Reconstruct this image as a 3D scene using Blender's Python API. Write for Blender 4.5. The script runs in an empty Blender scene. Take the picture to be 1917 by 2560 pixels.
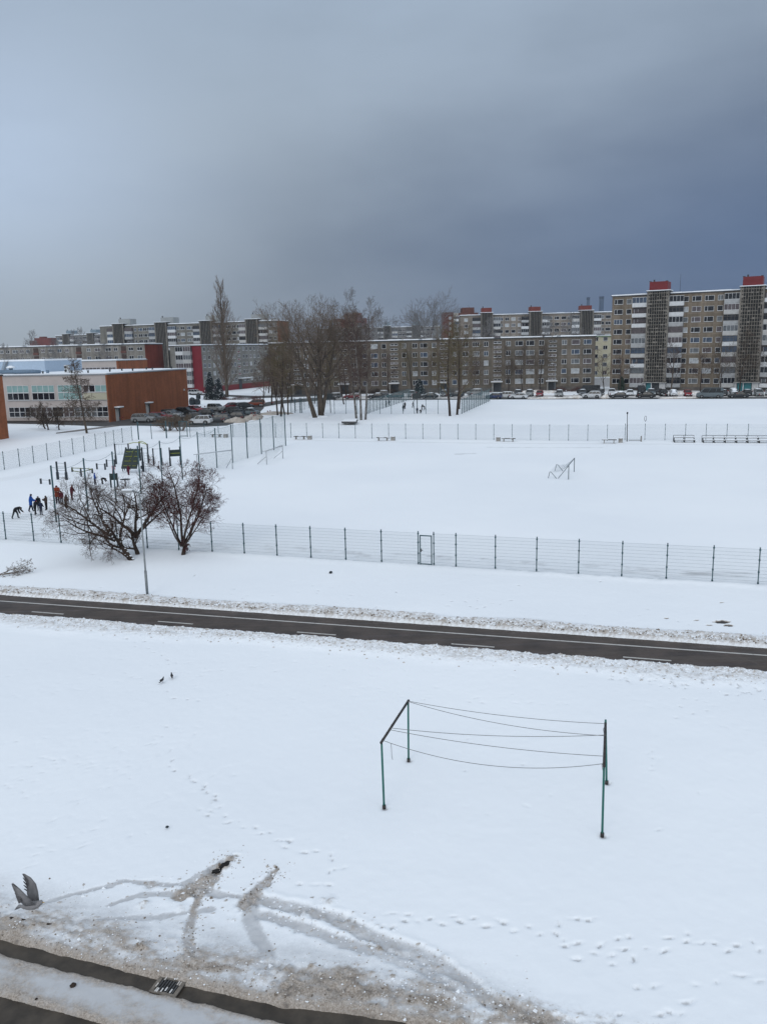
import bpy, bmesh, math, random
import numpy as np
from mathutils import Vector, Matrix

scene = bpy.context.scene
COL = scene.collection
R = math.radians

# ------------------------------------------------------------------ camera
cam_d = bpy.data.cameras.new("camera")
cam = bpy.data.objects.new("camera", cam_d)
COL.objects.link(cam)
scene.camera = cam
PITCH, ROLL = R(11.26), R(1.26)
_f = Vector((0, math.cos(PITCH), -math.sin(PITCH)))
_r = Vector((1, 0, 0))
_u = Vector((0, math.sin(PITCH), math.cos(PITCH)))
_a = _r * math.cos(ROLL) - _u * math.sin(ROLL)
_b = _r * math.sin(ROLL) + _u * math.cos(ROLL)
cam.matrix_world = Matrix(((_a.x, _b.x, -_f.x, 0), (_a.y, _b.y, -_f.y, 0), (_a.z, _b.z, -_f.z, 13.0), (0, 0, 0, 1)))
cam_d.sensor_fit = 'VERTICAL'
cam_d.sensor_height = 24.0
cam_d.lens = 2050 / 2560 * 24.0
cam_d.clip_start = 0.1
cam_d.clip_end = 8000

# ------------------------------------------------------------------ sky, sun, exposure
SUN_EL, SUN_AZ = R(32), R(205)      # hidden behind the cloud, behind and to the left of the viewer
world = bpy.data.worlds.new("World")
scene.world = world
world.use_nodes = True
nt = world.node_tree
nt.nodes.clear()


def N(tree, kind, **kw):
    n = tree.nodes.new(kind)
    for k, v in kw.items():
        setattr(n, k, v)
    return n


def mth(tree, op, a, b=None, c=None, clamp=False):
    n = tree.nodes.new('ShaderNodeMath')
    n.operation = op
    n.use_clamp = clamp
    for i, x in enumerate((a, b, c)):
        if x is None:
            continue
        if isinstance(x, (int, float)):
            n.inputs[i].default_value = x
        else:
            tree.links.new(x, n.inputs[i])
    return n.outputs[0]


def mixc(tree, fac, a, b):
    n = tree.nodes.new('ShaderNodeMix')
    n.data_type = 'RGBA'
    for s, x in ((n.inputs[0], fac), (n.inputs[6], a), (n.inputs[7], b)):
        if isinstance(x, (int, float)):
            s.default_value = x
        elif isinstance(x, tuple):
            s.default_value = x if len(x) == 4 else x + (1,)
        else:
            tree.links.new(x, s)
    return n.outputs[2]


def ramp(tree, x, lo, hi, t0=0.0, t1=1.0, smooth=True):
    n = tree.nodes.new('ShaderNodeMapRange')
    n.interpolation_type = 'SMOOTHSTEP' if smooth else 'LINEAR'
    n.inputs[1].default_value, n.inputs[2].default_value = lo, hi
    n.inputs[3].default_value, n.inputs[4].default_value = t0, t1
    tree.links.new(x, n.inputs[0])
    return n.outputs[0]


def srgb(r, g, b):
    def f(c):
        c /= 255.0
        return c / 12.92 if c <= 0.04045 else ((c + 0.055) / 1.055) ** 2.4
    return (f(r), f(g), f(b))


tc = N(nt, 'ShaderNodeTexCoord')
sep = N(nt, 'ShaderNodeSeparateXYZ')
nt.links.new(tc.outputs['Generated'], sep.inputs[0])
X, Y, Z = sep.outputs
az = mth(nt, 'ARCTAN2', X, Y)                   # 0 ahead, + to the right
el = mth(nt, 'ARCSINE', Z)
mapn = N(nt, 'ShaderNodeMapping')
mapn.inputs['Scale'].default_value = (1.6, 1.6, 4.2)
mapn.inputs['Rotation'].default_value = (0.0, 0.22, 0.0)
nt.links.new(tc.outputs['Generated'], mapn.inputs[0])
noi = N(nt, 'ShaderNodeTexNoise')
noi.inputs['Scale'].default_value = 1.5
noi.inputs['Detail'].default_value = 5
noi.inputs['Roughness'].default_value = 0.5
nt.links.new(mapn.outputs[0], noi.inputs['Vector'])
nz = mth(nt, 'SUBTRACT', noi.outputs[0], 0.5)
# one dark snow cloud low on the right, a thin bright patch on the left
da = mth(nt, 'MULTIPLY', mth(nt, 'SUBTRACT', az, 0.50), 1.0)
de = mth(nt, 'MULTIPLY', mth(nt, 'SUBTRACT', el, 0.05), 2.75)
dd = mth(nt, 'SQRT', mth(nt, 'ADD', mth(nt, 'MULTIPLY', da, da), mth(nt, 'MULTIPLY', de, de)))
dd = mth(nt, 'ADD', dd, mth(nt, 'MULTIPLY', nz, 0.34))
dark = ramp(nt, dd, 0.0, 1.0, 1.0, 0.0)
la = mth(nt, 'MULTIPLY', mth(nt, 'ADD', az, 0.46), 1.3)
le = mth(nt, 'MULTIPLY', mth(nt, 'SUBTRACT', el, 0.20), 2.2)
ld = mth(nt, 'SQRT', mth(nt, 'ADD', mth(nt, 'MULTIPLY', la, la), mth(nt, 'MULTIPLY', le, le)))
ld = mth(nt, 'ADD', ld, mth(nt, 'MULTIPLY', nz, 0.35))
lite = ramp(nt, ld, 0.0, 0.52, 0.85, 0.0)
base = mixc(nt, ramp(nt, el, 0.0, 0.5), srgb(163, 174, 184), srgb(166, 184, 205))
c1 = mixc(nt, dark, base, srgb(70, 95, 135))
c2 = mixc(nt, lite, c1, srgb(194, 213, 238))
strk = ramp(nt, noi.outputs[0], 0.28, 0.72, 0.90, 1.09)
vm = N(nt, 'ShaderNodeVectorMath', operation='SCALE')
nt.links.new(c2, vm.inputs[0])
nt.links.new(strk, vm.inputs['Scale'])
# brighter cloud deck overhead and behind the viewer
up = ramp(nt, el, 0.62, 1.25)
back = ramp(nt, Y, 0.35, -0.6, 0.0, 1.0)
hi = mth(nt, 'MAXIMUM', up, mth(nt, 'MULTIPLY', back, ramp(nt, el, -0.05, 0.25)))
c3 = mixc(nt, hi, vm.outputs[0], (1.04, 1.135, 1.24))
bg = N(nt, 'ShaderNodeBackground')
nt.links.new(c3, bg.inputs['Color'])
bg.inputs['Strength'].default_value = 0.96
sky = N(nt, 'ShaderNodeTexSky', sky_type='NISHITA')
sky.sun_disc = False
sky.sun_elevation = SUN_EL
sky.sun_rotation = SUN_AZ
bg2 = N(nt, 'ShaderNodeBackground')
bg2.inputs['Strength'].default_value = 0.05
nt.links.new(sky.outputs[0], bg2.inputs['Color'])
mixs = N(nt, 'ShaderNodeMixShader')
mixs.inputs[0].default_value = 0.06
nt.links.new(bg.outputs[0], mixs.inputs[1])
nt.links.new(bg2.outputs[0], mixs.inputs[2])
wout = N(nt, 'ShaderNodeOutputWorld')
nt.links.new(mixs.outputs[0], wout.inputs[0])

sun_d = bpy.data.lights.new("sun", 'SUN')
sun_d.energy = 0.6
sun_d.angle = R(25)
sun_d.color = (1.0, 0.965, 0.92)
sun = bpy.data.objects.new("sun", sun_d)
COL.objects.link(sun)
sun.rotation_euler = (R(90) - SUN_EL, 0, -SUN_AZ + math.pi)
sun.location = (-40, -60, 80)

scene.view_settings.view_transform = 'Standard'
scene.view_settings.look = 'None'
scene.view_settings.gamma = 1
scene.view_settings.exposure = 0.0
scene.cycles.max_bounces = 6
scene.cycles.diffuse_bounces = 3
scene.cycles.glossy_bounces = 2
scene.cycles.transparent_max_bounces = 6

# ------------------------------------------------------------------ helpers
MATS = {}


def mat(name, col, rough=0.75, var=0.0, scale=3.0, metal=0.0, bump=0.0, spec=0.4, col2=None, thr=(0.4, 0.6), coat=0.0):
    """Principled material whose colour is broken up by object-space noise."""
    if name in MATS:
        return MATS[name]
    m = bpy.data.materials.new(name)
    m.use_nodes = True
    t = m.node_tree
    p = t.nodes['Principled BSDF']
    p.inputs['Base Color'].default_value = col + (1,)
    p.inputs['Roughness'].default_value = rough
    p.inputs['Metallic'].default_value = metal
    p.inputs['Specular IOR Level'].default_value = spec
    p.inputs['Coat Weight'].default_value = coat
    if var > 0 or bump > 0 or col2:
        c = N(t, 'ShaderNodeTexCoord')
        n = N(t, 'ShaderNodeTexNoise')
        n.inputs['Scale'].default_value = scale
        n.inputs['Detail'].default_value = 6
        n.inputs['Roughness'].default_value = 0.65
        t.links.new(c.outputs['Object'], n.inputs['Vector'])
        if col2:
            f = ramp(t, n.outputs[0], thr[0], thr[1])
            t.links.new(mixc(t, f, col, col2), p.inputs['Base Color'])
        elif var > 0:
            lo = tuple(x * (1 - var) for x in col)
            hi_ = tuple(min(1, x * (1 + var)) for x in col)
            f = ramp(t, n.outputs[0], 0.3, 0.7)
            t.links.new(mixc(t, f, lo, hi_), p.inputs['Base Color'])
        if bump > 0:
            b = N(t, 'ShaderNodeBump')
            b.inputs['Strength'].default_value = bump
            b.inputs['Distance'].default_value = 0.05
            t.links.new(n.outputs[0], b.inputs['Height'])
            t.links.new(b.outputs[0], p.inputs['Normal'])
    MATS[name] = m
    return m


def panel_mat(name, col, seam, pw, ph, z0=0.0, var=0.16, mortar=0.02, off=0.0, x0=0.0, streak=0.25):
    """Wall of prefabricated panels or bricks: joints from a Brick Texture in object space, plus stains and streaks."""
    if name in MATS:
        return MATS[name]
    m = bpy.data.materials.new(name)
    m.use_nodes = True
    t = m.node_tree
    p = t.nodes['Principled BSDF']
    p.inputs['Roughness'].default_value = 0.88
    p.inputs['Specular IOR Level'].default_value = 0.2
    c = N(t, 'ShaderNodeTexCoord')
    s = N(t, 'ShaderNodeSeparateXYZ')
    t.links.new(c.outputs['Object'], s.inputs[0])
    h = mth(t, 'ADD', mth(t, 'ADD', s.outputs[0], s.outputs[1]), -x0)
    v = mth(t, 'ADD', s.outputs[2], -z0)
    cb = N(t, 'ShaderNodeCombineXYZ')
    t.links.new(h, cb.inputs[0])
    t.links.new(v, cb.inputs[1])
    b = N(t, 'ShaderNodeTexBrick')
    b.offset = off
    b.inputs['Scale'].default_value = 1.0
    b.inputs['Brick Width'].default_value = pw
    b.inputs['Row Height'].default_value = ph
    b.inputs['Mortar Size'].default_value = mortar
    b.inputs['Mortar Smooth'].default_value = 0.3
    b.inputs['Bias'].default_value = 0.0
    b.inputs['Color1'].default_value = tuple(x * (1 - var * .6) for x in col) + (1,)
    b.inputs['Color2'].default_value = tuple(min(1, x * (1 + var * .6)) for x in col) + (1,)
    b.inputs['Mortar'].default_value = seam + (1,)
    t.links.new(cb.outputs[0], b.inputs['Vector'])
    n = N(t, 'ShaderNodeTexNoise')
    n.inputs['Scale'].default_value = 0.22
    n.inputs['Detail'].default_value = 8
    n.inputs['Roughness'].default_value = 0.7
    t.links.new(c.outputs['Object'], n.inputs['Vector'])
    mp = N(t, 'ShaderNodeMapping')
    mp.inputs['Scale'].default_value = (1.3, 1.3, 0.08)
    t.links.new(c.outputs['Object'], mp.inputs[0])
    n2 = N(t, 'ShaderNodeTexNoise')
    n2.inputs['Scale'].default_value = 1.0
    n2.inputs['Detail'].default_value = 4
    t.links.new(mp.outputs[0], n2.inputs['Vector'])
    k = mth(t, 'MULTIPLY', ramp(t, n.outputs[0], 0.3, 0.7, 1 - var, 1 + var), ramp(t, n2.outputs[0], 0.35, 0.75, 1.0 + streak * .3, 1 - streak))
    vm_ = N(t, 'ShaderNodeVectorMath', operation='SCALE')
    t.links.new(b.outputs[0], vm_.inputs[0])
    t.links.new(k, vm_.inputs['Scale'])
    t.links.new(vm_.outputs[0], p.inputs['Base Color'])
    MATS[name] = m
    return m


class MB:
    """Collects faces with material indices; mesh() makes ONE mesh datablock."""
    def __init__(self):
        self.v, self.f, self.m, self.s = [], [], [], []

    def add(self, vs, fs, m=0, smooth=False):
        o = len(self.v)
        self.v += [tuple(p) for p in vs]
        for q in fs:
            self.f.append(tuple(i + o for i in q))
            self.m.append(m)
            self.s.append(smooth)
        return self

    def box(self, x0, x1, y0, y1, z0, z1, m=0):
        return self.add([(x0, y0, z0), (x1, y0, z0), (x1, y1, z0), (x0, y1, z0), (x0, y0, z1), (x1, y0, z1), (x1, y1, z1), (x0, y1, z1)],
                        [(0, 3, 2, 1), (4, 5, 6, 7), (0, 1, 5, 4), (1, 2, 6, 5), (2, 3, 7, 6), (3, 0, 4, 7)], m)

    def frustum(self, b, z0, t, z1, m=0):
        (x0, x1, y0, y1), (a0, a1, c0, c1) = b, t
        return self.add([(x0, y0, z0), (x1, y0, z0), (x1, y1, z0), (x0, y1, z0), (a0, c0, z1), (a1, c0, z1), (a1, c1, z1), (a0, c1, z1)],
                        [(0, 3, 2, 1), (4, 5, 6, 7), (0, 1, 5, 4), (1, 2, 6, 5), (2, 3, 7, 6), (3, 0, 4, 7)], m)

    def tube(self, pts, rad, n=6, m=0, cap=True, smooth=True):
        pts = [Vector(p) for p in pts]
        if isinstance(rad, (int, float)):
            rad = [rad] * len(pts)
        vs, fs = [], []
        ref = None
        for i, p in enumerate(pts):
            d = (pts[min(i + 1, len(pts) - 1)] - pts[max(i - 1, 0)])
            if d.length < 1e-9:
                d = Vector((0, 0, 1))
            d.normalize()
            if ref is None:
                ref = d.orthogonal().normalized()
            a = (ref - d * ref.dot(d))
            if a.length < 1e-6:
                a = d.orthogonal()
            a.normalize()
            ref = a
            b = d.cross(a)
            for k in range(n):
                t = 2 * math.pi * k / n
                q = p + (a * math.cos(t) + b * math.sin(t)) * rad[i]
                vs.append((q.x, q.y, q.z))
        for i in range(len(pts) - 1):
            for k in range(n):
                fs.append((i * n + k, i * n + (k + 1) % n, (i + 1) * n + (k + 1) % n, (i + 1) * n + k))
        if cap:
            fs.append(tuple(range(n - 1, -1, -1)))
            fs.append(tuple((len(pts) - 1) * n + k for k in range(n)))
        return self.add(vs, fs, m, smooth)

    def bar(self, a, b, r, n=6, m=0):
        return self.tube([a, b], r, n, m)

    def prism(self, pts, z0, z1, m=0):
        n = len(pts)
        return self.add([(x, y, z0) for x, y in pts] + [(x, y, z1) for x, y in pts],
                        [tuple(range(n - 1, -1, -1)), tuple(range(n, 2 * n))] + [(i, (i + 1) % n, n + (i + 1) % n, n + i) for i in range(n)], m)

    def ball(self, c, rx, ry, rz, m=0, nu=10, nv=6, rough=0.0, rng=None):
        vs, fs = [], []
        for j in range(nv + 1):
            ph = math.pi * j / nv - math.pi / 2
            for i in range(nu):
                th = 2 * math.pi * i / nu
                k = 1 + (rng.uniform(-rough, rough) if rng else 0)
                vs.append((c[0] + rx * k * math.cos(ph) * math.cos(th), c[1] + ry * k * math.cos(ph) * math.sin(th), c[2] + rz * k * math.sin(ph)))
        for j in range(nv):
            for i in range(nu):
                fs.append((j * nu + i, j * nu + (i + 1) % nu, (j + 1) * nu + (i + 1) % nu, (j + 1) * nu + i))
        return self.add(vs, fs, m, True)

    def mesh(self, name, mats):
        me = bpy.data.meshes.new(name)
        me.from_pydata(self.v, [], self.f)
        for m in (mats if isinstance(mats, (list, tuple)) else [mats]):
            me.materials.append(m)
        me.polygons.foreach_set('material_index', self.m)
        me.polygons.foreach_set('use_smooth', self.s)
        me.update()
        return me


def link(name, me, parent=None, loc=(0, 0, 0), rot=(0, 0, 0)):
    o = bpy.data.objects.new(name, me)
    COL.objects.link(o)
    o.location = loc
    o.rotation_euler = rot
    if parent is not None:
        o.parent = parent
    return o


def tag(o, label=None, cat=None, group=None, kind=None):
    if label:
        o['label'] = label
    if cat:
        o['category'] = cat
    if group:
        o['group'] = group
    if kind:
        o['kind'] = kind
    return o


def thing(name, label, cat, loc=(0, 0, 0), rz=0.0, group=None):
    o = bpy.data.objects.new(name, None)
    o.empty_display_size = 0.3
    COL.objects.link(o)
    o.location = loc
    o.rotation_euler = (0, 0, rz)
    return tag(o, label, cat, group)


def paint(o, m, slot=0):
    """material of this one object, its mesh data staying shared"""
    o.material_slots[slot].link = 'OBJECT'
    o.material_slots[slot].material = m
    return o


# ------------------------------------------------------------------ common materials
SNOW = mat('snow', (0.80, 0.83, 0.87), 0.7, 0.04, 2.0, bump=0.12, spec=0.3)
SNOW_DIRTY = mat('dirty_snow', (0.50, 0.45, 0.40), 0.8, col2=(0.72, 0.72, 0.72), scale=1.6, thr=(0.35, 0.65), bump=0.5)
DARK = mat('dark_metal', (0.028, 0.034, 0.036), 0.55, 0.2)
GREENSTEEL = mat('green_steel', (0.018, 0.05, 0.055), 0.5, 0.25, 6)
POST_GREEN = mat('post_green', (0.030, 0.072, 0.085), 0.5, 0.2, 8)
WIRE = mat('fence_wire', (0.13, 0.18, 0.19), 0.5)
WHITE_PAINT = mat('white_paint', (0.52, 0.54, 0.56), 0.5, 0.08, 4)
PVC = mat('white_frame', (0.58, 0.59, 0.60), 0.45)
CONCRETE = mat('concrete', (0.26, 0.25, 0.235), 0.9, 0.25, 1.5)
ASPHALT = mat('asphalt', (0.052, 0.05, 0.05), 0.75, 0.35, 1.2, bump=0.3)
RUBBER = mat('rubber', (0.016, 0.016, 0.017), 0.8)
GLASS = mat('window_glass', (0.010, 0.012, 0.017), 0.07, 0.4, 0.4, spec=0.4)
GLASS_B = mat('window_glass_blue', (0.045, 0.065, 0.10), 0.08, 0.4, 0.5, spec=0.5)
CURT_W = mat('window_white_curtain', (0.34, 0.36, 0.38), 0.35, 0.3, 1.6)
CURT_G = mat('window_grey_curtain', (0.10, 0.11, 0.12), 0.3, 0.35, 1.6)
CURT_D = mat('window_brown_curtain', (0.075, 0.06, 0.065), 0.3, 0.35, 1.6)
GLASSES = [GLASS, GLASS, GLASS, GLASS, GLASS_B, CURT_G, CURT_W, CURT_D]

# ================================================================== GROUND
def _hash(ix, iy, seed):
    h = (ix.astype(np.int64) * 374761393 + iy.astype(np.int64) * 668265263 + seed * 1442695041) & 0x7fffffff
    h = ((h ^ (h >> 13)) * 1274126177) & 0x7fffffff
    return ((h ^ (h >> 16)) & 0xffff) / 65535.0


def vnoise(x, y, s, seed):
    x, y = x / s, y / s
    ix, iy = np.floor(x), np.floor(y)
    fx, fy = x - ix, y - iy
    fx, fy = fx * fx * (3 - 2 * fx), fy * fy * (3 - 2 * fy)
    a, b = _hash(ix, iy, seed), _hash(ix + 1, iy, seed)
    c, d = _hash(ix, iy + 1, seed), _hash(ix + 1, iy + 1, seed)
    return (a * (1 - fx) + b * fx) * (1 - fy) + (c * (1 - fx) + d * fx) * fy


def fbm(x, y, s, seed, oct=4, gain=0.5):
    t, a, n = 0, 1.0, 0
    for i in range(oct):
        t = t + a * vnoise(x, y, s / 2 ** i, seed + i * 17)
        n += a
        a *= gain
    return t / n


def sstep(x, a, b):
    t = np.clip((x - a) / (b - a), 0, 1)
    return t * t * (3 - 2 * t)


def bumpf(d, w):
    return np.exp(-(d / w) ** 2)


def poly_dist(px, py, pts):
    """distance to a polyline, signed side, and arc length"""
    best = np.full(px.shape, 1e9)
    side = np.zeros(px.shape)
    arc = np.zeros(px.shape)
    L0 = 0.0
    for (x0, y0), (x1, y1) in zip(pts[:-1], pts[1:]):
        dx, dy = x1 - x0, y1 - y0
        ll = dx * dx + dy * dy
        t = np.clip(((px - x0) * dx + (py - y0) * dy) / ll, 0, 1)
        ex, ey = px - x0 - t * dx, py - y0 - t * dy
        d = np.sqrt(ex * ex + ey * ey)
        k = d < best
        best = np.where(k, d, best)
        side = np.where(k, np.sign(dx * ey - dy * ex), side)
        arc = np.where(k, L0 + t * math.sqrt(ll), arc)
        L0 += math.sqrt(ll)
    return best, side, arc


def smooth_line(pts, n=6):
    out = []
    P = [pts[0]] + list(pts) + [pts[-1]]
    for i in range(1, len(P) - 2):
        p0, p1, p2, p3 = (np.array(P[i - 1]), np.array(P[i]), np.array(P[i + 1]), np.array(P[i + 2]))
        for k in range(n):
            t = k / n
            q = 0.5 * (2 * p1 + (p2 - p0) * t + (2 * p0 - 5 * p1 + 4 * p2 - p3) * t * t + (3 * p1 - p0 - 3 * p2 + p3) * t ** 3)
            out.append((float(q[0]), float(q[1])))
    out.append(tuple(pts[-1]))
    return out


def grow_axis(start, stop, step, ratio, cap=400):
    out, x = [], start
    sgn = 1 if stop > start else -1
    while (stop - x) * sgn > 0:
        step = min(step * ratio, cap)
        x += sgn * step
        out.append(x)
    return out


xs = np.arange(-15.0, 15.0, 0.055)
xs = np.concatenate([np.array(grow_axis(-15.0, -3500, 0.055, 1.035)[::-1]), xs, np.array(grow_axis(15.0, 3500, 0.055, 1.035))])
ys = np.concatenate([np.array(grow_axis(12.5, -400, 0.2, 1.2)[::-1]), np.arange(12.5, 21, 0.048), np.arange(21, 46, 0.072), np.arange(46, 125, 0.42),
                     np.array([125.0] + grow_axis(125.0, 5000, 0.42, 1.06))])
GX, GY = np.meshgrid(xs, ys)
dist = np.sqrt(GX ** 2 + GY ** 2)
near = 1 - sstep(dist, 60, 130)
Hh = near * (0.10 * (fbm(GX, GY, 9.0, 3, 3) - 0.5) + 0.035 * (fbm(GX, GY, 1.6, 9, 3) - 0.5) + 0.012 * (fbm(GX, GY, 0.22, 21, 2) - 0.5))
DIRT = np.zeros(GX.shape)      # brown slush in the snow
TRAM_SHADE = np.zeros(GX.shape)      # pressed, greyer snow, plus shade painted into the footprint hollows
n1 = fbm(GX, GY, 0.55, 31, 4, 0.6)
n2 = fbm(GX, GY, 0.16, 41, 3, 0.6)
n3 = fbm(GX, GY, 3.5, 51, 3)

# --- ridges ploughed off the cycle path
yfar = 38.12 - 0.281 * GX + 0.10 * (n1 - .5)
ynear = 35.02 - 0.278 * GX + 0.12 * (n1 - .5)
dfar, dnear = GY - yfar, ynear - GY
wf = 1.0 + 0.55 * n3
wn = 1.25 + 1.2 * (n3 - .25)
ridge = sstep(dfar, -0.05, 0.06) * (1 - sstep(dfar, wf * .75, wf * 1.35))
Hh += ridge * (0.14 + 0.12 * (n1 - .35) + 0.15 * (n2 - .5))
DIRT = np.maximum(DIRT, ridge * np.clip(0.41 + 0.30 * (n1 - .5) + 0.45 * (n2 - .5) + .10 * (1 - sstep(dfar, 0, .5)), 0, .72))
ridge = sstep(dnear, -0.05, 0.06) * (1 - sstep(dnear, wn * .55, wn * 1.4))
Hh += ridge * (0.10 + 0.14 * (n1 - .45) + 0.09 * (n2 - .5))
DIRT = np.maximum(DIRT, ridge * np.clip(0.33 + 0.3 * (n1 - .5) + 0.45 * (n2 - .5), 0, 0.6))
TRAM_SHADE = np.maximum(TRAM_SHADE, ridge * 0.25)
inpath = sstep(-dfar + .05, 0, .16) * sstep(-dnear + .05, 0, .16)
Hh = Hh * (1 - inpath) - 0.14 * inpath
DIRT = np.maximum(DIRT, .42 * inpath)

# --- strip worn by walkers inside the near fence
dfn = GY - (49.08 - 0.322 * GX)
worn = bumpf(dfn - 2.1 - 1.0 * (n3 - .5), 1.0) + 0.5 * bumpf(dfn - 0.7, 0.4)
streak = fbm(GX * 0.35 + GY * 0.1, GY + 0.322 * GX, 0.45, 61, 3, .6)
TRAM_SHADE = np.maximum(TRAM_SHADE, near * worn * np.clip(0.25 + 1.7 * (streak - .5), 0, 0.85))
DIRT = np.maximum(DIRT, near * worn * np.clip(0.9 * (streak - .58), 0, 0.25))
Hh -= near * worn * 0.05 * (streak - .4)
# low drifts at the foot of the fence
Hh += near * 0.10 * bumpf(dfn + 0.25, 0.5) * (0.4 + n1)

# --- road at the lower left: gutter strip, slush between the wheel lines
gu = [(-30, 23.7), (-8.98, 16.54), (-6.78, 15.78), (-4.99, 15.19), (-2.32, 14.38), (-0.8, 14.17), (-0.03, 13.96), (3, 13.1), (30, 5.0)]
gl = [(-30, 22.9), (-8.74, 16.0), (-6.62, 15.33), (-5.03, 14.82), (-2.26, 13.93), (0, 13.2), (30, 3.6)]
du = GY - np.interp(GX, [p[0] for p in gu], [p[1] for p in gu]) + 0.16 * (n1 - .5)
dl = np.interp(GX, [p[0] for p in gl], [p[1] for p in gl]) - GY + 0.16 * (n1 - .5)
roadside = (1 - sstep(GX, 25, 40)) * (1 - sstep(-GX, 25, 40))
verge = sstep(du, 0, 0.14) * (1 - sstep(du, 0.45 + .5 * n3, 1.5 + .6 * n3)) * roadside
Hh += verge * (0.04 + 0.09 * (n1 - .35) + 0.10 * (n2 - .45))
rightish = sstep(GX, -6, -2.5)
nS = fbm(GX * .30 - GY * .1, du, .30, 71, 4, .65)
DIRT = np.maximum(DIRT, verge * np.clip(0.36 + .14 * rightish + 0.5 * (n1 - .5) + 0.5 * (n2 - .5) + 1.3 * (nS - .5), 0, .85))
TRAM_SHADE = np.maximum(TRAM_SHADE, (1 - sstep(du, .8, 3.0)) * sstep(du, 0, .2) * 0.62 * roadside * (.5 + n1) * sstep(-GX, -5, 0))
band2 = dl - 0.98 - 0.20 * (n1 - .5)
wetw = sstep(band2, 0, .12) * (1 - sstep(band2, 0.55, 0.75))
sl = sstep(dl, -.06, .10)
Hh = Hh * (1 - sl) + sl * (0.02 + 0.04 * (n1 - .4) + 0.03 * (n2 - .5) - 0.25 * wetw)
gut = sstep(-du, -.04, .12) * sstep(-dl, -.04, .12)
Hh = Hh * (1 - gut) - 0.17 * gut
DIRT = np.where(sl > .5, np.clip(0.32 + .2 * (n1 - .5) + .2 * (n2 - .5) + .9 * (fbm(GX * .3, dl + 7, .3, 75, 4, .6) - .5) + .25 * (1 - sstep(dl, 0, .3)) + .3 * bumpf(band2, .2), 0, 0.7), DIRT)
TRAM_SHADE = np.where(sl > .5, 0.95, TRAM_SHADE)
edge = np.maximum(bumpf(du, .34), bumpf(dl, .2))
DIRT = np.maximum(DIRT, np.clip(edge * (.50 + .5 * n1), 0, .85) * roadside)

# --- tyre tracks turned in the snow (hand-laid courses)
TR = {
    'A': ([(-4.11, 19.43), (-4.41, 18.94), (-4.81, 18.34), (-5.17, 17.89)], .34, .66, .07),
    'A2': ([(-4.45, 18.5), (-4.6, 18.1), (-4.73, 17.63), (-4.7, 16.91), (-4.6, 16.24), (-4.32, 15.56)], .15, .50, .03),
    'B': ([(-2.92, 18.85), (-3.26, 18.15), (-3.53, 17.53)], .30, .50, .06),
    'B2': ([(-3.38, 17.5), (-3.32, 17.1), (-3.19, 16.64), (-2.74, 15.82)], .26, .10, .025),
    'C': ([(-8.51, 17.57), (-7.89, 17.99), (-7.22, 18.22), (-6.71, 18.47), (-6.09, 18.38), (-5.31, 18.32), (-4.81, 18.74), (-4.38, 19.22)], .12, .12, .030),
    'D': ([(-6.8, 17.57), (-6.28, 17.87), (-5.47, 17.97), (-4.47, 17.93), (-3.64, 17.72)], .12, .05, .022),
    'E': ([(-5.31, 18.32), (-4.44, 18.0), (-3.61, 17.75)], .12, .05, .025),
    'F': ([(-3.3, 17.72), (-1.99, 17.21), (-1.24, 16.86), (-0.29, 16.19), (0.64, 15.68), (1.22, 15.15), (1.59, 14.77), (1.94, 14.35), (2.49, 13.99), (3.4, 13.6)], .25, .30, .075),
    'G': ([(-3.03, 17.11), (-2.22, 16.76), (-1.57, 16.42), (-0.85, 16.02), (-0.17, 15.76), (0.54, 15.34), (1.18, 14.67)], .20, .16, .06),
    'H': ([(-3.4, 15.6), (-2.37, 15.37), (-1.23, 15.06), (-0.41, 14.62)], .12, .16, .025),
    'I': ([(-0.25, 14.72), (0.19, 14.76), (0.77, 14.48), (1.1, 14.17)], .12, .18, .05),
    'J': ([(-7.4, 16.95), (-7.01, 16.99), (-6.04, 17.07), (-5.27, 17.16), (-4.31, 17.37)], .12, .08, .022),
}
iy0, iy1 = np.searchsorted(ys, 12.6), np.searchsorted(ys, 20.6)
ix0, ix1 = np.searchsorted(xs, -10.5), np.searchsorted(xs, 7)
sx, sy = GX[iy0:iy1, ix0:ix1], GY[iy0:iy1, ix0:ix1]
sn1, sn2 = n1[iy0:iy1, ix0:ix1], n2[iy0:iy1, ix0:ix1]
sdu = du[iy0:iy1, ix0:ix1]
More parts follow.
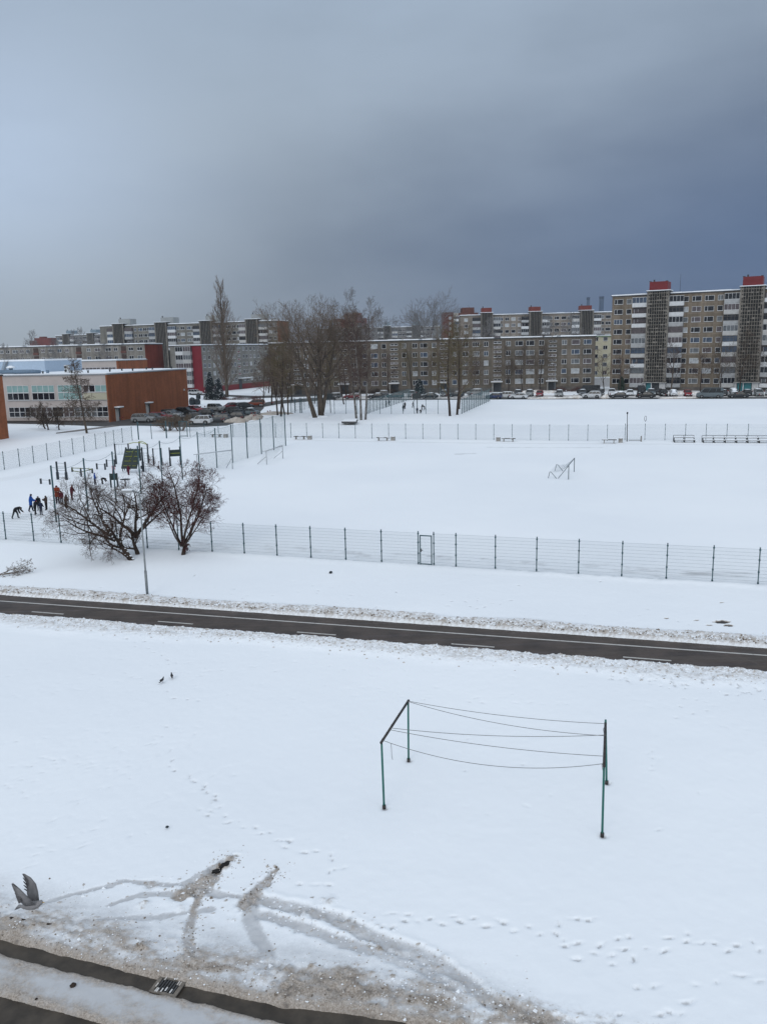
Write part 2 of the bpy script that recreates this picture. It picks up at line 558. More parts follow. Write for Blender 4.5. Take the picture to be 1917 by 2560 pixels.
for key, (pts, w, dirt, dep) in TR.items():
    d, sd, arc = poly_dist(sx, sy, smooth_line(pts))
    d = np.abs(d + 0.22 * (sn1 - .5) + .12 * (sn2 - .5))
    if key in ('A', 'B'):
        w = .11 + .21 * np.clip(arc / 1.6, 0, 1)
        d = d + .10 * (sn2 - .5)
    ins = (1 - sstep(d, w * .45, w * 1.05)) * sstep(sdu, 0, .2)
    lug = {'A2': 1.0, 'F': .45, 'G': .35}.get(key, .08) * sstep(fbm(sx, sy, .7, 91, 2), .35, .6)
    tread = lug * (0.5 + 0.5 * np.sin(arc * 2 * math.pi / 0.15 + sd * d * 16 + 2.5 * sn1))
    hh = Hh[iy0:iy1, ix0:ix1]
    rim = bumpf(d - w * 1.15, w * .35) * sstep(sdu, 0, .2)
    Hh[iy0:iy1, ix0:ix1] = hh - ins * dep * .62 * (1.0 - .35 * tread * (0.3 + sn1)) + rim * dep * (.28 if key in 'AFGB' else 0.0) * (0.4 + sn2) + ins * (.03 + dirt * .16) * (sn2 - .5)
    TRAM_SHADE[iy0:iy1, ix0:ix1] = np.maximum(TRAM_SHADE[iy0:iy1, ix0:ix1], ins * (0.80 + .3 * tread) * (.6 + .9 * sn1).clip(0, 1.25))
    DIRT[iy0:iy1, ix0:ix1] = np.maximum(DIRT[iy0:iy1, ix0:ix1], ins * np.clip(dirt * .95 + (0.15 + .6 * dirt) * (sn1 - .5) + (0.15 + .6 * dirt) * (sn2 - .5), 0, .8))
# clods turned up where the wheels spun
for (cx, cy, r, dd_) in [(-4.33, 19.0, .30, 1.0), (-6.0, 18.3, .34, .7), (-4.6, 18.55, .26, .8), (-4.75, 18.0, .22, .6), (-4.9, 18.2, .3, .75), (-3.3, 17.9, .25, .5), (-4.2, 19.25, .25, .7), (-3.0, 18.6, .18, .4), (-1.15, 16.95, .36, .62), (-0.8, 16.6, .3, .62), (-1.55, 17.55, .30, .35), (-3.5, 17.5, .4, .5), (-6.5, 16.3, .42, .5),
                         (-5.66, 16.1, .22, .8), (-4.5, 15.75, .32, .7), (-7.4, 16.7, .45, .45), (-0.15, 14.3, .25, .7), (-1.0, 14.85, .6, .5), (-2.3, 15.0, .7, .62), (-6.0, 17.5, .2, .3), (-5.0, 17.4, .2, .3),
                         (-8.4, 16.75, .5, .5), (1.4, 13.9, .3, .4), (-1.9, 16.95, .5, .22), (-5.05, 18.0, .28, .85), (-9.2, 17.3, .5, .45)]:
    d = np.sqrt((sx - cx) ** 2 + (sy - cy) ** 2)
    k = (1 - sstep(d, r * .3, r)) * sstep(sdu, 0, .15)
    Hh[iy0:iy1, ix0:ix1] += k * (0.20 * (sn2 - .45) + 0.12 * (sn1 - .45))
    DIRT[iy0:iy1, ix0:ix1] = np.maximum(DIRT[iy0:iy1, ix0:ix1], k * np.clip(dd_ * .62 + .8 * (sn2 - .5) + .5 * (sn1 - .5), 0, 1))

for i in range(130):
    rg_ = random.Random(900 + i)
    cx, cy = rg_.choice([(-4.6, 18.2, .8), (-4.6, 16.9, .4), (-3.4, 17.6, .5), (-5.6, 18.0, .7), (-6.2, 16.3, .8), (-.9, 16.8, .7), (-7.5, 16.8, 1.0), (-2.0, 15.0, 1.4), (.5, 15.2, .9)])[:2], 0
    cx, cy = cx[0] + rg_.gauss(0, .45), cx[1] + rg_.gauss(0, .3)
    d = np.sqrt(((sx - cx) / 1.3) ** 2 + (sy - cy) ** 2)
    r = rg_.uniform(.025, .06) + .05 * (rg_.random() < .1)
    k = (1 - sstep(d, r * .4, r)) * sstep(sdu, 0, .15)
    Hh[iy0:iy1, ix0:ix1] += k * r * .5
    DIRT[iy0:iy1, ix0:ix1] = np.maximum(DIRT[iy0:iy1, ix0:ix1], k * rg_.uniform(.3, .85))

# --- footprints and hare tracks
FP = [
    (.10, [(-12.11, 36.38), (-11.61, 35.98), (-11.15, 36.07), (-11.32, 35.36), (-10.74, 35.14), (-10.35, 34.57), (-9.87, 34.23), (-9.48, 33.69), (-9.04, 33.31), (-8.82, 32.22), (-8.68, 30.37), (-8.18, 29.64), (-7.65, 29.52), (-7.18, 29.33)]),
    (.09, [(-7.05, 24.71), (-7.0, 24.28), (-6.8, 23.99), (-6.25, 23.67), (-6.28, 23.47), (-6.09, 23.35), (-5.65, 23.05), (-5.53, 22.67), (-5.25, 22.48), (-5.17, 22.24), (-5.64, 22.85)]),
    (.05, [(-11.67, 23.17), (-11.93, 23.35), (-11.43, 22.85), (-11.14, 22.93), (-10.74, 22.73), (-10.89, 22.58), (-11.6, 24.73), (-11.01, 24.86), (-10.85, 24.65), (-11.56, 24.53), (-11.79, 24.54), (-9.69, 24.67), (-9.9, 26.83), (-10.21, 28.15), (-8.67, 24.18), (-8.48, 24.8), (-10.67, 27.05), (-12.89, 26.27), (-13.18, 26.12), (-8.88, 27.23), (-7.9, 27.13), (-6.73, 27.07), (-12.04, 26.07), (-11.89, 26.49), (-10.6, 25.83)]),
    (.05, [(-6.86, 36.36), (-6.47, 35.96), (-2.91, 35.43), (-3.62, 35.18), (-3.94, 33.15), (-4.8, 32.88), (-5.55, 32.64), (-6.87, 32.41), (-7.45, 32.39), (-8.17, 32.13), (-9.3, 33.2), (-9.79, 33.17), (-10.79, 32.51), (-11.77, 32.24), (-12.24, 32.21), (-12.67, 31.8), (-13.34, 31.31), (-13.87, 30.76), (-14.57, 30.24), (-15.68, 32.23), (-15.16, 32.96), (-14.59, 33.51), (-13.8, 34.36), (-12.87, 35.28), (-1.72, 32.11), (-2.41, 32.53)]),
    (.085, [(-5.24, 22.08), (-5.1, 21.86), (-5.0, 21.81), (-5.1, 21.61), (-4.72, 21.34), (-4.57, 21.04), (-4.23, 21.05), (-4.1, 20.74), (-3.74, 20.72), (-3.59, 20.44), (-3.28, 20.47), (-3.12, 20.1), (-2.92, 20.09), (-2.8, 20.09), (-2.72, 20.0), (-2.78, 19.78), (-2.26, 19.5), (-2.01, 19.54), (-1.56, 19.35), (-1.58, 19.16), (-1.47, 18.8), (-1.25, 18.87), (-1.61, 18.65), (-1.83, 18.21), (-1.57, 18.2), (-2.29, 18.19), (-5.52, 21.72), (-5.24, 21.46)]),
    (.10, [(-0.04, 17.02), (0.39, 17.0), (0.88, 16.89), (1.38, 16.96), (1.9, 16.82), (2.51, 16.67), (2.74, 16.44), (0.6, 16.73), (1.16, 16.7), (2.14, 16.58), (0.29, 16.77), (1.6, 16.72), (-0.29, 16.57), (0.02, 16.59)]),
    (.10, [(2.17, 16.6), (2.52, 16.68), (2.74, 16.42), (3.07, 16.51), (3.32, 16.26), (3.66, 16.31), (3.8, 16.06), (3.81, 15.94), (4.09, 15.95), (4.6, 15.89), (4.34, 15.69), (4.8, 15.62), (5.05, 15.77), (5.5, 15.76), (5.92, 15.72), (6.18, 16.03), (6.47, 15.97), (6.65, 16.15), (6.82, 15.88), (7.11, 15.9), (7.32, 15.66), (7.58, 15.82), (7.95, 15.86), (7.94, 15.66), (7.19, 14.95), (7.31, 14.89), (6.65, 14.75), (6.18, 14.68), (7.62, 14.74), (5.89, 14.21), (5.39, 13.99), (5.62, 13.95), (5.25, 13.88), (4.25, 16.75), (4.55, 16.74), (3.83, 16.56), (3.99, 15.47), (4.64, 15.34), (5.15, 15.43), (5.03, 16.04), (5.25, 16.15), (5.05, 14.63), (5.37, 14.62), (4.42, 13.91)]),
    (.06, [(8.37, 24.45), (8.59, 24.66), (8.41, 24.2), (8.56, 24.07), (8.23, 23.77), (8.24, 23.46), (7.96, 23.29), (10.62, 27.87), (10.86, 27.3), (11.47, 27.51), (9.9, 26.56), (11.07, 28.59), (11.48, 28.46), (11.66, 28.24), (11.89, 27.91), (10.22, 26.97), (13.35, 30.58), (4.24, 23.99), (4.79, 22.13), (3.96, 21.57), (2.77, 21.1), (2.4, 23.61), (1.91, 30.11), (0.86, 30.17), (3.02, 28.75), (3.55, 28.59), (4.82, 28.53), (5.28, 28.5), (6.62, 28.39), (1.37, 28.99)]),
]
rng = random.Random(5)
prints = []
for dep, pts in FP:
    for i, (x, y) in enumerate(pts):
        j = min(i + 1, len(pts) - 1)
        a = math.atan2(pts[j][1] - y, pts[j][0] - x) if j != i else rng.uniform(-1, 1)
        if math.hypot(pts[j][0] - x, pts[j][1] - y) > 1.2:
            a = rng.uniform(-.6, .6)
        prints.append((x + rng.uniform(-.05, .05), y + rng.uniform(-.05, .05), a + rng.uniform(-.5, .5), rng.uniform(.06, .14), rng.uniform(.035, .06), dep * rng.uniform(.5, 1.3)))
        if rng.random() < .3:
            prints.append((x - .12 * math.cos(a), y - .12 * math.sin(a), a, rng.uniform(.08, .16), .03, dep * .35))
for i in range(70):      # broken crust by the right-hand end of the ridge, and odd prints beside it
    x = rng.gauss(11.5, 2.0)
    prints.append((x, 30.6 - .27 * (x - 13) + rng.gauss(-0.6, .7), rng.uniform(0, 3), rng.uniform(.06, .2), rng.uniform(.04, .08), rng.uniform(.04, .1)))
for i in range(120):
    x = rng.uniform(-14, 14)
    y = rng.choice([rng.uniform(14.5, 34), rng.uniform(28, 34)])
    if y > np.interp(x, [p[0] for p in gu], [p[1] for p in gu]) + .4:
        prints.append((x, y, rng.uniform(0, 3), rng.uniform(.05, .13), rng.uniform(.03, .06), rng.uniform(.015, .05)))
for i in range(60):
    x = rng.uniform(-20, 15)
    prints.append((x, 39.8 - .281 * x + abs(rng.gauss(0, 2.2)), rng.uniform(0, 3), rng.uniform(.08, .2), rng.uniform(.05, .09), rng.uniform(.03, .08)))
for (x, y) in [(-.17, 21.6), (.63, 24.34), (5.71, 20.0), (6.56, 22.7), (-13.08, 43.45)]:      # melt hollows round the posts
    prints.append((x + .02, y - .03, .3, .13, .11, .09))
    prints.append((x + .16, y + .02, 1.1, .05, .03, .05))
for i in range(170):
    x, y = rng.uniform(-15, 15), rng.uniform(17.5, 34)
    if rng.random() < .5:
        x = rng.uniform(-14, -1)
    prints.append((x, y, rng.uniform(0, 3), rng.uniform(.05, .14), rng.uniform(.025, .05), rng.uniform(.008, .03)))
for (x0, y0, x1, y1, n_) in [(-14.5, 30.2, -5.5, 32.5, 26), (-9.5, 33.2, -1.5, 35.4, 16), (-13.0, 22.8, -7.0, 27.0, 30), (-12.5, 25.0, -8.2, 24.2, 16), (-11.0, 19.5, -6.5, 26.5, 34), (-9.8, 19.0, -5.0, 24.0, 26), (-2.0, 30.1, 6.8, 28.4, 24), (9.0, 28.6, 12.2, 26.2, 12)]:   # scuffed lines of older, half filled tracks
    for i in range(n_):
        t_ = (i + rng.random()) / n_
        prints.append((x0 + (x1 - x0) * t_ + rng.gauss(0, .22), y0 + (y1 - y0) * t_ + rng.gauss(0, .25), math.atan2(y1 - y0, x1 - x0) + rng.gauss(0, .35), rng.uniform(.07, .26), rng.uniform(.03, .06), rng.uniform(.012, .045)))
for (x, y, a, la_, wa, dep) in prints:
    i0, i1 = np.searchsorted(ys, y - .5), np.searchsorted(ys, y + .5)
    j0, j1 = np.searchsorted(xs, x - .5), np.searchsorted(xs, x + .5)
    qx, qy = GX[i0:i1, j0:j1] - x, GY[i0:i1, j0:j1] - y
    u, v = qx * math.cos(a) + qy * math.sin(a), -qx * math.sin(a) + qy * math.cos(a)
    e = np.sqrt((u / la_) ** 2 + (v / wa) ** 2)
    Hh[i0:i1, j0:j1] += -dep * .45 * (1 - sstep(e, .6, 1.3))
    TRAM_SHADE[i0:i1, j0:j1] = np.maximum(TRAM_SHADE[i0:i1, j0:j1], (1 - sstep(e, .35, 1.15)) * min(1.0, dep * 10))  # print hollows: pressed snow grey, with their shade painted into the colour
# bare, dark patches by the far ridge
for (x, y, r) in [(15.84, 36.91, .28), (15.95, 36.4, .18), (14.74, 37.24, .10), (15.14, 36.55, .12), (13.47, 37.61, .08), (17.0, 39.77, .08)]:
    d = np.sqrt(((GX - x) / 1.6) ** 2 + (GY - y) ** 2) + .2 * (n2 - .5)
    k = 1 - sstep(d, r * .6, r)
    DIRT = np.maximum(DIRT, k * 1.0)
    Hh -= k * .05
# trodden tracks on the field and play area, far off
def trod(pts, w, k, dep=.04):
    global Hh, TRAM_SHADE
    x0, x1 = min(p[0] for p in pts) - 3, max(p[0] for p in pts) + 3
    y0, y1 = min(p[1] for p in pts) - 3, max(p[1] for p in pts) + 3
    i0, i1, j0, j1 = np.searchsorted(ys, y0), np.searchsorted(ys, y1), np.searchsorted(xs, x0), np.searchsorted(xs, x1)
    d, _, _ = poly_dist(GX[i0:i1, j0:j1], GY[i0:i1, j0:j1], pts)
    s = (1 - sstep(d + .8 * (fbm(GX[i0:i1, j0:j1], GY[i0:i1, j0:j1], 1.2, 7, 3) - .5), w * .4, w))
    TRAM_SHADE[i0:i1, j0:j1] = np.maximum(TRAM_SHADE[i0:i1, j0:j1], s * k)
    Hh[i0:i1, j0:j1] -= s * dep
trod([(-44, 84), (-40, 90), (-37, 104), (-34, 118), (-31, 124)], 2.4, .28)
trod([(-32, 62), (-29.5, 70), (-31, 84), (-31, 98)], 2.6, .22)
trod([(-14, 122), (-2, 117.6), (12, 113), (24, 110), (38, 106.5), (60, 100)], 1.0, .35)
trod([(14, 107.5), (20, 106), (28, 104.6)], .5, .5)
trod([(9, 101.2), (11.5, 101.6)], .35, .75)
trod([(-30, 58.5), (-12, 53.5)], 1.1, .3)

# crumbs of broken crust and slush lying on the ridges, the verge and round the ruts
def ground_z(x, y):
    return float(Hh[min(len(ys) - 1, np.searchsorted(ys, y)), min(len(xs) - 1, np.searchsorted(xs, x))])


crumbs = []
rgc = random.Random(41)
for i in range(3000):
    x = rgc.uniform(-24, 19)
    d_ = abs(rgc.gauss(.15, .5))
    crumbs.append((x, 38.15 - .281 * x + d_, rgc.uniform(.02, .065), rgc.choice([0, 0, 1, 1, 2])))
for i in range(2200):
    x = rgc.uniform(-22, 17)
    d_ = abs(rgc.gauss(.1, .7))
    crumbs.append((x, 34.95 - .278 * x - d_, rgc.uniform(.02, .06), rgc.choice([0, 0, 0, 1, 1])))
for i in range(1500):
    x = rgc.uniform(-10, 3)
    y = float(np.interp(x, [p[0] for p in gu], [p[1] for p in gu])) + abs(rgc.gauss(.05, .75))
    crumbs.append((x, y, rgc.uniform(.008, .028) + (.02 if rgc.random() < .04 else 0), rgc.choice([0, 1, 1, 1, 2])))
for key, n_, sp in (('A', 260, .26), ('B', 200, .24), ('A2', 160, .16), ('F', 420, .26), ('G', 200, .2), ('C', 90, .2), ('I', 80, .2), ('H', 60, .15)):
    ln = smooth_line(TR[key][0])
    for i in range(n_):
        q = rgc.choice(ln)
        crumbs.append((q[0] + rgc.gauss(0, sp), q[1] + rgc.gauss(0, sp * .8), rgc.uniform(.008, .028) + (.03 if rgc.random() < .05 else 0), rgc.choice([0, 1, 1, 2] if key in ('A', 'A2', 'B') else [0, 0, 1, 1])))
crumbs = [(x, y, ground_z(x, y), r, m) for x, y, r, m in crumbs if y > float(np.interp(x, [p[0] for p in gu], [p[1] for p in gu])) + .02]
nv = GX.size
ny, nx = GX.shape
verts = np.empty((nv, 3), np.float32)
verts[:, 0], verts[:, 1], verts[:, 2] = GX.ravel(), GY.ravel(), Hh.ravel()
idx = np.arange(nv, dtype=np.int32).reshape(ny, nx)
quads = np.stack([idx[:-1, :-1], idx[:-1, 1:], idx[1:, 1:], idx[1:, :-1]], -1).reshape(-1, 4)
me = bpy.data.meshes.new('snow_ground')
me.vertices.add(nv)
me.vertices.foreach_set('co', verts.ravel())
me.loops.add(quads.size)
me.loops.foreach_set('vertex_index', quads.ravel())
me.polygons.add(len(quads))
me.polygons.foreach_set('loop_start', np.arange(0, quads.size, 4, dtype=np.int32))
me.polygons.foreach_set('loop_total', np.full(len(quads), 4, np.int32))
me.polygons.foreach_set('use_smooth', np.ones(len(quads), bool))
me.update()
for nm, arr in (('dirt', DIRT), ('tram_shade', TRAM_SHADE)):
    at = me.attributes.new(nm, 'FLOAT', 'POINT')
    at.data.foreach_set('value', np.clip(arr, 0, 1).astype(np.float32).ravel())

gm = bpy.data.materials.new('snow_cover')
gm.use_nodes = True
t = gm.node_tree
p = t.nodes['Principled BSDF']
c = N(t, 'ShaderNodeTexCoord')
ad = N(t, 'ShaderNodeAttribute', attribute_name='dirt')
at_ = N(t, 'ShaderNodeAttribute', attribute_name='tram_shade')
nA = N(t, 'ShaderNodeTexNoise')
nA.inputs['Scale'].default_value = 0.05
nA.inputs['Detail'].default_value = 5
t.links.new(c.outputs['Object'], nA.inputs['Vector'])
nB = N(t, 'ShaderNodeTexNoise')
nB.inputs['Scale'].default_value = 9.0
nB.inputs['Detail'].default_value = 8
nB.inputs['Roughness'].default_value = 0.7
t.links.new(c.outputs['Object'], nB.inputs['Vector'])
nC = N(t, 'ShaderNodeTexNoise')
nC.inputs['Scale'].default_value = 26.0
nC.inputs['Detail'].default_value = 6
nC.inputs['Roughness'].default_value = 0.75
t.links.new(c.outputs['Object'], nC.inputs['Vector'])
fine = mth(t, 'ADD', mth(t, 'MULTIPLY', mth(t, 'SUBTRACT', nB.outputs[0], .5), .75), mth(t, 'MULTIPLY', mth(t, 'SUBTRACT', nC.outputs[0], .5), .75))
snow = mixc(t, ramp(t, nA.outputs[0], 0.3, 0.7), (0.79, 0.82, 0.86), (0.845, 0.87, 0.90))
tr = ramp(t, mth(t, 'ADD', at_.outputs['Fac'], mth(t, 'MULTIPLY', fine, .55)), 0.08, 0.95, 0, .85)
snow = mixc(t, mth(t, 'MULTIPLY', tr, ramp(t, at_.outputs['Fac'], 0.0, 0.12)), snow, (0.41, 0.415, 0.43))  # grey of trampled snow, also used for the painted footprint shade
grime = mixc(t, ramp(t, nC.outputs[0], 0.35, 0.65), (0.20, 0.165, 0.135), (0.47, 0.42, 0.375))
grime = mixc(t, ramp(t, mth(t, 'ADD', ad.outputs['Fac'], mth(t, 'MULTIPLY', fine, .5)), 0.78, 0.98), grime, (0.05, 0.045, 0.042))
df = ramp(t, mth(t, 'ADD', ad.outputs['Fac'], mth(t, 'MULTIPLY', fine, .9)), 0.16, 0.72)
df = mth(t, 'MULTIPLY', df, ramp(t, ad.outputs['Fac'], 0.02, 0.15))
colr = mixc(t, df, snow, grime)
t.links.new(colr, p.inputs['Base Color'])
p.inputs['Roughness'].default_value = 0.72
p.inputs['Specular IOR Level'].default_value = 0.25
bp = N(t, 'ShaderNodeBump')
bp.inputs['Strength'].default_value = 0.26
bp.inputs['Distance'].default_value = 0.03
t.links.new(mth(t, 'ADD', mth(t, 'MULTIPLY', nB.outputs[0], .55), mth(t, 'MULTIPLY', fine, mth(t, 'MULTIPLY', df, 2.2))), bp.inputs['Height'])
t.links.new(bp.outputs[0], p.inputs['Normal'])
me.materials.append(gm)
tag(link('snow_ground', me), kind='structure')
del GX, GY, Hh, n1, n2, n3, streak, worn, verts, quads, idx, dist, near


cb = MB()
for (x, y, z, r, m) in crumbs:
    j = lambda: rgc.uniform(.6, 1.35) * r
    cb.add([(x + j(), y, z), (x, y + j(), z), (x - j(), y, z), (x, y - j(), z), (x + rgc.uniform(-.4, .4) * r, y + rgc.uniform(-.4, .4) * r, z + j() * .8), (x, y, z - r)],
           [(0, 1, 4), (1, 2, 4), (2, 3, 4), (3, 0, 4), (1, 0, 5), (2, 1, 5), (3, 2, 5), (0, 3, 5)], m)
tag(link('snow_crumbs', cb.mesh('snow_crumbs', [SNOW, mat('grey_crumb', (.46, .43, .40), .9, .2, 6), mat('brown_crumb', (.17, .135, .105), .9, .3, 6)])), 'crumbs of broken crust and slush along the ploughed ridges and ruts', 'snow crumbs', kind='stuff')


def sheet(name, pts, z, m, uvless=True):
    b = MB()
    b.add([(x, y, z) for x, y in pts], [tuple(range(len(pts)))])
    return tag(link(name, b.mesh(name, m)), kind='structure')


# cycle path: brown-black wet asphalt, one continuous line and a dashed one
PATH = mat('path_asphalt', (0.054, 0.040, 0.033), 0.6, 0.35, 0.8, bump=0.25, spec=0.35)
pt = PATH.node_tree
pp = pt.nodes['Principled BSDF']
pc = N(pt, 'ShaderNodeTexCoord')
pm_ = N(pt, 'ShaderNodeMapping')
pm_.inputs['Rotation'].default_value = (0, 0, R(15.6))
pm_.inputs['Scale'].default_value = (.12, 2.2, 1)
pt.links.new(pc.outputs['Object'], pm_.inputs[0])
pn = N(pt, 'ShaderNodeTexNoise')
pn.inputs['Scale'].default_value = 1.0
pn.inputs['Detail'].default_value = 5
pt.links.new(pm_.outputs[0], pn.inputs['Vector'])
src = pp.inputs['Base Color'].links[0].from_socket
pt.links.new(mixc(pt, ramp(pt, pn.outputs[0], .45, .75, 0, .55), src, (.10, .09, .083)), pp.inputs['Base Color'])
pt.links.new(ramp(pt, pn.outputs[0], .3, .7, .45, .8), pp.inputs['Roughness'])
xs_ = [-400, -60, -30, 0, 30, 60, 400]
sheet('bike_path', [(x, 34.3 - 0.278 * x) for x in xs_] + [(x, 38.8 - 0.281 * x) for x in xs_[::-1]], -0.03, PATH)
b = MB()
LINE = mat('road_paint', (0.46, 0.45, 0.43), 0.7, col2=(0.20, 0.185, 0.17), scale=5, thr=(.48, .8))


def strip(b, p, q, w, z):
    d = Vector((q[0] - p[0], q[1] - p[1], 0)).normalized()
    n = Vector((-d.y, d.x, 0)) * w / 2
    b.add([(p[0] - n.x, p[1] - n.y, z), (q[0] - n.x, q[1] - n.y, z), (q[0] + n.x, q[1] + n.y, z), (p[0] + n.x, p[1] + n.y, z)], [(0, 1, 2, 3)])


strip(b, (-60, 37.12 + .279 * 60), (60, 37.12 - .279 * 60), 0.12, -0.026)
for k in range(-6, 6):
    x = -3.27 + k * 7.1
    strip(b, (x - .93, 36.62 - .285 * (x - .93 + 3.27)), (x + .93, 36.62 - .285 * (x + .93 + 3.27)), 0.11, -0.026)
tag(link('path_marking', b.mesh('path_marking', LINE)), kind='structure')

# road under the slush at the lower left: wet asphalt
WET = mat('wet_asphalt', (0.052, 0.042, 0.032), 0.5, 0.4, 1.5, bump=0.12, spec=0.3)
sheet('road', [(-60, 2), (40, -20), (40, 8), (3.2, 13.25), (-2.3, 14.65), (-9, 16.8), (-60, 33)], -0.06, WET)
b = MB()
strip(b, (-40, 27.25), (-9.0, 16.62), 0.14, 0.0)
# car parks and lanes further off
sheet('car_park', [(-80.35, 177.78), (-53.16, 161.19), (-46.2, 191), (-45.6, 200), (-38.8, 197), (-36.0, 213), (-30.5, 212), (-27.4, 193.33), (-25.9, 172), (-27.85, 148.23), (-33.29, 146.26), (-45.83, 152.6), (-51.93, 152.3), (-64.7, 159.67), (-77.0, 164.5)], 0.03, ASPHALT)
sheet('footway', [(-56.06, 141.56), (-53.86, 146.76), (-50.37, 153.7), (-48.4, 152.2), (-52.73, 143.61), (-55.35, 139.7)], 0.035, mat('footway_paving', (0.20, 0.19, 0.185), .9, .3, 1.0))
sheet('lane', [(-31.57, 208.58), (-27.29, 221.54), (-19.29, 229.64), (-12.64, 231.0), (-11.85, 219.0), (-17.95, 215.09), (-25.26, 206.48), (-28.86, 193.48)], 0.034, ASPHALT)
sheet('estate_road', [(-64.21, 270.94), (-53.0, 262.38), (-37.19, 246.55), (-23.59, 248.31), (-11.92, 258.91), (-10.88, 248.69), (-21.43, 236.54), (-36.33, 234.48), (-49.2, 252.0), (-59.45, 260.22)], 0.038, ASPHALT)
PACK = mat('packed_snow', (0.60, 0.58, 0.565), 0.85, col2=(0.13, 0.115, 0.115), scale=0.35, thr=(0.47, 0.66), bump=.3)
sheet('parking_strip', [(-13.0, 236.0), (31.69, 222.5), (62.39, 213.5), (78.98, 208.0), (108, 198), (108, 187.4), (94.38, 191.75), (87.39, 193.5), (54.97, 202.3), (28.58, 209.6), (-12.8, 220.4)], 0.03, PACK)
sheet('parking_lane', [(-12.3, 216.44), (28.58, 205.4), (54.97, 196.8), (87.39, 187.0), (108, 180), (108, 187.2), (94.38, 191.5), (87.39, 193.3), (54.97, 202.1), (28.58, 209.4), (-12.8, 220.2)], 0.034, ASPHALT)

# ================================================================== BUILDINGS
rng = random.Random(11)
FRAME_CACHE = {}


def window_mesh(w, h, kind, snowy=False):
    """frame and mullions proud of the wall, pane set back, thin sill; slots: frame, glass"""
    key = (round(w, 2), round(h, 2), kind, snowy)
    if key in FRAME_CACHE:
        return FRAME_CACHE[key]
    b = MB()
    f = 0.065
    b.box(0, w, -0.02, 0.0, 0, h, 1)
    b.box(0, w, -0.07, -0.021, 0, f, 0).box(0, w, -0.07, -0.021, h - f, h, 0)
    b.box(0, f, -0.07, -0.021, f, h - f, 0).box(w - f, w, -0.07, -0.021, f, h - f, 0)
    cuts = {'one': [], 'pair': [.5], 'two': [.34], 'two_r': [.66], 'three': [.33, .66], 'four': [.25, .5, .75]}[kind.split('+')[0]]
    for c_ in cuts:
        b.box(w * c_ - .04, w * c_ + .04, -0.066, -0.022, f, h - f, 0)
    if '+' in kind:
        b.box(f, w - f, -0.064, -0.0225, h * .5 - .045, h * .5 + .045, 0)
    b.box(-.04, w + .04, -0.14, -0.071, -0.05, 0.0, 0)
    if snowy:
        b.box(-.03, w + .03, -0.13, -0.072, 0.001, 0.05, 2)
    me = b.mesh('window', [PVC, GLASS, SNOW])
    FRAME_CACHE[key] = me
    return me


def window(root, x, z, w, h, kind='two', face=None, glass=None, name='window', y=0.0):
    """face: None on the facade (y=0, looking -y); 'end' on the x=0 end wall looking -x"""
    o = link(name, window_mesh(w, h, kind, rng.random() < .12), root)
    if face == 'end':
        o.location = (-y, x, z)
        o.rotation_euler = (0, 0, -math.pi / 2)
    else:
        o.location = (x, y, z)
    paint(o, glass or rng.choice(GLASSES), 1)
    return o


def shell(root, L, D, H, m, name='wall', z0=-0.3, base=None, bz=1.0):
    b = MB()
    b.box(0, L, 0, D, bz if base else z0, H)
    o = link(name, b.mesh(name, m), root)
    if base:
        c_ = MB()
        c_.box(0.03, L - .03, .03, D - .03, z0, bz)
        link('basement', c_.mesh('basement', base), root)
    return o


def roof(root, L, D, H, snow=0.28, over=0.25, trim=DARK, dashes=None):
    b = MB()
    b.box(-over, L + over, -over, D + over, H + .002, H + .22)
    r = link('roof', b.mesh('roof', trim), root)
    s = MB()
    segs = dashes or [(-over * .8, L + over * .8)]
    for a, c_ in segs:
        n = max(2, int((c_ - a) / 3))
        for i in range(n):
            x0, x1 = a + (c_ - a) * i / n, a + (c_ - a) * (i + 1) / n
            s.box(x0, x1, -over * .85, D + over * .85, H + .222, H + .222 + snow * rng.uniform(.8, 1.2))
    link('roof_snow', s.mesh('roof_snow', SNOW), r)
    return r


BALC = {}


def balcony_mesh(w, h, style, d=1.15):
    """slab, parapet and (for glazed ones) frames with panes; slots: slab, parapet, frame, glass, inside"""
    key = (round(w, 2), style)
    if key in BALC:
        return BALC[key]
    b = MB()
    b.box(0, w, -d, 0, -.16, 0, 0)
    b.box(0, w, -d - .05, -d, -.12, .92, 1)
    b.box(0, .05, -d, -.01, .001, .91, 1).box(w - .05, w, -d, -.01, .001, .91, 1)
    top = h - .18
    if style in ('white', 'dark', 'grey'):
        n = 4 if w > 3.2 else 3
        b.box(.03, w - .03, -d + .02, -d + .05, .925, top, 3)
        b.box(.05, .08, -d + .06, -.01, .93, top, 3).box(w - .08, w - .05, -d + .06, -.01, .93, top, 3)
        b.box(0, w, -d - .02, -d + .019, .925, 1.0, 2).box(0, w, -d - .02, -d + .019, top - .09, top, 2)
        for i in range(n + 1):
            x = (w - .1) * i / n
            b.box(x + .02, x + .08, -d - .02, -d + .019, 1.0, top - .09, 2)
        if style == 'dark':
            b.box(.1, w - .1, -d - .018, -d + .018, top - .5, top - .43, 2)
    else:
        b.box(.05, w - .05, -.16, -.02, .02, top - .15, 4)
        b.box(.5, 1.4, -.20, -.161, .05, 2.05, 3).box(.42, .5, -.21, -.162, .05, 2.1, 2).box(1.4, 1.48, -.21, -.162, .05, 2.1, 2)
        b.box(1.9, w - .4, -.20, -.161, .95, 2.05, 3)
        b.box(w * .3, w * .3 + .5, -.8, -.5, .0, 1.2 + .2 * rng.random(), 4)
    me = b.mesh('balcony', [CONCRETE, WHITE_PAINT, PVC, GLASS, CURT_D])
    BALC[key] = me
    return me


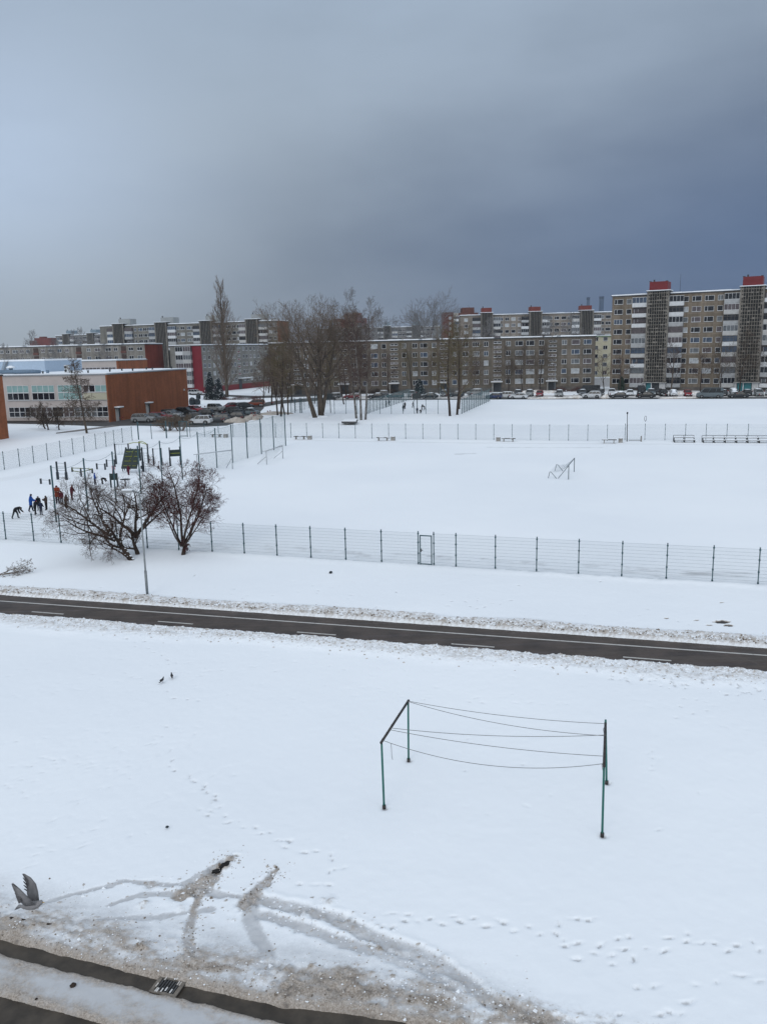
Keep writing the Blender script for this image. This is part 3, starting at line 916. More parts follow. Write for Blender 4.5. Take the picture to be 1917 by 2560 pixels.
PARAPETS = [mat('balcony_panel_white', (0.52, 0.53, 0.54), .7, .10, 1.2), mat('balcony_panel_grey', (0.30, 0.305, 0.31), .8, .18, 1.0), mat('balcony_panel_pale', (0.38, 0.375, 0.365), .8, .14, 1.0)]
DARKFRAME = mat('dark_frame', (0.10, 0.09, 0.08), .6, .2, 3)


def balcony(root, x, z, w, h=2.71, style=None, y=0.0, face=None):
    style = style or rng.choice(['white', 'white', 'white', 'dark', 'grey', 'open'])
    o = link('balcony', balcony_mesh(w, h, style), root)
    if face == 'end':
        o.location, o.rotation_euler = (-y, x, z), (0, 0, -math.pi / 2)
    else:
        o.location = (x, y, z)
    paint(o, rng.choice(PARAPETS), 1)
    if style == 'dark':
        paint(o, DARKFRAME, 2)
    paint(o, rng.choice([GLASS, GLASS_B, CURT_G, GLASS, CURT_G, CURT_D]), 3)
    return o


LATT = mat('lattice_concrete', (0.165, 0.15, 0.13), .9, .3, .8)
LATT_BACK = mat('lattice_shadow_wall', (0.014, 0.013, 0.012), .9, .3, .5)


def lattice_tower(root, x0, x1, z0, z1, y0=-1.6, y1=3.0, pitch=0.9, cols=7, coarse=False, top=None, top_m=None, top_h=2.3, slab=True, tin=.45):
    """stair tower: a box behind a concrete openwork screen"""
    b = MB()
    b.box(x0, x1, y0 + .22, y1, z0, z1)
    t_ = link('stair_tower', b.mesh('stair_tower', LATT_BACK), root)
    s = MB()
    w = x1 - x0
    edge = w * .13
    s.box(x0, x0 + edge * .55, y0, y0 + .219, z0, z1)
    s.box(x1 - edge * .55, x1, y0, y0 + .219, z0, z1)
    n = cols
    for i in range(n + 1):
        x = x0 + edge + (w - 2 * edge) * i / n
        s.box(x - .06, x + .06, y0 + .02, y0 + .218, z0, z1)
    if not coarse:
        rows = int((z1 - z0) / pitch)
        for r in range(rows):
            z = z0 + (r + .5) * (z1 - z0) / rows
            for i in range(-1, n + 1):
                if rng.random() < .07:
                    continue
                xa = x0 + edge * .55 if i < 0 else x0 + edge + (w - 2 * edge) * i / n + .06
                xb = x1 - edge * .55 if i == n else x0 + edge + (w - 2 * edge) * (i + 1) / n - .06
                k = .20 if rng.random() < .14 else .075
                if i in (-1, n):
                    k = .30 if rng.random() < .8 else .1
                s.box(xa, xb, y0 + .03, y0 + .21, z - k, z + k)
    link('lattice_screen', s.mesh('lattice_screen', LATT), t_)
    c_ = MB()
    c_.box(x0 - .25, x1 + .25, y0 - .2, y1 + .1, z1 + .002, z1 + .18)
    c_.box(x0 - .22, x1 + .22, y0 - .17, y1, z1 + .182, z1 + .36, 1)
    link('tower_cap', c_.mesh('tower_cap', [DARK, SNOW]), t_)
    if top:
        m_ = MB()
        m_.box(x0 + tin, x1 - tin - .2, y0 + .5, y1 + 1.5, z1 + .362, z1 + .362 + top_h)
        m_.box(x0 + tin - .12, x0 + tin + .5, y0 + .4, y0 + .9, z1 + .362 + top_h + .002, z1 + top_h + .52, 1)
        m_.box(x1 - tin - .7, x1 - tin - .1, y0 + .4, y0 + .9, z1 + .362 + top_h + .002, z1 + top_h + .50, 1)
        m_.box(x0 + tin + .9, x0 + tin + 1.3, y0 + 1.0, y0 + 1.4, z1 + .362 + top_h + .002, z1 + top_h + .9, 1)
        link('machine_room', m_.mesh('machine_room', [top_m, DARK]), root)
    return t_


def facing(p, q):
    return math.atan2(q[1] - p[1], q[0] - p[0])


RED = mat('red_cladding', (0.135, 0.006, 0.009), .6, .12, .6)
RED_O = mat('faded_red_cladding', (0.13, 0.024, 0.018), .8, .15, .6)
TEAL = mat('teal_door', (0.02, 0.15, 0.17), .5, .15)
DKDOOR = mat('dark_door', (0.02, 0.024, 0.03), .4, .2)
BASEM = mat('basement_wall', (0.10, 0.088, 0.078), .9, .3, .6)

# ---- nine-storey block on the right
P0, P1 = (64.93, 235.2), (100.8, 216.2)
r9 = thing('apartment_building', 'nine storey tan panel block with two red topped lattice stair towers at the right edge', 'building', (*P0, 0), facing(P0, P1))
W9 = panel_mat('tan_panel_wall', (0.160, 0.130, 0.098), (0.26, 0.21, 0.16), 3.28, 2.71, z0=1.5, x0=.35, mortar=.035, streak=.3)
shell(r9, 52, 11.5, 25.75, W9, base=BASEM, bz=.95)
roof(r9, 52, 11.5, 25.752, trim=mat('roof_edge', (.05, .055, .065), .8))
SH = .26
for k in range(9):
    z = 1.95 + 2.71 * k
    for (a, c_, kd) in [(.62, 2.98, 'two'), (3.95, 5.30, 'one'), (19.0, 20.2, 'one'), (21.06, 23.4, 'two'), (24.22, 26.58, 'two'), (27.44, 28.78, 'one')]:
        kk = kd if rng.random() < .8 else rng.choice(['two', 'three', 'pair'] if kd == 'two' else ['one', 'pair'])
        window(r9, a, z, c_ - a, 1.34, kk)
    for j, (a, c_) in enumerate([(5.4, 9.25), (15.12, 18.85), (28.88, 32.6), (38.45, 42.2)]):
        st = None
        if j == 0:
            st = ['white', 'dark', 'open', 'dark', 'white', 'dark', 'open', 'open', 'white'][k]
        elif j == 1:
            st = ['dark', 'white', 'grey', 'dark', 'white', 'dark', 'white', 'dark', 'white'][k]
        elif j == 2:
            st = ['grey', 'dark', 'dark', 'dark', 'dark', 'white', 'dark', 'white', 'white'][k]
        balcony(r9, a + SH, z - .88, c_ - a, style=st)
lattice_tower(r9, 9.27 + .33, 15.05 + .33, 2.5, 26.55, top=True, top_m=RED, pitch=.9, cols=7, top_h=2.25)
lattice_tower(r9, 32.55 + .33, 38.35 + .33, 2.5, 26.55, top=True, top_m=RED, pitch=.9, cols=7, top_h=2.25)
for x0, left in ((9.6, True), (32.88, False)):
    b = MB()
    b.box(x0 - .3, x0 + 6.1, -2.4, -.01, 2.2, 2.42, 0)
    b.box(x0, x0 + .5, -1.7, -.02, -.2, 2.19, 1).box(x0 + 4.2, x0 + 5.75, -1.7, -.02, -.2, 2.19, 1)
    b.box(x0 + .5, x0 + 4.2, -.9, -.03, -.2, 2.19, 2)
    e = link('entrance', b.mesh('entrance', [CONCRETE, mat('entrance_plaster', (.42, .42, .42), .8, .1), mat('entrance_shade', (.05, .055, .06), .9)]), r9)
    d1 = MB()
    if left:
        d1.box(x0 + .65, x0 + 1.95, -1.2, -.901, -.1, 2.1)
    else:
        d1.box(x0 + .65, x0 + 4.05, -1.2, -.901, -.1, 2.1)
    link('door', d1.mesh('door', TEAL), e)
    d2 = MB()
    d2.box(x0 + 2.0, x0 + 2.2, -1.75, -1.3, -.1, 2.1)
    link('door_post', d2.mesh('door_post', WHITE_PAINT), e)
b = MB()
b.tube([(17.6, 1.5, 26.2), (17.6, 1.5, 31.0)], [.06, .03], 5)
link('antenna', b.mesh('antenna', DARK), r9)

# ---- five-storey block in the middle
Q0, Q1 = (10.35, 243.28), (60.56, 235.42)
dq = ((Q1[0] - Q0[0]) / 50.82, (Q1[1] - Q0[1]) / 50.82)
OFF = 44.0
orig = (Q0[0] - dq[0] * OFF, Q0[1] - dq[1] * OFF, 0)
r5 = thing('apartment_building', 'long five storey grey brown block with slit stair windows behind the far parked cars', 'building', orig, facing(Q0, Q1))
W5 = panel_mat('grey_brown_panel_wall', (0.128, 0.110, 0.090), (0.21, 0.17, 0.13), 3.28, 2.667, z0=1.72, x0=.4, mortar=.03, streak=.3)
LEN5 = 50.9 + OFF
shell(r5, LEN5, 11.5, 15.05, W5, base=BASEM, bz=1.25)
rng2 = random.Random(3)
roof(r5, LEN5, 11.5, 15.052, snow=.30, dashes=[(-.2, 45), (46, 49), (51, 66.5), (68.5, 80.3), (81, 84.2), (85.2, LEN5 + .2)])
cols5 = [(47.62, 49.85, 'two'), (44.33, 46.6, 'two'), (41.62, 43.02, 'pair'), (35.28, 36.71, 'pair'), (31.72, 34.02, 'two'), (28.66, 30.82, 'two'), (25.95, 27.31, 'pair'), (19.7, 21.0, 'pair'),
         (16.5, 18.4, 'three'), (13.6, 15.3, 'pair'), (10.67, 11.98, 'one'), (4.77, 6.08, 'one'), (1.43, 3.52, 'two'), (-.94, .52, 'pair'), (-4.03, -2.79, 'pair'), (-9.99, -8.66, 'pair'),
         (-13.12, -11.16, 'two'), (-15.72, -14.38, 'one'), (-19.0, -17.6, 'pair'), (-24.5, -23.1, 'pair'), (-27.5, -26.2, 'pair'), (-30.6, -28.6, 'two'), (-33.5, -32.1, 'pair'), (-39, -37.7, 'pair'), (-42, -40.2, 'two')]
for k in range(5):
    for a, c_, kd in cols5:
        window(r5, a + OFF, 2.32 + 2.667 * k, c_ - a, 1.36, kd if rng.random() < .8 else rng.choice(['pair', 'one', 'two']))
for a in (38.0, 22.5, 7.1, -7.4, -22.4, -36.6):
    for j in range(9):
        window(r5, a + OFF, 3.25 + 1.32 * j, 2.2, .52, 'pair', name='stair_window', glass=rng.choice([GLASS, CURT_D, GLASS]))
    b = MB()
    b.box(a + OFF - .7, a + OFF + 2.6, -1.5, -.02, 2.72, 2.92, 0)
    b.box(a + OFF - .68, a + OFF + 2.58, -1.48, -.03, 2.922, 3.08, 1)
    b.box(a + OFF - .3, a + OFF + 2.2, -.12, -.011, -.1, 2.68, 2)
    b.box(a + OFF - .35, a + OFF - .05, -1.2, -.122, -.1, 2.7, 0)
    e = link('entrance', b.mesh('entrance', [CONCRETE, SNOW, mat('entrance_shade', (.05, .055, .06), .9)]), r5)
    d1 = MB()
    d1.box(a + OFF + .5, a + OFF + 1.6, -.2, -.121, -.1, 2.05)
    link('door', d1.mesh('door', DKDOOR), e)

# ---- cream building showing between the two
cb_ = thing('apartment_building', 'cream building with a green roof edge glimpsed behind the end of the grey brown block', 'building', (60.0, 262.6, 0), R(-6))
shell(cb_, 22, 11, 15.2, mat('cream_render', (.50, .47, .35), .85, .08, .5), base=BASEM, bz=2.2)
roof(cb_, 22, 11, 15.2, trim=mat('green_trim', (.10, .19, .09), .8), snow=.2)
for k in range(5):
    for x, w in ((7.2, 1.1), (9.8, 1.35), (13, 1.35)):
        window(cb_, x, 3.5 + 2.6 * k, w, 1.2, rng.choice(['pair', 'one']))
b = MB()
b.box(6.6, 13.2, -5.2, -.4, -.2, 2.6, 0)
b.box(6.5, 13.3, -5.3, -.35, 2.602, 2.85, 1)
link('shed', b.mesh('shed', [mat('white_shed', (.6, .6, .61), .7, .08), SNOW]), cb_)

# ---- five-storey block with the crimson end wall
C1, C2 = (-58, 272), (-41, 318)
m5 = thing('apartment_building', 'five storey grey building with an end wall half crimson and half white balconies', 'building', (*C1, 0), facing(C1, C2))
W4 = panel_mat('light_grey_panel_wall', (0.205, 0.20, 0.185), (0.16, 0.155, 0.14), 3.0, 2.63, z0=2.2, mortar=.02, streak=.25)
shell(m5, 54, 12, 15.2, W4, base=mat('red_plinth', (.18, .03, .035), .9, .2), bz=1.9)
roof(m5, 54, 12, 15.202, snow=.28)
for k in range(5):
    z = 2.85 + 2.65 * k
    for a in (.85, 3.7, 6.7, 9.4, 12.4, 15.4, 18.3, 20.5, 26.6, 28.8, 31.7, 34.5, 37.5, 44, 47):
        window(m5, a, z, 1.4, 1.3, 'pair')
    for j in range(2):
        balcony(m5, 6.3 + 2.88 * j, z - .92, 2.86, style='white', face='end')
for j in range(9):
    window(m5, 23.0, 3.8 + 1.28 * j, 1.9, .55, 'one', name='stair_window', glass=RED if j % 2 else CURT_G)
b = MB()
b.box(-.09, -.003, .0, 5.9, 0.3, 15.15)
link('end_panel', b.mesh('end_panel', mat('crimson_cladding', (0.155, 0.005, 0.014), .7, .1, .5)), m5)
b = MB()
b.box(22.6, 29.8, -1.6, -.02, 3.6, 3.8, 0)
b.box(22.62, 29.78, -1.58, -.03, 3.802, 4.0, 1)
b.box(23.0, 25.0, -.15, -.03, 0, 3.5, 2)
link('entrance', b.mesh('entrance', [CONCRETE, SNOW, DKDOOR]), m5)

# ---- five-storey block on the far left with a rust red end wall
d5 = math.hypot(97, -24)
L0, L1 = (-176.2, 296), (-79.2, 272)
l5 = thing('apartment_building', 'pale grey five storey block with a rust red end wall, above the school roof', 'building', (*L0, 0), facing(L0, L1))
W6 = panel_mat('pale_grey_panel_wall', (0.22, 0.205, 0.185), (0.27, 0.25, 0.22), 3.2, 2.66, z0=2.0, mortar=.025, streak=.35)
LL = 103.2
shell(l5, LL, 11.5, 16.0, W6)
roof(l5, LL, 11.5, 16.002, snow=.3, dashes=[(-.2, 40), (41, 58), (59.5, 67), (68.5, 79), (80.5, 88), (89, 95), (96, LL + .2)])
b = MB()
b.box(LL + .003, LL + .06, 0.0, 11.5, 0, 15.95)
link('end_panel', b.mesh('end_panel', panel_mat('rust_brick', (0.155, 0.032, 0.020), (.19, .05, .035), 2.4, 2.66, mortar=.02, var=.15)), l5)
BR = mat('brown_loggia', (.12, .055, .045), .9, .2)
for k in (1, 2, 3, 4):
    z = 14.15 - 2.65 * (4 - k)
    for a, w in [(48.9, 1.3), (51.12, 1.4), (53.75, 2.2), (56.6, 1.6), (59.0, 1.3), (64.8, 1.4), (67.6, 2.2), (70.98, 1.6), (73.9, 1.4), (82.0, 1.4), (85.0, 2.0), (88.9, 2.1), (92.0, 1.3), (97.37, 1.7), (100.46, 1.9)]:
        window(l5, a, z, w, 1.05, 'pair', glass=rng.choice([GLASS, GLASS, CURT_D, GLASS_B, CURT_G]))
    for a, w in ((61.8, 2.0), (78.0, 2.0), (94.6, 1.9)):
        b = MB()
        b.box(a, a + w, -.35, -.02, z - .75, z + .05)
        b.box(a + .05, a + w - .05, -.1, -.021, z + .051, z + 1.5, 1)
        link('loggia', b.mesh('loggia', [BR, mat('loggia_inside', (.06, .04, .035), .9)]), l5)

# ---- nine-storey blocks further back: only the storeys that rise into view
GREYROOM = mat('grey_machine_room', (0.26, 0.275, 0.28), .8, .08, .5)
MIX9 = panel_mat('weathered_panel_wall', (0.155, 0.147, 0.128), (0.2, 0.185, 0.16), 3.2, 2.71, z0=1.2, mortar=.025, streak=.3)


def back_block(label, p, q, L, H, towers, bal, wins, wallm, room, rows, latt=True, end=None, depth=12, shift=0, room_off=0):
    t_ = thing('apartment_building', label, 'building', (*p, 0), facing(p, q), )
    shell(t_, L, depth, H, wallm)
    roof(t_, L, depth, H + .002, snow=.3)
    for (a, c_) in towers:
        lattice_tower(t_, a, c_, 0, H + 1.0, coarse=True, cols=6, top=False)
        m_ = MB()
        ro = room_off
        m_.box(a + .5 + ro, c_ - .3 + ro * 1.9, 1.5, 6.5, H + 1.38 if ro == 0 else H + .6, H + 3.4)
        m_.box(a + .9 + ro, a + 1.3 + ro, 2.0, 2.4, H + 3.402, H + 4.1, 1)
        link('machine_room', m_.mesh('machine_room', [room, DARK]), t_)
    for k in range(rows):
        z = H - 2.45 - 2.71 * k
        for a, w in wins:
            window(t_, a, z, w, 1.35, rng.choice(['two', 'pair', 'two', 'one']))
        for a, w in bal:
            balcony(t_, a, z - .88, w, style=rng.choice(['white', 'white', 'dark', 'open']))
    if end:
        b_ = MB()
        b_.box(L + .003, L + .06, 0, depth, 0, H)
        link('end_panel', b_.mesh('end_panel', end), t_)
    return t_


back_block('nine storey grey block with grey roof boxes and a brown end wall behind the poplar', (-132.7, 400), (-45.05, 372), 92.0, 26.0,
           [(7.9, 13.9), (30.7, 37.0), (54.0, 60.3), (77.0, 83.2)],
           [(4.5, 3.2), (14.1, 4.0), (27.2, 3.4), (37.2, 4.0), (50.4, 3.5), (60.5, 3.4), (73.6, 3.4), (83.4, 4.0)],
           [(18.7, 1.3), (21.0, 2.2), (23.5, 2.2), (25.7, 1.3), (41.5, 1.3), (43.4, 2.1), (46.7, 2.1), (49.0, 1.2), (64.6, 1.4), (66.8, 2.0), (69.6, 2.1), (72.2, 1.2), (87.8, 1.5), (90.0, 1.7)],
           MIX9, GREYROOM, 4, end=panel_mat('brown_brick', (0.24, 0.085, 0.045), (.2, .08, .05), 2.4, 2.7, mortar=.02, var=.12), room_off=1.2)
back_block('nine storey grey block with red machine rooms, behind the roof of the grey brown block', (36.5, 378), (110, 375), 92.0, 26.6,
           [(9.0, 14.3), (30.5, 36.1), (53.0, 58.8)],
           [(5.2, 3.6), (14.5, 3.2), (27.0, 3.3), (36.2, 3.4), (49.3, 3.4), (59.0, 3.3)],
           [(1.6, 1.6), (17.7, 1.2), (19.8, 1.8), (22.6, 1.9), (25.5, 1.3), (39.8, 1.1), (41.8, 2.1), (44.8, 2.3), (47.6, 1.3), (62.6, 1.2), (64.4, 2.3), (67.5, 2.2)],
           panel_mat('brownish_panel_wall', (0.19, 0.165, 0.14), (0.25, 0.21, 0.18), 3.2, 2.71, z0=1.2, mortar=.025, streak=.3), RED_O, 4)
back_block('distant grey nine storey block with dark towers in the centre behind the birches', (-40.0, 535), (36.1, 535), 78.0, 26.0,
           [(7.9, 12.0), (24.9, 29.2), (42.7, 47.2), (60.6, 65.4)], [(12.6, 3.6), (21.0, 3.5), (38.8, 3.5), (47.8, 3.6), (57.0, 3.4), (66.0, 3.6)],
           [(3.5, 2), (15.5, 2), (18, 2), (32, 2), (35, 2), (52, 2), (54.4, 2), (70, 2), (73, 2)],
           panel_mat('far_panel_wall', (0.17, 0.165, 0.16), (0.2, 0.19, 0.18), 3.2, 2.71, mortar=.02), mat('bluish_machine_room', (.16, .21, .25), .8), 3)
back_block('small distant grey block with two blue grey roof boxes, left of the long grey block', (-215.6, 560), (-179.1, 540), 46.0, 25.8,
           [(7.9, 13.9), (30.6, 36.4)], [(3.5, 3.6), (14.2, 3.6), (26.5, 3.6), (37, 3.6)], [(1, 2), (18.5, 2), (22.0, 2), (42, 2)],
           MATS['far_panel_wall'], MATS['bluish_machine_room'], 3)

# brick towers far off
BRICK_T = panel_mat('tower_brick', (0.105, 0.042, 0.032), (.2, .08, .06), 3.0, 2.8, mortar=.02, var=.12)
bt = thing('tower_block', 'stepped red brick tower block with one white balcony column, beside a tall pale tree', 'building', (34.2, 450, 0), 0)
b = MB()
b.box(0, 5.4, 0, 14, 0, 31.3).box(8.3, 18.7, .5, 14, 0, 30.8)
link('wall', b.mesh('wall', BRICK_T), bt)
b = MB()
b.box(10.2, 16.6, 1, 12, 30.802, 33.6)
link('machine_room', b.mesh('machine_room', BRICK_T), bt)
b = MB()
b.box(5.401, 8.299, 1.0, 13, 0, 30.9)
link('balcony_bay', b.mesh('balcony_bay', mat('pale_bay', (.33, .31, .28), .8, .2)), bt)
for k in range(4):
    z = 27.6 - 2.8 * k
    window(bt, 3.0, z, 1.3, 1.4, 'one', glass=CURT_W)
    balcony(bt, 5.45, z - .9, 2.8, style='white', y=1.0)
for (x0, x1, z) in ((-.2, 5.6, 31.302), (8.1, 18.9, 30.802)):
    pass
rt = thing('tower_block', 'distant dark red tower block with a raised centre, behind the big trees', 'building', (-30.5, 560, 0), 0)
b = MB()
b.box(0, 22, 0, 16, 0, 33.2)
link('wall', b.mesh('wall', panel_mat('dark_tower_brick', (0.14, 0.045, 0.04), (.13, .05, .05), 3.0, 2.8, mortar=.02, var=.12)), rt)
b = MB()
b.box(7.2, 19, 2, 12, 33.202, 36.6)
link('machine_room', b.mesh('machine_room', MATS['dark_tower_brick']), rt)
b = MB()
b.box(5.5, 8.8, -.25, -.01, 20, 32.4).box(15, 19.5, -.25, -.01, 18, 32.4)
link('red_bay', b.mesh('red_bay', RED), rt)
for k in range(4):
    for x in (1.0, 3.2, 10.2, 12.6):
        window(rt, x, 29.6 - 2.8 * k, 1.5, 1.5, 'one', glass=CURT_W if x < 5 else GLASS)
lb = thing('tower_block', 'small distant red brick building on the skyline at the far left', 'building', (-250, 600, 0), R(4))
b = MB()
b.box(0, 3.2, 0, 14, 0, 24).box(3.201, 15, .3, 14, 0, 25.8)
link('wall', b.mesh('wall', MATS['dark_tower_brick']), lb)
b = MB()
b.box(6, 10, 3, 8, 25.802, 26.8)
link('machine_room', b.mesh('machine_room', MATS['dark_tower_brick']), lb)
for x, h, lab in ((346.5, 88.5, 'left of two slim blue grey chimneys on the dark horizon'), (368.5, 89.5, 'right and thicker of two blue grey chimneys, beside the nine storey tan block')):
    c_ = thing('factory_chimney', lab, 'chimney', (x, 1400, 0), 0, 'factory chimneys on the horizon')
    b = MB()
    r0 = 2.6 if x < 360 else 3.6
    b.tube([(0, 0, 0), (0, 0, h)], [r0 * 1.25, r0], 14)
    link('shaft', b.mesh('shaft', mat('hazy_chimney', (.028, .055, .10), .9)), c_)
    b = MB()
    b.tube([(0, 0, h - 3), (0, 0, h + .6)], [r0 + .4, r0 + .4], 14)
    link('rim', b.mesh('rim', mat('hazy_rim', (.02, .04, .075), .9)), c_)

# ------------------------------------------------------------------ the school
S0, S1 = (-75.28, 166.47), (-53.12, 161.75)
dS = ((S1[0] - S0[0]) / 22.66, (S1[1] - S0[1]) / 22.66)
EXT = 26.0
sc = thing('school_building', 'two storey school with a pinkish white front and a long orange brick side wall', 'building', (S1[0] - dS[0] * (22.66 + EXT), S1[1] - dS[1] * (22.66 + EXT), 0), facing(S0, S1))
SW = 22.66 + EXT
BRICK = panel_mat('orange_brick', (0.245, 0.085, 0.038), (.24, .095, .05), .5, .16, mortar=.012, var=.14, off=.5, streak=.18)
PINK = mat('pinkish_render', (0.42, 0.375, 0.355), .85, .06, .5)
b = MB()
b.box(0, SW - .3, 0, 35.3, 0.35, 9.2)
link('wall', b.mesh('wall', PINK), sc)
b = MB()
b.box(SW - .299, SW, -.12, 35.62, -.3, 9.2)
link('brick_wall', b.mesh('brick_wall', BRICK), sc)
b = MB()
b.box(0.1, SW - .31, .06, 35.2, -.3, .349)
link('plinth', b.mesh('plinth', mat('dark_plinth', (.07, .06, .058), .9, .2)), sc)
b = MB()
b.box(-.1, SW + .12, -.22, 35.72, 9.202, 9.42)
rf = link('roof', b.mesh('roof', mat('grey_flashing', (.25, .27, .29), .6, .1)), sc)
b = MB()
n = 24
for i in range(n):
    b.box(0 + SW * i / n, SW * (i + 1) / n - (.0 if i < n - 1 else .12), -.05, 35.5, 9.422, 9.55 + .07 * rng.random())
link('roof_snow', b.mesh('roof_snow', SNOW), rf)
GREENB = mat('window_green_blind', (0.20, 0.32, 0.315), .4, .12, .8)
for (x, w, top, bot) in ((.42, 4.9, GREENB, GLASS), (6.0, 5.0, GREENB, GLASS), (11.75, 5.2, GREENB, GREENB)):
    window(sc, EXT + x, 5.92, w, 1.42, 'four', glass=top)
    window(sc, EXT + x, 4.46, w, 1.40, 'four', glass=bot)
window(sc, EXT + 17.35, 5.9, 1.25, 1.35, 'one', glass=CURT_D)
window(sc, EXT + 18.62, 5.9, 1.25, 1.35, 'one', glass=GLASS)
window(sc, EXT + 19.9, 5.9, 2.5, 1.35, 'pair', glass=GREENB)
b = MB()
b.box(EXT + 17.3, EXT + 22.4, -.08, -.005, 4.4, 5.7)
link('spandrel_panel', b.mesh('spandrel_panel', mat('beige_spandrel', (.40, .38, .29), .8, .05)), sc)
b = MB()
b.box(EXT + .2, EXT + 22.5, -.16, -.09, 4.30, 4.38)
link('string_course', b.mesh('string_course', mat('grey_flashing', (.25, .27, .29), .6)), sc)
for i in range(9):
    window(sc, EXT + .42 + i * 2.44, 1.06, 2.38, 1.98, 'pair+', glass=[GLASS, GLASS, CURT_D, CURT_D, GLASS, CURT_D, CURT_G, CURT_G, GLASS][i])
for (yy, hh) in ((2.6, 2.55), (15.1, 2.6)):
    b = MB()
    b.box(SW + .001, SW + .16, yy - .55, yy + .55, 0, hh)
    dr = link('door', b.mesh('door', mat('pale_door', (.46, .46, .45), .7, .1)), sc)
    b = MB()
    b.box(SW + .161, SW + .3, yy + .45, yy + .7, 0, hh, 0)
    b.box(SW + .001, SW + 1.1, yy - .9, yy + 1.0, hh + .02, hh + .14, 0).box(SW + .01, SW + 1.08, yy - .88, yy + .98, hh + .142, hh + .34, 1)
    link('canopy', b.mesh('canopy', [DARK, SNOW]), dr)
b = MB()
b.box(SW + .001, SW + .3, 33.2, 33.5, 4.4, 4.75)
link('wall_lamp', b.mesh('wall_lamp', WHITE_PAINT), sc)
b = MB()
b.box(SW - .8, SW - .4, -.4, -.03, 3.0, 3.2)
link('floodlight', b.mesh('floodlight', WHITE_PAINT), sc)
# things on the roof
b = MB()
b.box(0, 25, 15.5, 30, 9.6, 12.0)
b.box(-.05, 25.1, 15.4, 30.1, 12.002, 12.35, 1)
link('roof_hall', b.mesh('roof_hall', [mat('pale_blue_sheet', (.36, .45, .56), .6, .06), SNOW]), sc)
b = MB()
for i in range(9):
    b.box(14.3 + .15 * i, 15.1 + .15 * i, 15.1 - .001 * i, 15.38, 9.7 + .28 * i, 9.76 + .28 * i)
b.tube([(14.2, 15.2, 9.6), (15.5, 15.2, 12.3)], .04, 4).tube([(15.0, 15.2, 9.6), (16.4, 15.2, 12.3)], .04, 4)
link('roof_ladder', b.mesh('roof_ladder', mat('grey_flashing', (.25, .27, .29), .6)), sc)
BLUE_DUCT = mat('blue_grey_duct', (.12, .18, .25), .6, .15)
b = MB()
b.tube([(22.0, 3.2, 10.0), (30.5, 3.0, 10.0), (31.5, 4.2, 9.9)], [.42, .42, .35], 10)
b.box(27.5, 28.5, 2.9, 3.8, 9.55, 9.9).box(32.5, 33.0, 4.6, 4.9, 9.55, 10.2)
link('duct', b.mesh('duct', BLUE_DUCT), sc)
b = MB()
b.tube([(25.2, 3.6, 9.6), (25.2, 3.6, 10.8)], .4, 10).tube([(25.2, 3.6, 10.75), (25.2, 3.6, 10.95), (25.2, 3.6, 11.25)], [.85, .85, .2], 12, 1)
link('roof_vent', b.mesh('roof_vent', [BLUE_DUCT, SNOW]), sc)
b = MB()
b.box(36.9, 37.8, 4.2, 4.8, 9.6, 11.15)
ac = link('cooling_unit', b.mesh('cooling_unit', WHITE_PAINT), sc)
for z in (10.05, 10.72):
    b = MB()
    b.tube([(37.2, 4.199, z), (37.2, 4.15, z)], .27, 14)
    link('fan', b.mesh('fan', DARK), ac)
for i, (x, y) in enumerate([(33.5, 2.0), (39.5, 2.6), (43.5, 2.0), (44.2, 9), (46.6, 14), (43, 16), (47, 22), (44, 25), (47.2, 31)]):
    b = MB()
    b.tube([(x, y, 9.5), (x, y, 9.95)], .16, 8)
    b.tube([(x, y, 9.94), (x, y, 10.05)], .24, 8)
    link('roof_pipe', b.mesh('roof_pipe', DARK), sc)

sw = thing('school_wing', 'white school wing with a low window band and brick end behind the snowy school roof', 'building', (-70.71, 225, 0), facing(S0, S1))
b = MB()
b.box(-52, -.3, 0, 16.6, 0, 11.3)
link('wall', b.mesh('wall', PINK), sw)
b = MB()
b.box(-.299, 0, -.1, 16.7, 0, 11.3)
link('brick_wall', b.mesh('brick_wall', BRICK), sw)
b = MB()
b.box(-52, .1, -.2, 16.8, 11.302, 11.48)
rf2 = link('roof', b.mesh('roof', MATS['grey_flashing']), sw)
b = MB()
for i in range(14):
    b.box(-52 + 3.7 * i, -52 + 3.7 * (i + 1), -.1 if i not in (3, 6, 9) else 1.2, 16.6, 11.482, 11.66 + .1 * rng.random())
link('roof_snow', b.mesh('roof_snow', SNOW), rf2)
for i in range(7):
    for z in (7.5, 8.65):
        window(sw, -5.0 - 4.65 * i, z, 4.4, 1.05, 'four', glass=CURT_D)
for x, w in ((-17, 3.0), (-30, 4.2), (-44, 3.2)):
    b = MB()
    b.box(x, x + w, .3, 3.5, 11.7, 12.15)
    link('roof_light', b.mesh('roof_light', DARK), sw)

wg = thing('school_wing', 'orange brick corner of a nearer school wing cut off by the left edge', 'building', (-60.72, 133.8, 0), facing(S0, S1))
b = MB()
b.box(-40, 0, -34, 0, -.3, 10.0)
link('wall', b.mesh('wall', BRICK), wg)
b = MB()
b.box(-40.1, .12, -34.1, .12, 10.002, 10.25)
b.box(-40, 0, -34, 0, 10.252, 10.38, 1)
link('roof', b.mesh('roof', [mat('dark_flashing', (.06, .05, .045), .8), SNOW]), wg)

# ================================================================== TREES
def bark(name, c, var=.35, sc=3.0, c2=None):
    return mat(name, c, .92, var, sc, bump=.4, col2=c2, spec=.15)


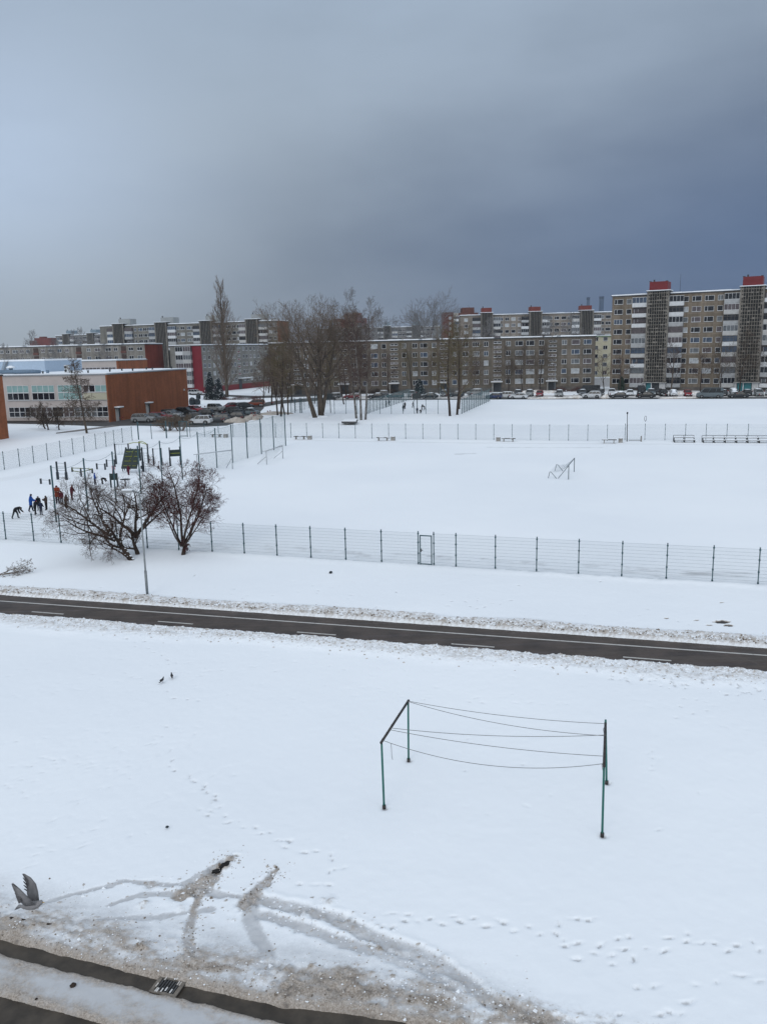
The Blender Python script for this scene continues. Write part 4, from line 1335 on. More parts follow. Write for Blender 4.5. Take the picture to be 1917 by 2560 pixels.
BK_GREY = bark('bark_grey_brown', (.085, .068, .054))
BK_DARK = bark('bark_dark', (.045, .034, .028))
BK_BIRCH = bark('bark_birch', (.20, .19, .18), sc=1.0, c2=(.045, .037, .032))
TW_BROWN = mat('twigs_brown', (.095, .07, .052), .95, .25, .6, spec=.1)
TW_RED = mat('twigs_reddish', (.088, .060, .050), .95, .3, .6, spec=.1)
TW_GREY = mat('twigs_grey', (.150, .115, .088), .95, .25, .5, spec=.1)
TW_OLIVE = mat('twigs_olive', (.115, .092, .05), .95, .25, .5, spec=.1)
TW_DARK = mat('twigs_dark', (.080, .050, .039), .95, .3, 1.2, spec=.1)
BERRY = mat('dried_berries', (.052, .018, .022), .8, .3, 4)


def perp_rot(d, ang, phi):
    a = d.orthogonal().normalized()
    b = d.cross(a)
    s = a * math.cos(phi) + b * math.sin(phi)
    return (d * math.cos(ang) + s * math.sin(ang)).normalized()


def grow_branch(rg, p, d, L, r, lev, P, out):
    ns = P['seg'][lev]
    pts, rad = [p.copy()], [r]
    tip = P.get('tip', .25) if lev < P['lev'] - 1 else .5
    for i in range(ns):
        j = P['jit'][lev]
        d = (d + Vector((rg.gauss(0, j), rg.gauss(0, j), rg.gauss(0, j))) + Vector((0, 0, P['up'][lev]))).normalized()
        p = p + d * (L / ns)
        pts.append(p.copy())
        rad.append(max(P['rmin'], r * (1 - (1 - tip) * (i + 1) / ns)))
    out.append((lev, pts, rad))
    if lev + 1 < P['lev']:
        n = P['n'][lev]
        n = max(1, int(round(n * rg.uniform(.8, 1.2))))
        ph = rg.uniform(0, 6.28)
        for k in range(n):
            t = P['st'][lev] + (1 - P['st'][lev]) * (k + rg.uniform(.1, .9)) / n
            f = t * ns
            i = min(ns - 1, int(f))
            q = pts[i].lerp(pts[i + 1], f - i)
            dd = (pts[i + 1] - pts[i]).normalized()
            ph += 2.4 + rg.uniform(-.5, .5)
            nd = perp_rot(dd, R(P['ang'][lev]) * rg.uniform(.7, 1.3), ph)
            sh = P['shape'](t) if lev == 0 and 'shape' in P else (1.15 - .6 * t)
            nl = L * P['len'][lev] * sh * rg.uniform(.75, 1.2) if not (lev == 0 and 'abs' in P) else P['abs'] * sh * rg.uniform(.75, 1.2)
            nr = max(P['rmin'], min(rad[i] * .8, rad[i] * P['rr'][lev]))
            grow_branch(rg, q, nd, nl, nr, lev + 1, P, out)


def tubes_to(b, br, sides, m=0, taper_end=True):
    for lev, pts, rad in br:
        b.tube(pts, rad, sides[min(lev, len(sides) - 1)], m, cap=(lev == 0))


def tree_meshes(key, P, seed, H, r0, bk, tw, lean=(0, 0), trunks=None, split=1, sides=(8, 6, 4, 3, 3), berries=0, extra=None):
    """skeleton -> two meshes: trunk with main limbs, crown of branches and twigs"""
    rg = random.Random(seed)
    out = []
    for tr in (trunks or [dict()]):
        d = Vector((tr.get('dx', lean[0]), tr.get('dy', lean[1]), 1)).normalized()
        grow_branch(rg, Vector(tr.get('p', (0, 0, -.15))), d, H * tr.get('h', 1) * P.get('trunk', 1), r0 * tr.get('r', 1), 0, P, out)
    bt_, bc = MB(), MB()
    tubes_to(bt_, [x for x in out if x[0] <= split], sides)
    tubes_to(bc, [x for x in out if x[0] > split], sides)
    mats = [tw]
    if berries:
        mats.append(BERRY)
        tips = [x[1][-1] for x in out if x[0] == P['lev'] - 1]
        for q in rg.sample(tips, min(berries, len(tips))):
            for _ in range(3):
                c = q + Vector((rg.gauss(0, .05), rg.gauss(0, .05), rg.gauss(-.03, .05)))
                s = rg.uniform(.018, .036)
                bc.add([(c.x + s, c.y, c.z), (c.x - s * .5, c.y + s * .9, c.z), (c.x - s * .5, c.y - s * .9, c.z), (c.x, c.y, c.z + s * 1.3), (c.x, c.y, c.z - s * 1.3)],
                       [(0, 1, 3), (1, 2, 3), (2, 0, 3), (1, 0, 4), (2, 1, 4), (0, 2, 4)], 1)
    if extra:
        extra(bt_, bc, out, rg)
    return (bt_.mesh('trunk', [bk, SNOW]), bc.mesh('crown', mats))


TREES = {}


def plant(key, name, label, x, y, rz=0.0, s=1.0, cat='tree', group=None, sz=None):
    t_ = thing(name, label, cat, (x, y, 0), rz, group)
    t_.scale = (s, s, sz or s)
    a, c_ = TREES[key]
    link('trunk', a, t_)
    link('crown', c_, t_)
    return t_


# --- gnarled trees beside the path
gn = dict(lev=5, seg=[5, 6, 6, 5, 3], jit=[.10, .22, .25, .28, .28], up=[.02, .05, .05, .03, .02], n=[7, 7, 6, 4], st=[.28, .15, .12, .1],
          ang=[46, 50, 46, 42], len=[.74, .60, .62, .66], rr=[.56, .46, .42, .5], rmin=.0042, tip=.30)


def snow_on(bt_, bc, out, rg):
    for lev, pts, rad in out:
        if lev == 0:
            for i in range(len(pts) - 1):
                for t in (.2, .6):
                    q = pts[i].lerp(pts[i + 1], t)
                    bt_.ball((q.x + rg.uniform(-.03, .03), q.y - .02, q.z + rad[i] * .78), rad[i] * .9, rad[i] * .45, rad[i] * .28, 1, 7, 4)


TREES['gn1'] = tree_meshes('gn1', gn, 21, 3.0, .20, BK_DARK, TW_DARK, trunks=[dict(dx=-.80, dy=.15, r=1, h=1.0), dict(p=(-.25, 0, .15), dx=-1.05, dy=-.2, h=.85, r=.36), dict(p=(-.75, .05, 1.0), dx=-.1, dy=.3, h=1.15, r=.55),
                             dict(p=(-1.25, .1, 1.6), dx=-1.0, dy=.2, h=1.15, r=.55), dict(p=(-1.0, 0, 1.3), dx=-1.7, dy=-.2, h=1.1, r=.5), dict(p=(-1.3, .1, 1.65), dx=-.35, dy=.4, h=1.15, r=.5)], extra=snow_on)
TREES['gn2'] = tree_meshes('gn2', gn, 34, 2.6, .17, BK_DARK, TW_DARK, trunks=[dict(dx=-.05, dy=.05, h=.62), dict(p=(-.07, .05, 1.2), dx=-.75, dy=.1, h=1.15, r=.72), dict(p=(-.05, .05, 1.25), dx=.85, dy=.1, h=1.25, r=.75), dict(p=(-.05, .05, 1.1), dx=.02, dy=.5, h=1.3, r=.65), dict(p=(.2, .05, 1.5), dx=1.3, dy=.1, h=1.0, r=.5)])
rw = dict(lev=5, seg=[5, 5, 4, 3, 2], jit=[.10, .16, .2, .24, .24], up=[.12, .10, .07, .05, .02], n=[7, 6, 6, 4], st=[.22, .15, .12, .1], ang=[46, 46, 44, 42], len=[.52, .58, .60, .62], rr=[.52, .48, .45, .5], rmin=.0055, tip=.30)
TREES['rowan'] = tree_meshes('rowan', rw, 8, 4.3, .15, BK_DARK, mat('twigs_rowan', (.085, .038, .034), .95, .25, 1, spec=.1), split=0, berries=620,
                             trunks=[dict(dx=.02, dy=0, h=.25, r=1.15), dict(p=(-.05, 0, .6), dx=-.38, dy=.1, r=.5), dict(p=(0, .05, .7), dx=.05, dy=.25, h=1.12, r=.62), dict(p=(.05, 0, .65), dx=.36, dy=0, h=1.08, r=.55),
                                     dict(p=(.04, -.05, .55), dx=.85, dy=-.1, h=.92, r=.45), dict(p=(-.06, -.05, .6), dx=-.75, dy=-.15, h=.85, r=.42), dict(p=(.03, .1, .7), dx=.6, dy=.4, h=1.0, r=.42), dict(p=(.05, -.1, .6), dx=1.4, dy=.1, h=.75, r=.35)])
plant('gn1', 'gnarled_tree', 'leaning bare tree with snow on its slanting trunk, left of the street lamp', -16.18, 51.21)
plant('gn2', 'gnarled_tree', 'forked bare tree close behind the leaning trunk, right beside the street lamp', -16.3, 52.8)
plant('rowan', 'rowan_tree', 'bushy many stemmed tree with dark red dried berries, by the near fence', -13.18, 52.27)

# --- small bare trees before the school, shrubs before the cars
TREES['small'] = tree_meshes('small', dict(gn, rmin=.011, n=[6, 5, 5, 3]), 51, 2.7, .15, BK_DARK, TW_BROWN, trunks=[dict(dx=-.55, dy=0, h=1.0), dict(p=(-.8, 0, 1.4), dx=-.9, dy=.3, h=1.0, r=.6), dict(p=(-.8, 0, 1.4), dx=.3, dy=.3, h=1.05, r=.6), dict(p=(-1.0, 0, 1.7), dx=-2.0, dy=0, h=.8, r=.5)])
TREES['small2'] = tree_meshes('small2', dict(gn, rmin=.011, n=[6, 5, 5, 3]), 61, 2.7, .14, BK_DARK, TW_BROWN, trunks=[dict(dx=.05, dy=.1, h=1.0), dict(p=(.12, 0, -.1), dx=-.28, dy=.1, h=.9, r=.6), dict(p=(.1, .1, 1.6), dx=.9, dy=.1, h=.95, r=.6), dict(p=(.1, .1, 1.6), dx=-.6, dy=.1, h=.95, r=.6)])
plant('small', 'small_tree', 'small bare tree leaning left in front of the school windows', -61.2, 149.9)
plant('small2', 'small_tree', 'small bare twin stemmed tree in the middle of the three by the school', -59.7, 147.4)
plant('small2', 'small_tree', 'small bare tree nearest the larch in front of the school', -57.6, 147.0, 2.2, .92)
sh = dict(lev=4, seg=[3, 3, 3, 2], jit=[.12, .18, .2, .2], up=[.05, .06, .05, .03], n=[6, 5, 4], st=[.25, .15, .1], ang=[26, 32, 34], len=[.55, .62, .6], rr=[.6, .6, .6], rmin=.010, tip=.5)
TREES['shrub'] = tree_meshes('shrub', sh, 71, 1.45, .05, TW_GREY, TW_GREY, split=0, sides=(5, 4, 3, 3), trunks=[dict(p=(.25 * math.cos(i * 1.1), .25 * math.sin(i * 1.1), -.1), dx=.75 * math.cos(i * 1.1), dy=.75 * math.sin(i * 1.1), h=random.Random(i).uniform(1.0, 1.35)) for i in range(11)])
plant('shrub', 'bare_shrub', 'bare rounded shrub in front of the red and silver parked cars', -36.6, 140.7, 0, 1.45, 'shrub', 'two bare shrubs by the car park')
plant('shrub', 'bare_shrub', 'bare rounded shrub just left of the white car facing the fence', -34.3, 140.2, 1.7, 1.5, 'shrub', 'two bare shrubs by the car park')

# --- larch
la_ = dict(lev=4, seg=[14, 6, 4, 2], jit=[.015, .07, .16, .2], up=[0, .03, -.04, -.03], n=[78, 9, 5], st=[.20, .12, .1], ang=[86, 48, 50], len=[.30, .34, .5], rr=[.22, .5, .6], rmin=.017, tip=.15,
           shape=lambda t: (1.12 - t) * 1.05 + .10)
TREES['larch'] = tree_meshes('larch', la_, 5, 12.6, .21, BK_GREY, TW_BROWN, split=0, lean=(-.05, 0))
plant('larch', 'larch_tree', 'tall bare larch with level branches standing in front of the school', -50.05, 139.56)

# --- poplar
po = dict(lev=4, seg=[12, 8, 4, 3], jit=[.02, .05, .08, .12], up=[0, .11, .10, .06], n=[80, 9, 5], st=[.08, .12, .1], ang=[36, 26, 26], len=[.27, .36, .5], rr=[.28, .45, .6], rmin=.019, tip=.12,
          shape=lambda t: .62 + .75 * math.sin(min(1, t * 1.25) * math.pi) * (1 - t * .55) - .25 * t)
TREES['poplar'] = tree_meshes('poplar', po, 14, 31.5, .55, BK_GREY, TW_GREY, split=0, lean=(-.012, 0))
plant('poplar', 'poplar_tree', 'very tall narrow bare poplar beside the two snowy spruces', -45.2, 243.4, 0, 1.0)

# --- the two big trees and their kin: ascending limbs, airy rounded crown
bg_ = dict(lev=6, seg=[6, 8, 6, 5, 4, 2], jit=[.04, .06, .08, .09, .09, .10], up=[.0, .03, .04, .05, .05, .04], n=[9, 7, 5, 4, 3], st=[.28, .18, .14, .12, .1], ang=[41, 36, 34, 32, 30], len=[.95, .64, .62, .62, .62],
           rr=[.45, .48, .45, .45, .6], rmin=.0115, tip=.30)
TREES['bigA'] = tree_meshes('bigA', bg_, 101, 14.0, .48, BK_GREY, TW_GREY, lean=(-.26, 0))
TREES['bigB'] = tree_meshes('bigB', bg_, 118, 14.5, .62, BK_GREY, TW_GREY, trunks=[dict(dx=-.03, dy=0, h=1), dict(p=(.25, 0, .8), dx=.17, dy=.05, h=.98, r=.62)])
plant('bigA', 'bare_tree', 'big bare tree leaning left, the left one of the largest pair', -13.0, 161.9, 0, 1.0)
plant('bigB', 'bare_tree', 'big bare tree with two upright stems, tallest beside the leaning one', -12.0, 164.5, 0, 1.02)
md = dict(lev=5, seg=[7, 6, 5, 4, 2], jit=[.045, .08, .09, .10, .12], up=[0, .04, .04, .04, .03], n=[10, 7, 5, 4], st=[.20, .15, .12, .1], ang=[46, 40, 38, 34], len=[.44, .56, .58, .60], rr=[.42, .5, .5, .6], rmin=.013, tip=.2)
TREES['midA'] = tree_meshes('midA', md, 201, 14.0, .20, BK_DARK, TW_BROWN, split=0, lean=(-.08, 0))
TREES['midB'] = tree_meshes('midB', md, 202, 14.0, .22, BK_DARK, TW_OLIVE, split=0, lean=(.03, 0))
TREES['midC'] = tree_meshes('midC', md, 203, 11.0, .17, BK_DARK, TW_RED, split=0, lean=(.05, .03))
bi = dict(lev=5, seg=[9, 5, 4, 3, 2], jit=[.025, .08, .14, .16, .2], up=[0, .06, -.02, -.06, -.08], n=[24, 6, 5, 3], st=[.24, .2, .15, .1], ang=[42, 38, 38, 40], len=[.26, .55, .58, .6], rr=[.28, .45, .5, .6], rmin=.011, tip=.12, shape=lambda t: 1.15 - .75 * t)
TREES['birch'] = tree_meshes('birch', bi, 301, 18.5, .24, BK_BIRCH, TW_RED, split=0, lean=(-.02, 0))
TREES['birchB'] = tree_meshes('birchB', bi, 302, 18.5, .22, BK_BIRCH, TW_RED, split=0, lean=(.05, 0))
GB = 'birches behind the field fence'
plant('birch', 'birch_tree', 'slender birch leaning right, left one of three by the snowy slab', -4.8, 157.8, .4, .98, group=GB)
plant('birch', 'birch_tree', 'straight white barked birch in the middle of three by the snowy slab', -3.8, 154.0, 2.0, 1.03, group=GB)
plant('birchB', 'birch_tree', 'birch curving right, right one of three by the snowy slab', -3.0, 154.7, 0, .95, group=GB)
GT = 'thin bare trees left of the big pair'
for key, x, y, rz, s, lab in [
    ('midA', -21.4, 170.2, 0, .9, 'thin leaning bare tree, left one of the close group before the lane'),
    ('midB', -20.3, 166.8, 1.0, .98, 'thickest trunk of the close group of thin bare trees before the lane'),
    ('midC', -20.0, 170.8, 2.4, 1.05, 'thin upright bare tree just right of the thickest trunk in its group'),
    ('midA', -19.3, 170.6, 3.4, .82, 'slim bare tree at the right end of the close group before the lane'),
    ('midB', -27.0, 204.1, 2.2, .95, 'bare tree with a straight trunk behind the orange van'),
    ('midC', -28.2, 197.3, .5, .95, 'bare tree close to the right side of the orange van'),
    ('midC', -23.2, 216.0, 1.5, 1.1, 'bare tree beside the lane, behind the group of thin trees'),
    ('midA', -17.0, 222.0, 4.0, 1.0, 'bare tree at the far side of the lane bend'),
    ('midB', -31.0, 246.0, 1.9, 1.1, 'bare tree by the estate road in front of the crimson ended building'),
    ('midC', -14.0, 238.0, 2.9, 1.2, 'reddish bare tree behind the bend, left of the big pair'),
    ('midC', -6.0, 236.0, .9, 1.1, 'reddish bare tree seen between the big pair and the birches'),
    ('midC', -16.5, 205.0, .3, .95, 'reddish bare tree behind the gap between the thin group and the big pair'),
    ('midB', -13.5, 196.0, 1.6, .98, 'olive bare tree directly behind the leaning big tree'),
    ('midC', -9.0, 200.0, 2.7, 1.0, 'reddish bare tree directly behind the double stemmed big tree'),
    ('midB', -26.0, 232.0, 3.9, 1.15, 'olive bare tree beyond the estate road, left of the big pair'),
    ('midC', -21.0, 262.0, 4.8, 1.2, 'reddish bare tree at the back before the gap between two blocks'),
    ('midC', -35.5, 262.0, 5.6, 1.1, 'reddish bare tree by the entrance of the crimson ended building'),
    ('midB', -9.5, 228.0, 5.2, 1.05, 'olive twigged bare tree right behind the big pair'),
]:
    plant(key, 'bare_tree', lab, x, y, rz, s, group=GT)
plant('midB', 'bare_tree', 'tall slim trunk with a hazy brown crown, left of the pair by the court corner', 13.2, 158.6, 3.3, 1.15)
plant('midB', 'bare_tree', 'thick olive barked trunk with a hazy brown crown, at the court corner', 14.8, 161.1, .3, 1.12)
TREES['midD'] = tree_meshes('midD', md, 209, 15.5, .30, BK_GREY, TW_RED, split=0, lean=(.10, .02))
plant('midD', 'bare_tree', 'spreading reddish bare tree just behind the court corner fence', 16.5, 176.0, 0, .98)
# --- street trees in front of the two right-hand blocks
GS = 'bare trees in front of the apartment blocks'
for key, x, y, rz, s, lab in [
    ('midA', 36.5, 236.5, .3, .82, 'bare tree before the grey brown block, behind the white car pair'),
    ('midC', 40.3, 236.0, 1.3, 1.0, 'bare tree before the grey brown block, left of the small red car'),
    ('midA', 45.2, 235.5, 2.3, .95, 'bare tree before the grey brown block, above the small red car'),
    ('midC', 62.3, 231.0, 3.0, .9, 'bare tree at the right corner of the grey brown block'),
    ('midC', 65.7, 228.0, 4.1, .85, 'bare tree beside the dark clipped thuja of the tan block'),
    ('midD', 77.6, 221.5, 5.1, .72, 'reddish bare tree before the left lattice tower of the tan block'),
    ('midC', 84.2, 218.2, .6, .88, 'bare tree between the two lattice towers, above the red hatchback'),
    ('midA', 88.6, 216.0, 1.4, .78, 'bare tree above the grey minibus before the tan block'),
    ('midA', 92.7, 214.0, 2.8, .95, 'dark bare tree left of the right lattice tower'),
    ('midA', 99.8, 211.0, 3.6, .98, 'dark bare tree at the right edge before the tan block'),
    ('midC', 2.0, 236.0, 4.4, 1.0, 'bare tree before the grey brown block behind the children'),
    ('midB', 9.0, 238.0, 5.0, .95, 'olive bare tree before the grey brown block, right of the basketball board'),
    ('midC', 26.0, 235.0, 5.9, .95, 'reddish bare tree before the grey brown block, behind the court fence end'),
    ('midA', 16.5, 236.0, 2.0, .95, 'bare tree before the grey brown block, behind the pair of tall trunks'),
    ('midC', -3.5, 246.0, 1.0, 1.0, 'bare tree before the left part of the grey brown block'),
]:
    plant(key, 'bare_tree', lab, x, y, rz, s, group=GS)
# --- trees among the far buildings
TW_FAR = mat('twigs_far', (.17, .165, .165), .95, .2, .3, spec=.1)
TREES['farA'] = tree_meshes('farA', dict(bg_, rmin=.03, lev=5), 401, 15.0, .40, BK_GREY, TW_FAR)
TREES['farB'] = tree_meshes('farB', dict(md, rmin=.026, lev=5), 402, 17.0, .3, BK_GREY, TW_FAR, split=0)
GF = 'far bare trees among the buildings'
for key, x, y, rz, s, lab in [
    ('farA', 24.0, 420, 0, 1.62, 'tall pale bare tree left of the red brick tower block'),
    ('farA', 42.0, 560, 1.1, 1.6, 'pale bare crown rising behind the red brick tower block'),
    ('farA', 64.0, 590, 2.1, 1.6, 'pale bare crown right of the red brick tower block roof'),
    ('farB', -13.5, 400, 0, 1.95, 'hazy bare tree in front of the distant dark red tower block'),
    ('farB', -5.0, 400, 1.2, 1.75, 'hazy slim bare tree right of the distant dark red tower block'),
    ('farB', -1.5, 420, 2.0, 1.55, 'lower hazy bare tree right of the distant dark red tower block'),
    ('farB', 18.0, 330, 3.0, 1.15, 'bare tree top over the roof of the grey brown block, left of the brick tower'),
    ('farB', 67.0, 330, 4.0, 1.15, 'bare tree top over the roof, before the left red roof box'),
    ('farB', 76.0, 330, 5.0, 1.2, 'bare tree top over the roof, between the middle and right red roof boxes'),
    ('farB', 43.0, 330, .5, 1.15, 'bare tree top over the roof, just right of the red brick tower'),
    ('farB', -145.0, 350, 1.0, 1.12, 'bare tree over the pale block roof, before the small distant grey block'),
    ('farB', -118.0, 330, 2.2, 1.12, 'bare tree before the left end of the long grey nine storey block'),
    ('farB', -112.0, 250, 3.1, .80, 'bare tree behind the school wing roof, before the pale grey block'),
    ('farB', -96.0, 250, 4.6, .86, 'wide bare tree behind the school wing roof, above the larch'),
    ('farB', -84.0, 255, .7, .80, 'small bare tree behind the school wing roof, near the rust red end wall'),
    ('farB', -105.0, 252, 5.3, .72, 'bare tree behind the school wing roof, left of the wide one'),
    ('farA', -184.0, 460, 0, .72, 'far bare tree beside the small red brick building on the skyline'),
    ('farB', -172.0, 470, 2.0, 1.28, 'far pale bare tree right of the small red brick building'),
]:
    plant(key, 'bare_tree', lab, x, y, rz, s, group=GF)

# --- spruces with snow on the boughs
def spruce_mesh(seed, H, Rb):
    rg = random.Random(seed)
    b = MB()
    n = 0
    z = .5
    while z < H - .15:
        f = 1 - z / H
        k = int(7 + 10 * f)
        for i in range(k):
            a = 6.283 * i / k + rg.uniform(-.3, .3) + z * 1.7
            L = Rb * (f ** .85) * rg.uniform(.72, 1.12) + .12
            dx, dy = math.cos(a), math.sin(a)
            for s in range(7):
                t = (s + .6) / 7
                cx, cy, cz = dx * L * t, dy * L * t, z - L * .30 * t * t + rg.uniform(-.05, .05)
                w = (.20 + .16 * f) * (1.15 - .55 * t)
                for q in range(3):
                    th = a + rg.uniform(-1.2, 1.2)
                    l2 = w * rg.uniform(.9, 1.8)
                    ex, ey = math.cos(th) * l2, math.sin(th) * l2
                    nx_, ny_ = -math.sin(th) * .07, math.cos(th) * .07
                    m_ = 1 if (q == 0 and rg.random() < .13 and t > .35) else 0
                    up_ = .05 if m_ else 0
                    b.add([(cx - nx_, cy - ny_, cz + up_), (cx + ex, cy + ey, cz - .10 - rg.uniform(0, .1) + up_), (cx + nx_, cy + ny_, cz + .05 + up_), (cx + ex * .4, cy + ey * .4, cz + .09 + up_)],
                          [(0, 1, 2), (0, 3, 1), (1, 3, 2)], m_)
                    if q == 1:
                        b.add([(cx, cy, cz + .06), (cx + ex * .6 - ny_, cy + ey * .6, cz - .18), (cx + ex * .3, cy + ey * .3 + nx_, cz - .28)], [(0, 1, 2)], 0)
        z += .26 + .10 * f
    tb = MB()
    tb.tube([(0, 0, -.2), (0, 0, H * .6), (0, 0, H)], [.14, .08, .02], 6)
    return (tb.mesh('trunk', BK_DARK), b.mesh('crown', [mat('spruce_needles', (.009, .018, .021), .8, .45, 2.5), SNOW]))


TREES['spruce'] = spruce_mesh(4, 7.9, 2.3)
TREES['spruce2'] = spruce_mesh(9, 6.2, 2.2)
plant('spruce', 'spruce_tree', 'taller dark blue green spruce dusted with snow, left of the poplar', -47.8, 232.7)
plant('spruce2', 'spruce_tree', 'shorter dark spruce dusted with snow, touching the poplar trunk', -45.0, 230.5)


def thuja_mesh():
    rg = random.Random(2)
    b = MB()
    for i in range(1500):
        z = rg.uniform(.1, 3.6)
        r = .85 * min(1, (3.7 - z) / 1.6) ** .6 * rg.uniform(.7, 1.05)
        a = rg.uniform(0, 6.28)
        x, y = r * math.cos(a), r * math.sin(a)
        t = rg.uniform(.10, .2)
        b.add([(x, y, z - t), (x + rg.uniform(-.1, .1), y + rg.uniform(-.1, .1), z + t), (x - math.sin(a) * .1, y + math.cos(a) * .1, z)], [(0, 1, 2)])
    tb = MB()
    tb.tube([(0, 0, -.2), (0, 0, 3.2)], [.10, .03], 6)
    return (tb.mesh('trunk', BK_DARK), b.mesh('crown', mat('thuja_green', (.018, .035, .022), .85, .4, 2)))


TREES['thuja'] = thuja_mesh()
plant('thuja', 'thuja_shrub', 'dark green clipped thuja column by the wall of the tan block', 67.2, 231.6, 0, 1.08, 'shrub')
TREES['evergreen'] = spruce_mesh(19, 4.6, 2.2)
plant('evergreen', 'pine_shrub', 'dark rounded evergreen before the grey brown block, left of the tall trunk pair', 11.0, 236.5, 0, 1.0, 'shrub')

# --- hedges: low brown bare bushes in rows
def hedge_mesh(seed, L, h, w, n, m):
    rg = random.Random(seed)
    b = MB()
    for i in range(n):
        x, y = rg.uniform(0, L), rg.uniform(-w / 2, w / 2)
        p0 = Vector((x, y, 0))
        d = Vector((rg.gauss(0, .35), rg.gauss(0, .35), 1)).normalized()
        hh = h * rg.uniform(.55, 1.05) * (0.75 + .35 * math.sin(x * 1.3 + seed))
        p1 = p0 + d * hh * .5
        p2 = p1 + (d + Vector((rg.gauss(0, .4), rg.gauss(0, .4), 0))).normalized() * hh * .5
        b.tube([p0, p1, p2], [.022, .018, .012], 3, 0, cap=False)
        for _ in range(2):
            p3 = p1 + Vector((rg.gauss(0, .3), rg.gauss(0, .3), rg.uniform(.1, .5))) * hh * .6
            b.tube([p1, p3], [.014, .010], 3, 0, cap=False)
    return b.mesh('hedge', m)


HR = mat('hedge_red_brown', (.09, .04, .036), .95, .3, 1)
HB = mat('hedge_brown', (.075, .055, .042), .95, .3, 1)
for x, y, rz, L, h, m, lab in [
    (48.8, 234.2, R(-9), 12.5, 1.7, HR, 'red brown bare hedge along the foot of the grey brown block'),
    (-44.0, 229.5, R(-4), 11.0, 1.2, HR, 'low red brown bare hedge right of the snowy spruces'),
    (-24.0, 252.0, R(10), 13.0, 1.4, HB, 'brown bare hedge across the estate road, behind the thin trees'),
    (-12.0, 247.0, R(-12), 18.0, 2.0, HB, 'brown thicket before the left half of the grey brown block'),
    (19.0, 236.0, R(-8), 9.0, 1.3, HB, 'brown bare hedge by the wall behind the court corner'),
]:
    o = tag(link('hedge', hedge_mesh(int(L * 7), L, h, 1.6, int(L * 42), m), None, (x, y, 0), (0, 0, rz)), lab, 'hedge')

# --- woods on the left skyline
def woods():
    rg = random.Random(77)
    b = MB()
    for i in range(170):
        x = rg.uniform(-345, -212)
        y = 640 + rg.uniform(-25, 40)
        H = rg.uniform(15, 22) * (1.08 if rg.random() < .2 else .92)
        p = Vector((x, y, 0))
        b.tube([p, p + Vector((rg.gauss(0, .6), 0, H * .55))], [.3, .15], 4)
        for k in range(34):
            z = H * rg.uniform(.35, .7)
            q = p + Vector((0, 0, z))
            e = q + Vector((rg.gauss(0, 2.2), rg.gauss(0, 2.2), rg.uniform(.10, .36) * H))
            b.tube([q, e], [.10, .05], 3, 0, False)
            for _ in range(2):
                f = e + Vector((rg.gauss(0, 1.2), rg.gauss(0, 1.2), rg.uniform(-.2, 1.8)))
                b.tube([q.lerp(e, .6), f], [.07, .04], 3, 0, False)
    return b.mesh('woods', mat('far_twigs', (.13, .125, .13), .95, .2, .1))


tag(link('woods', woods()), 'hazy grey wood along the skyline at the far left', 'wood', kind='stuff')

# ================================================================== CARS
CAR = {}
CGLASS = mat('car_glass', (.008, .010, .012), .10, spec=.35)
RIM = mat('wheel_rim', (.22, .23, .24), .4, metal=.6)
LAMP = mat('headlamp', (.55, .57, .58), .2)
TAIL = mat('tail_lamp', (.16, .012, .012), .3)
TRIM = mat('car_trim', (.02, .021, .022), .7)


def paintm(name, c, rough=.28):
    return mat('car_' + name, c, rough, .12, .9, spec=.3, coat=.12)


PAINT = dict(white=paintm('white', (.52, .54, .56)), silver=paintm('silver', (.21, .22, .225)), grey=paintm('grey', (.075, .082, .09)), dark=paintm('dark', (.014, .017, .022)), black=paintm('black', (.006, .007, .008)),
             red=paintm('red', (.20, .010, .018)), darkred=paintm('darkred', (.12, .008, .014)), orange=paintm('orange', (.16, .03, .012)), blue=paintm('blue', (.012, .025, .085)), teal=paintm('teal', (.012, .05, .055)), bluegrey=paintm('bluegrey', (.10, .125, .14)))
SPEC = {   # L, W, H, hood z, belt z, glasshouse (rear base, rear top, front top, front base) along x, wheel r, wheelbase
    'hatch': (4.1, 1.74, 1.50, .86, .95, (-2.0, -1.62, .25, .98), .31, 2.55),
    'sedan': (4.6, 1.78, 1.45, .84, .94, (-1.75, -1.0, .20, 1.05), .32, 2.7),
    'wagon': (4.65, 1.78, 1.48, .86, .96, (-2.25, -1.95, .25, 1.08), .32, 2.7),
    'suv': (4.45, 1.84, 1.68, 1.02, 1.10, (-2.12, -1.80, .30, 1.02), .37, 2.65),
    'mpv': (4.35, 1.78, 1.66, .98, 1.02, (-2.1, -1.85, .45, 1.35), .32, 2.7),
    'van': (5.9, 1.98, 2.35, 1.15, 1.30, (-2.9, -2.82, 1.25, 2.05), .35, 3.6),
}


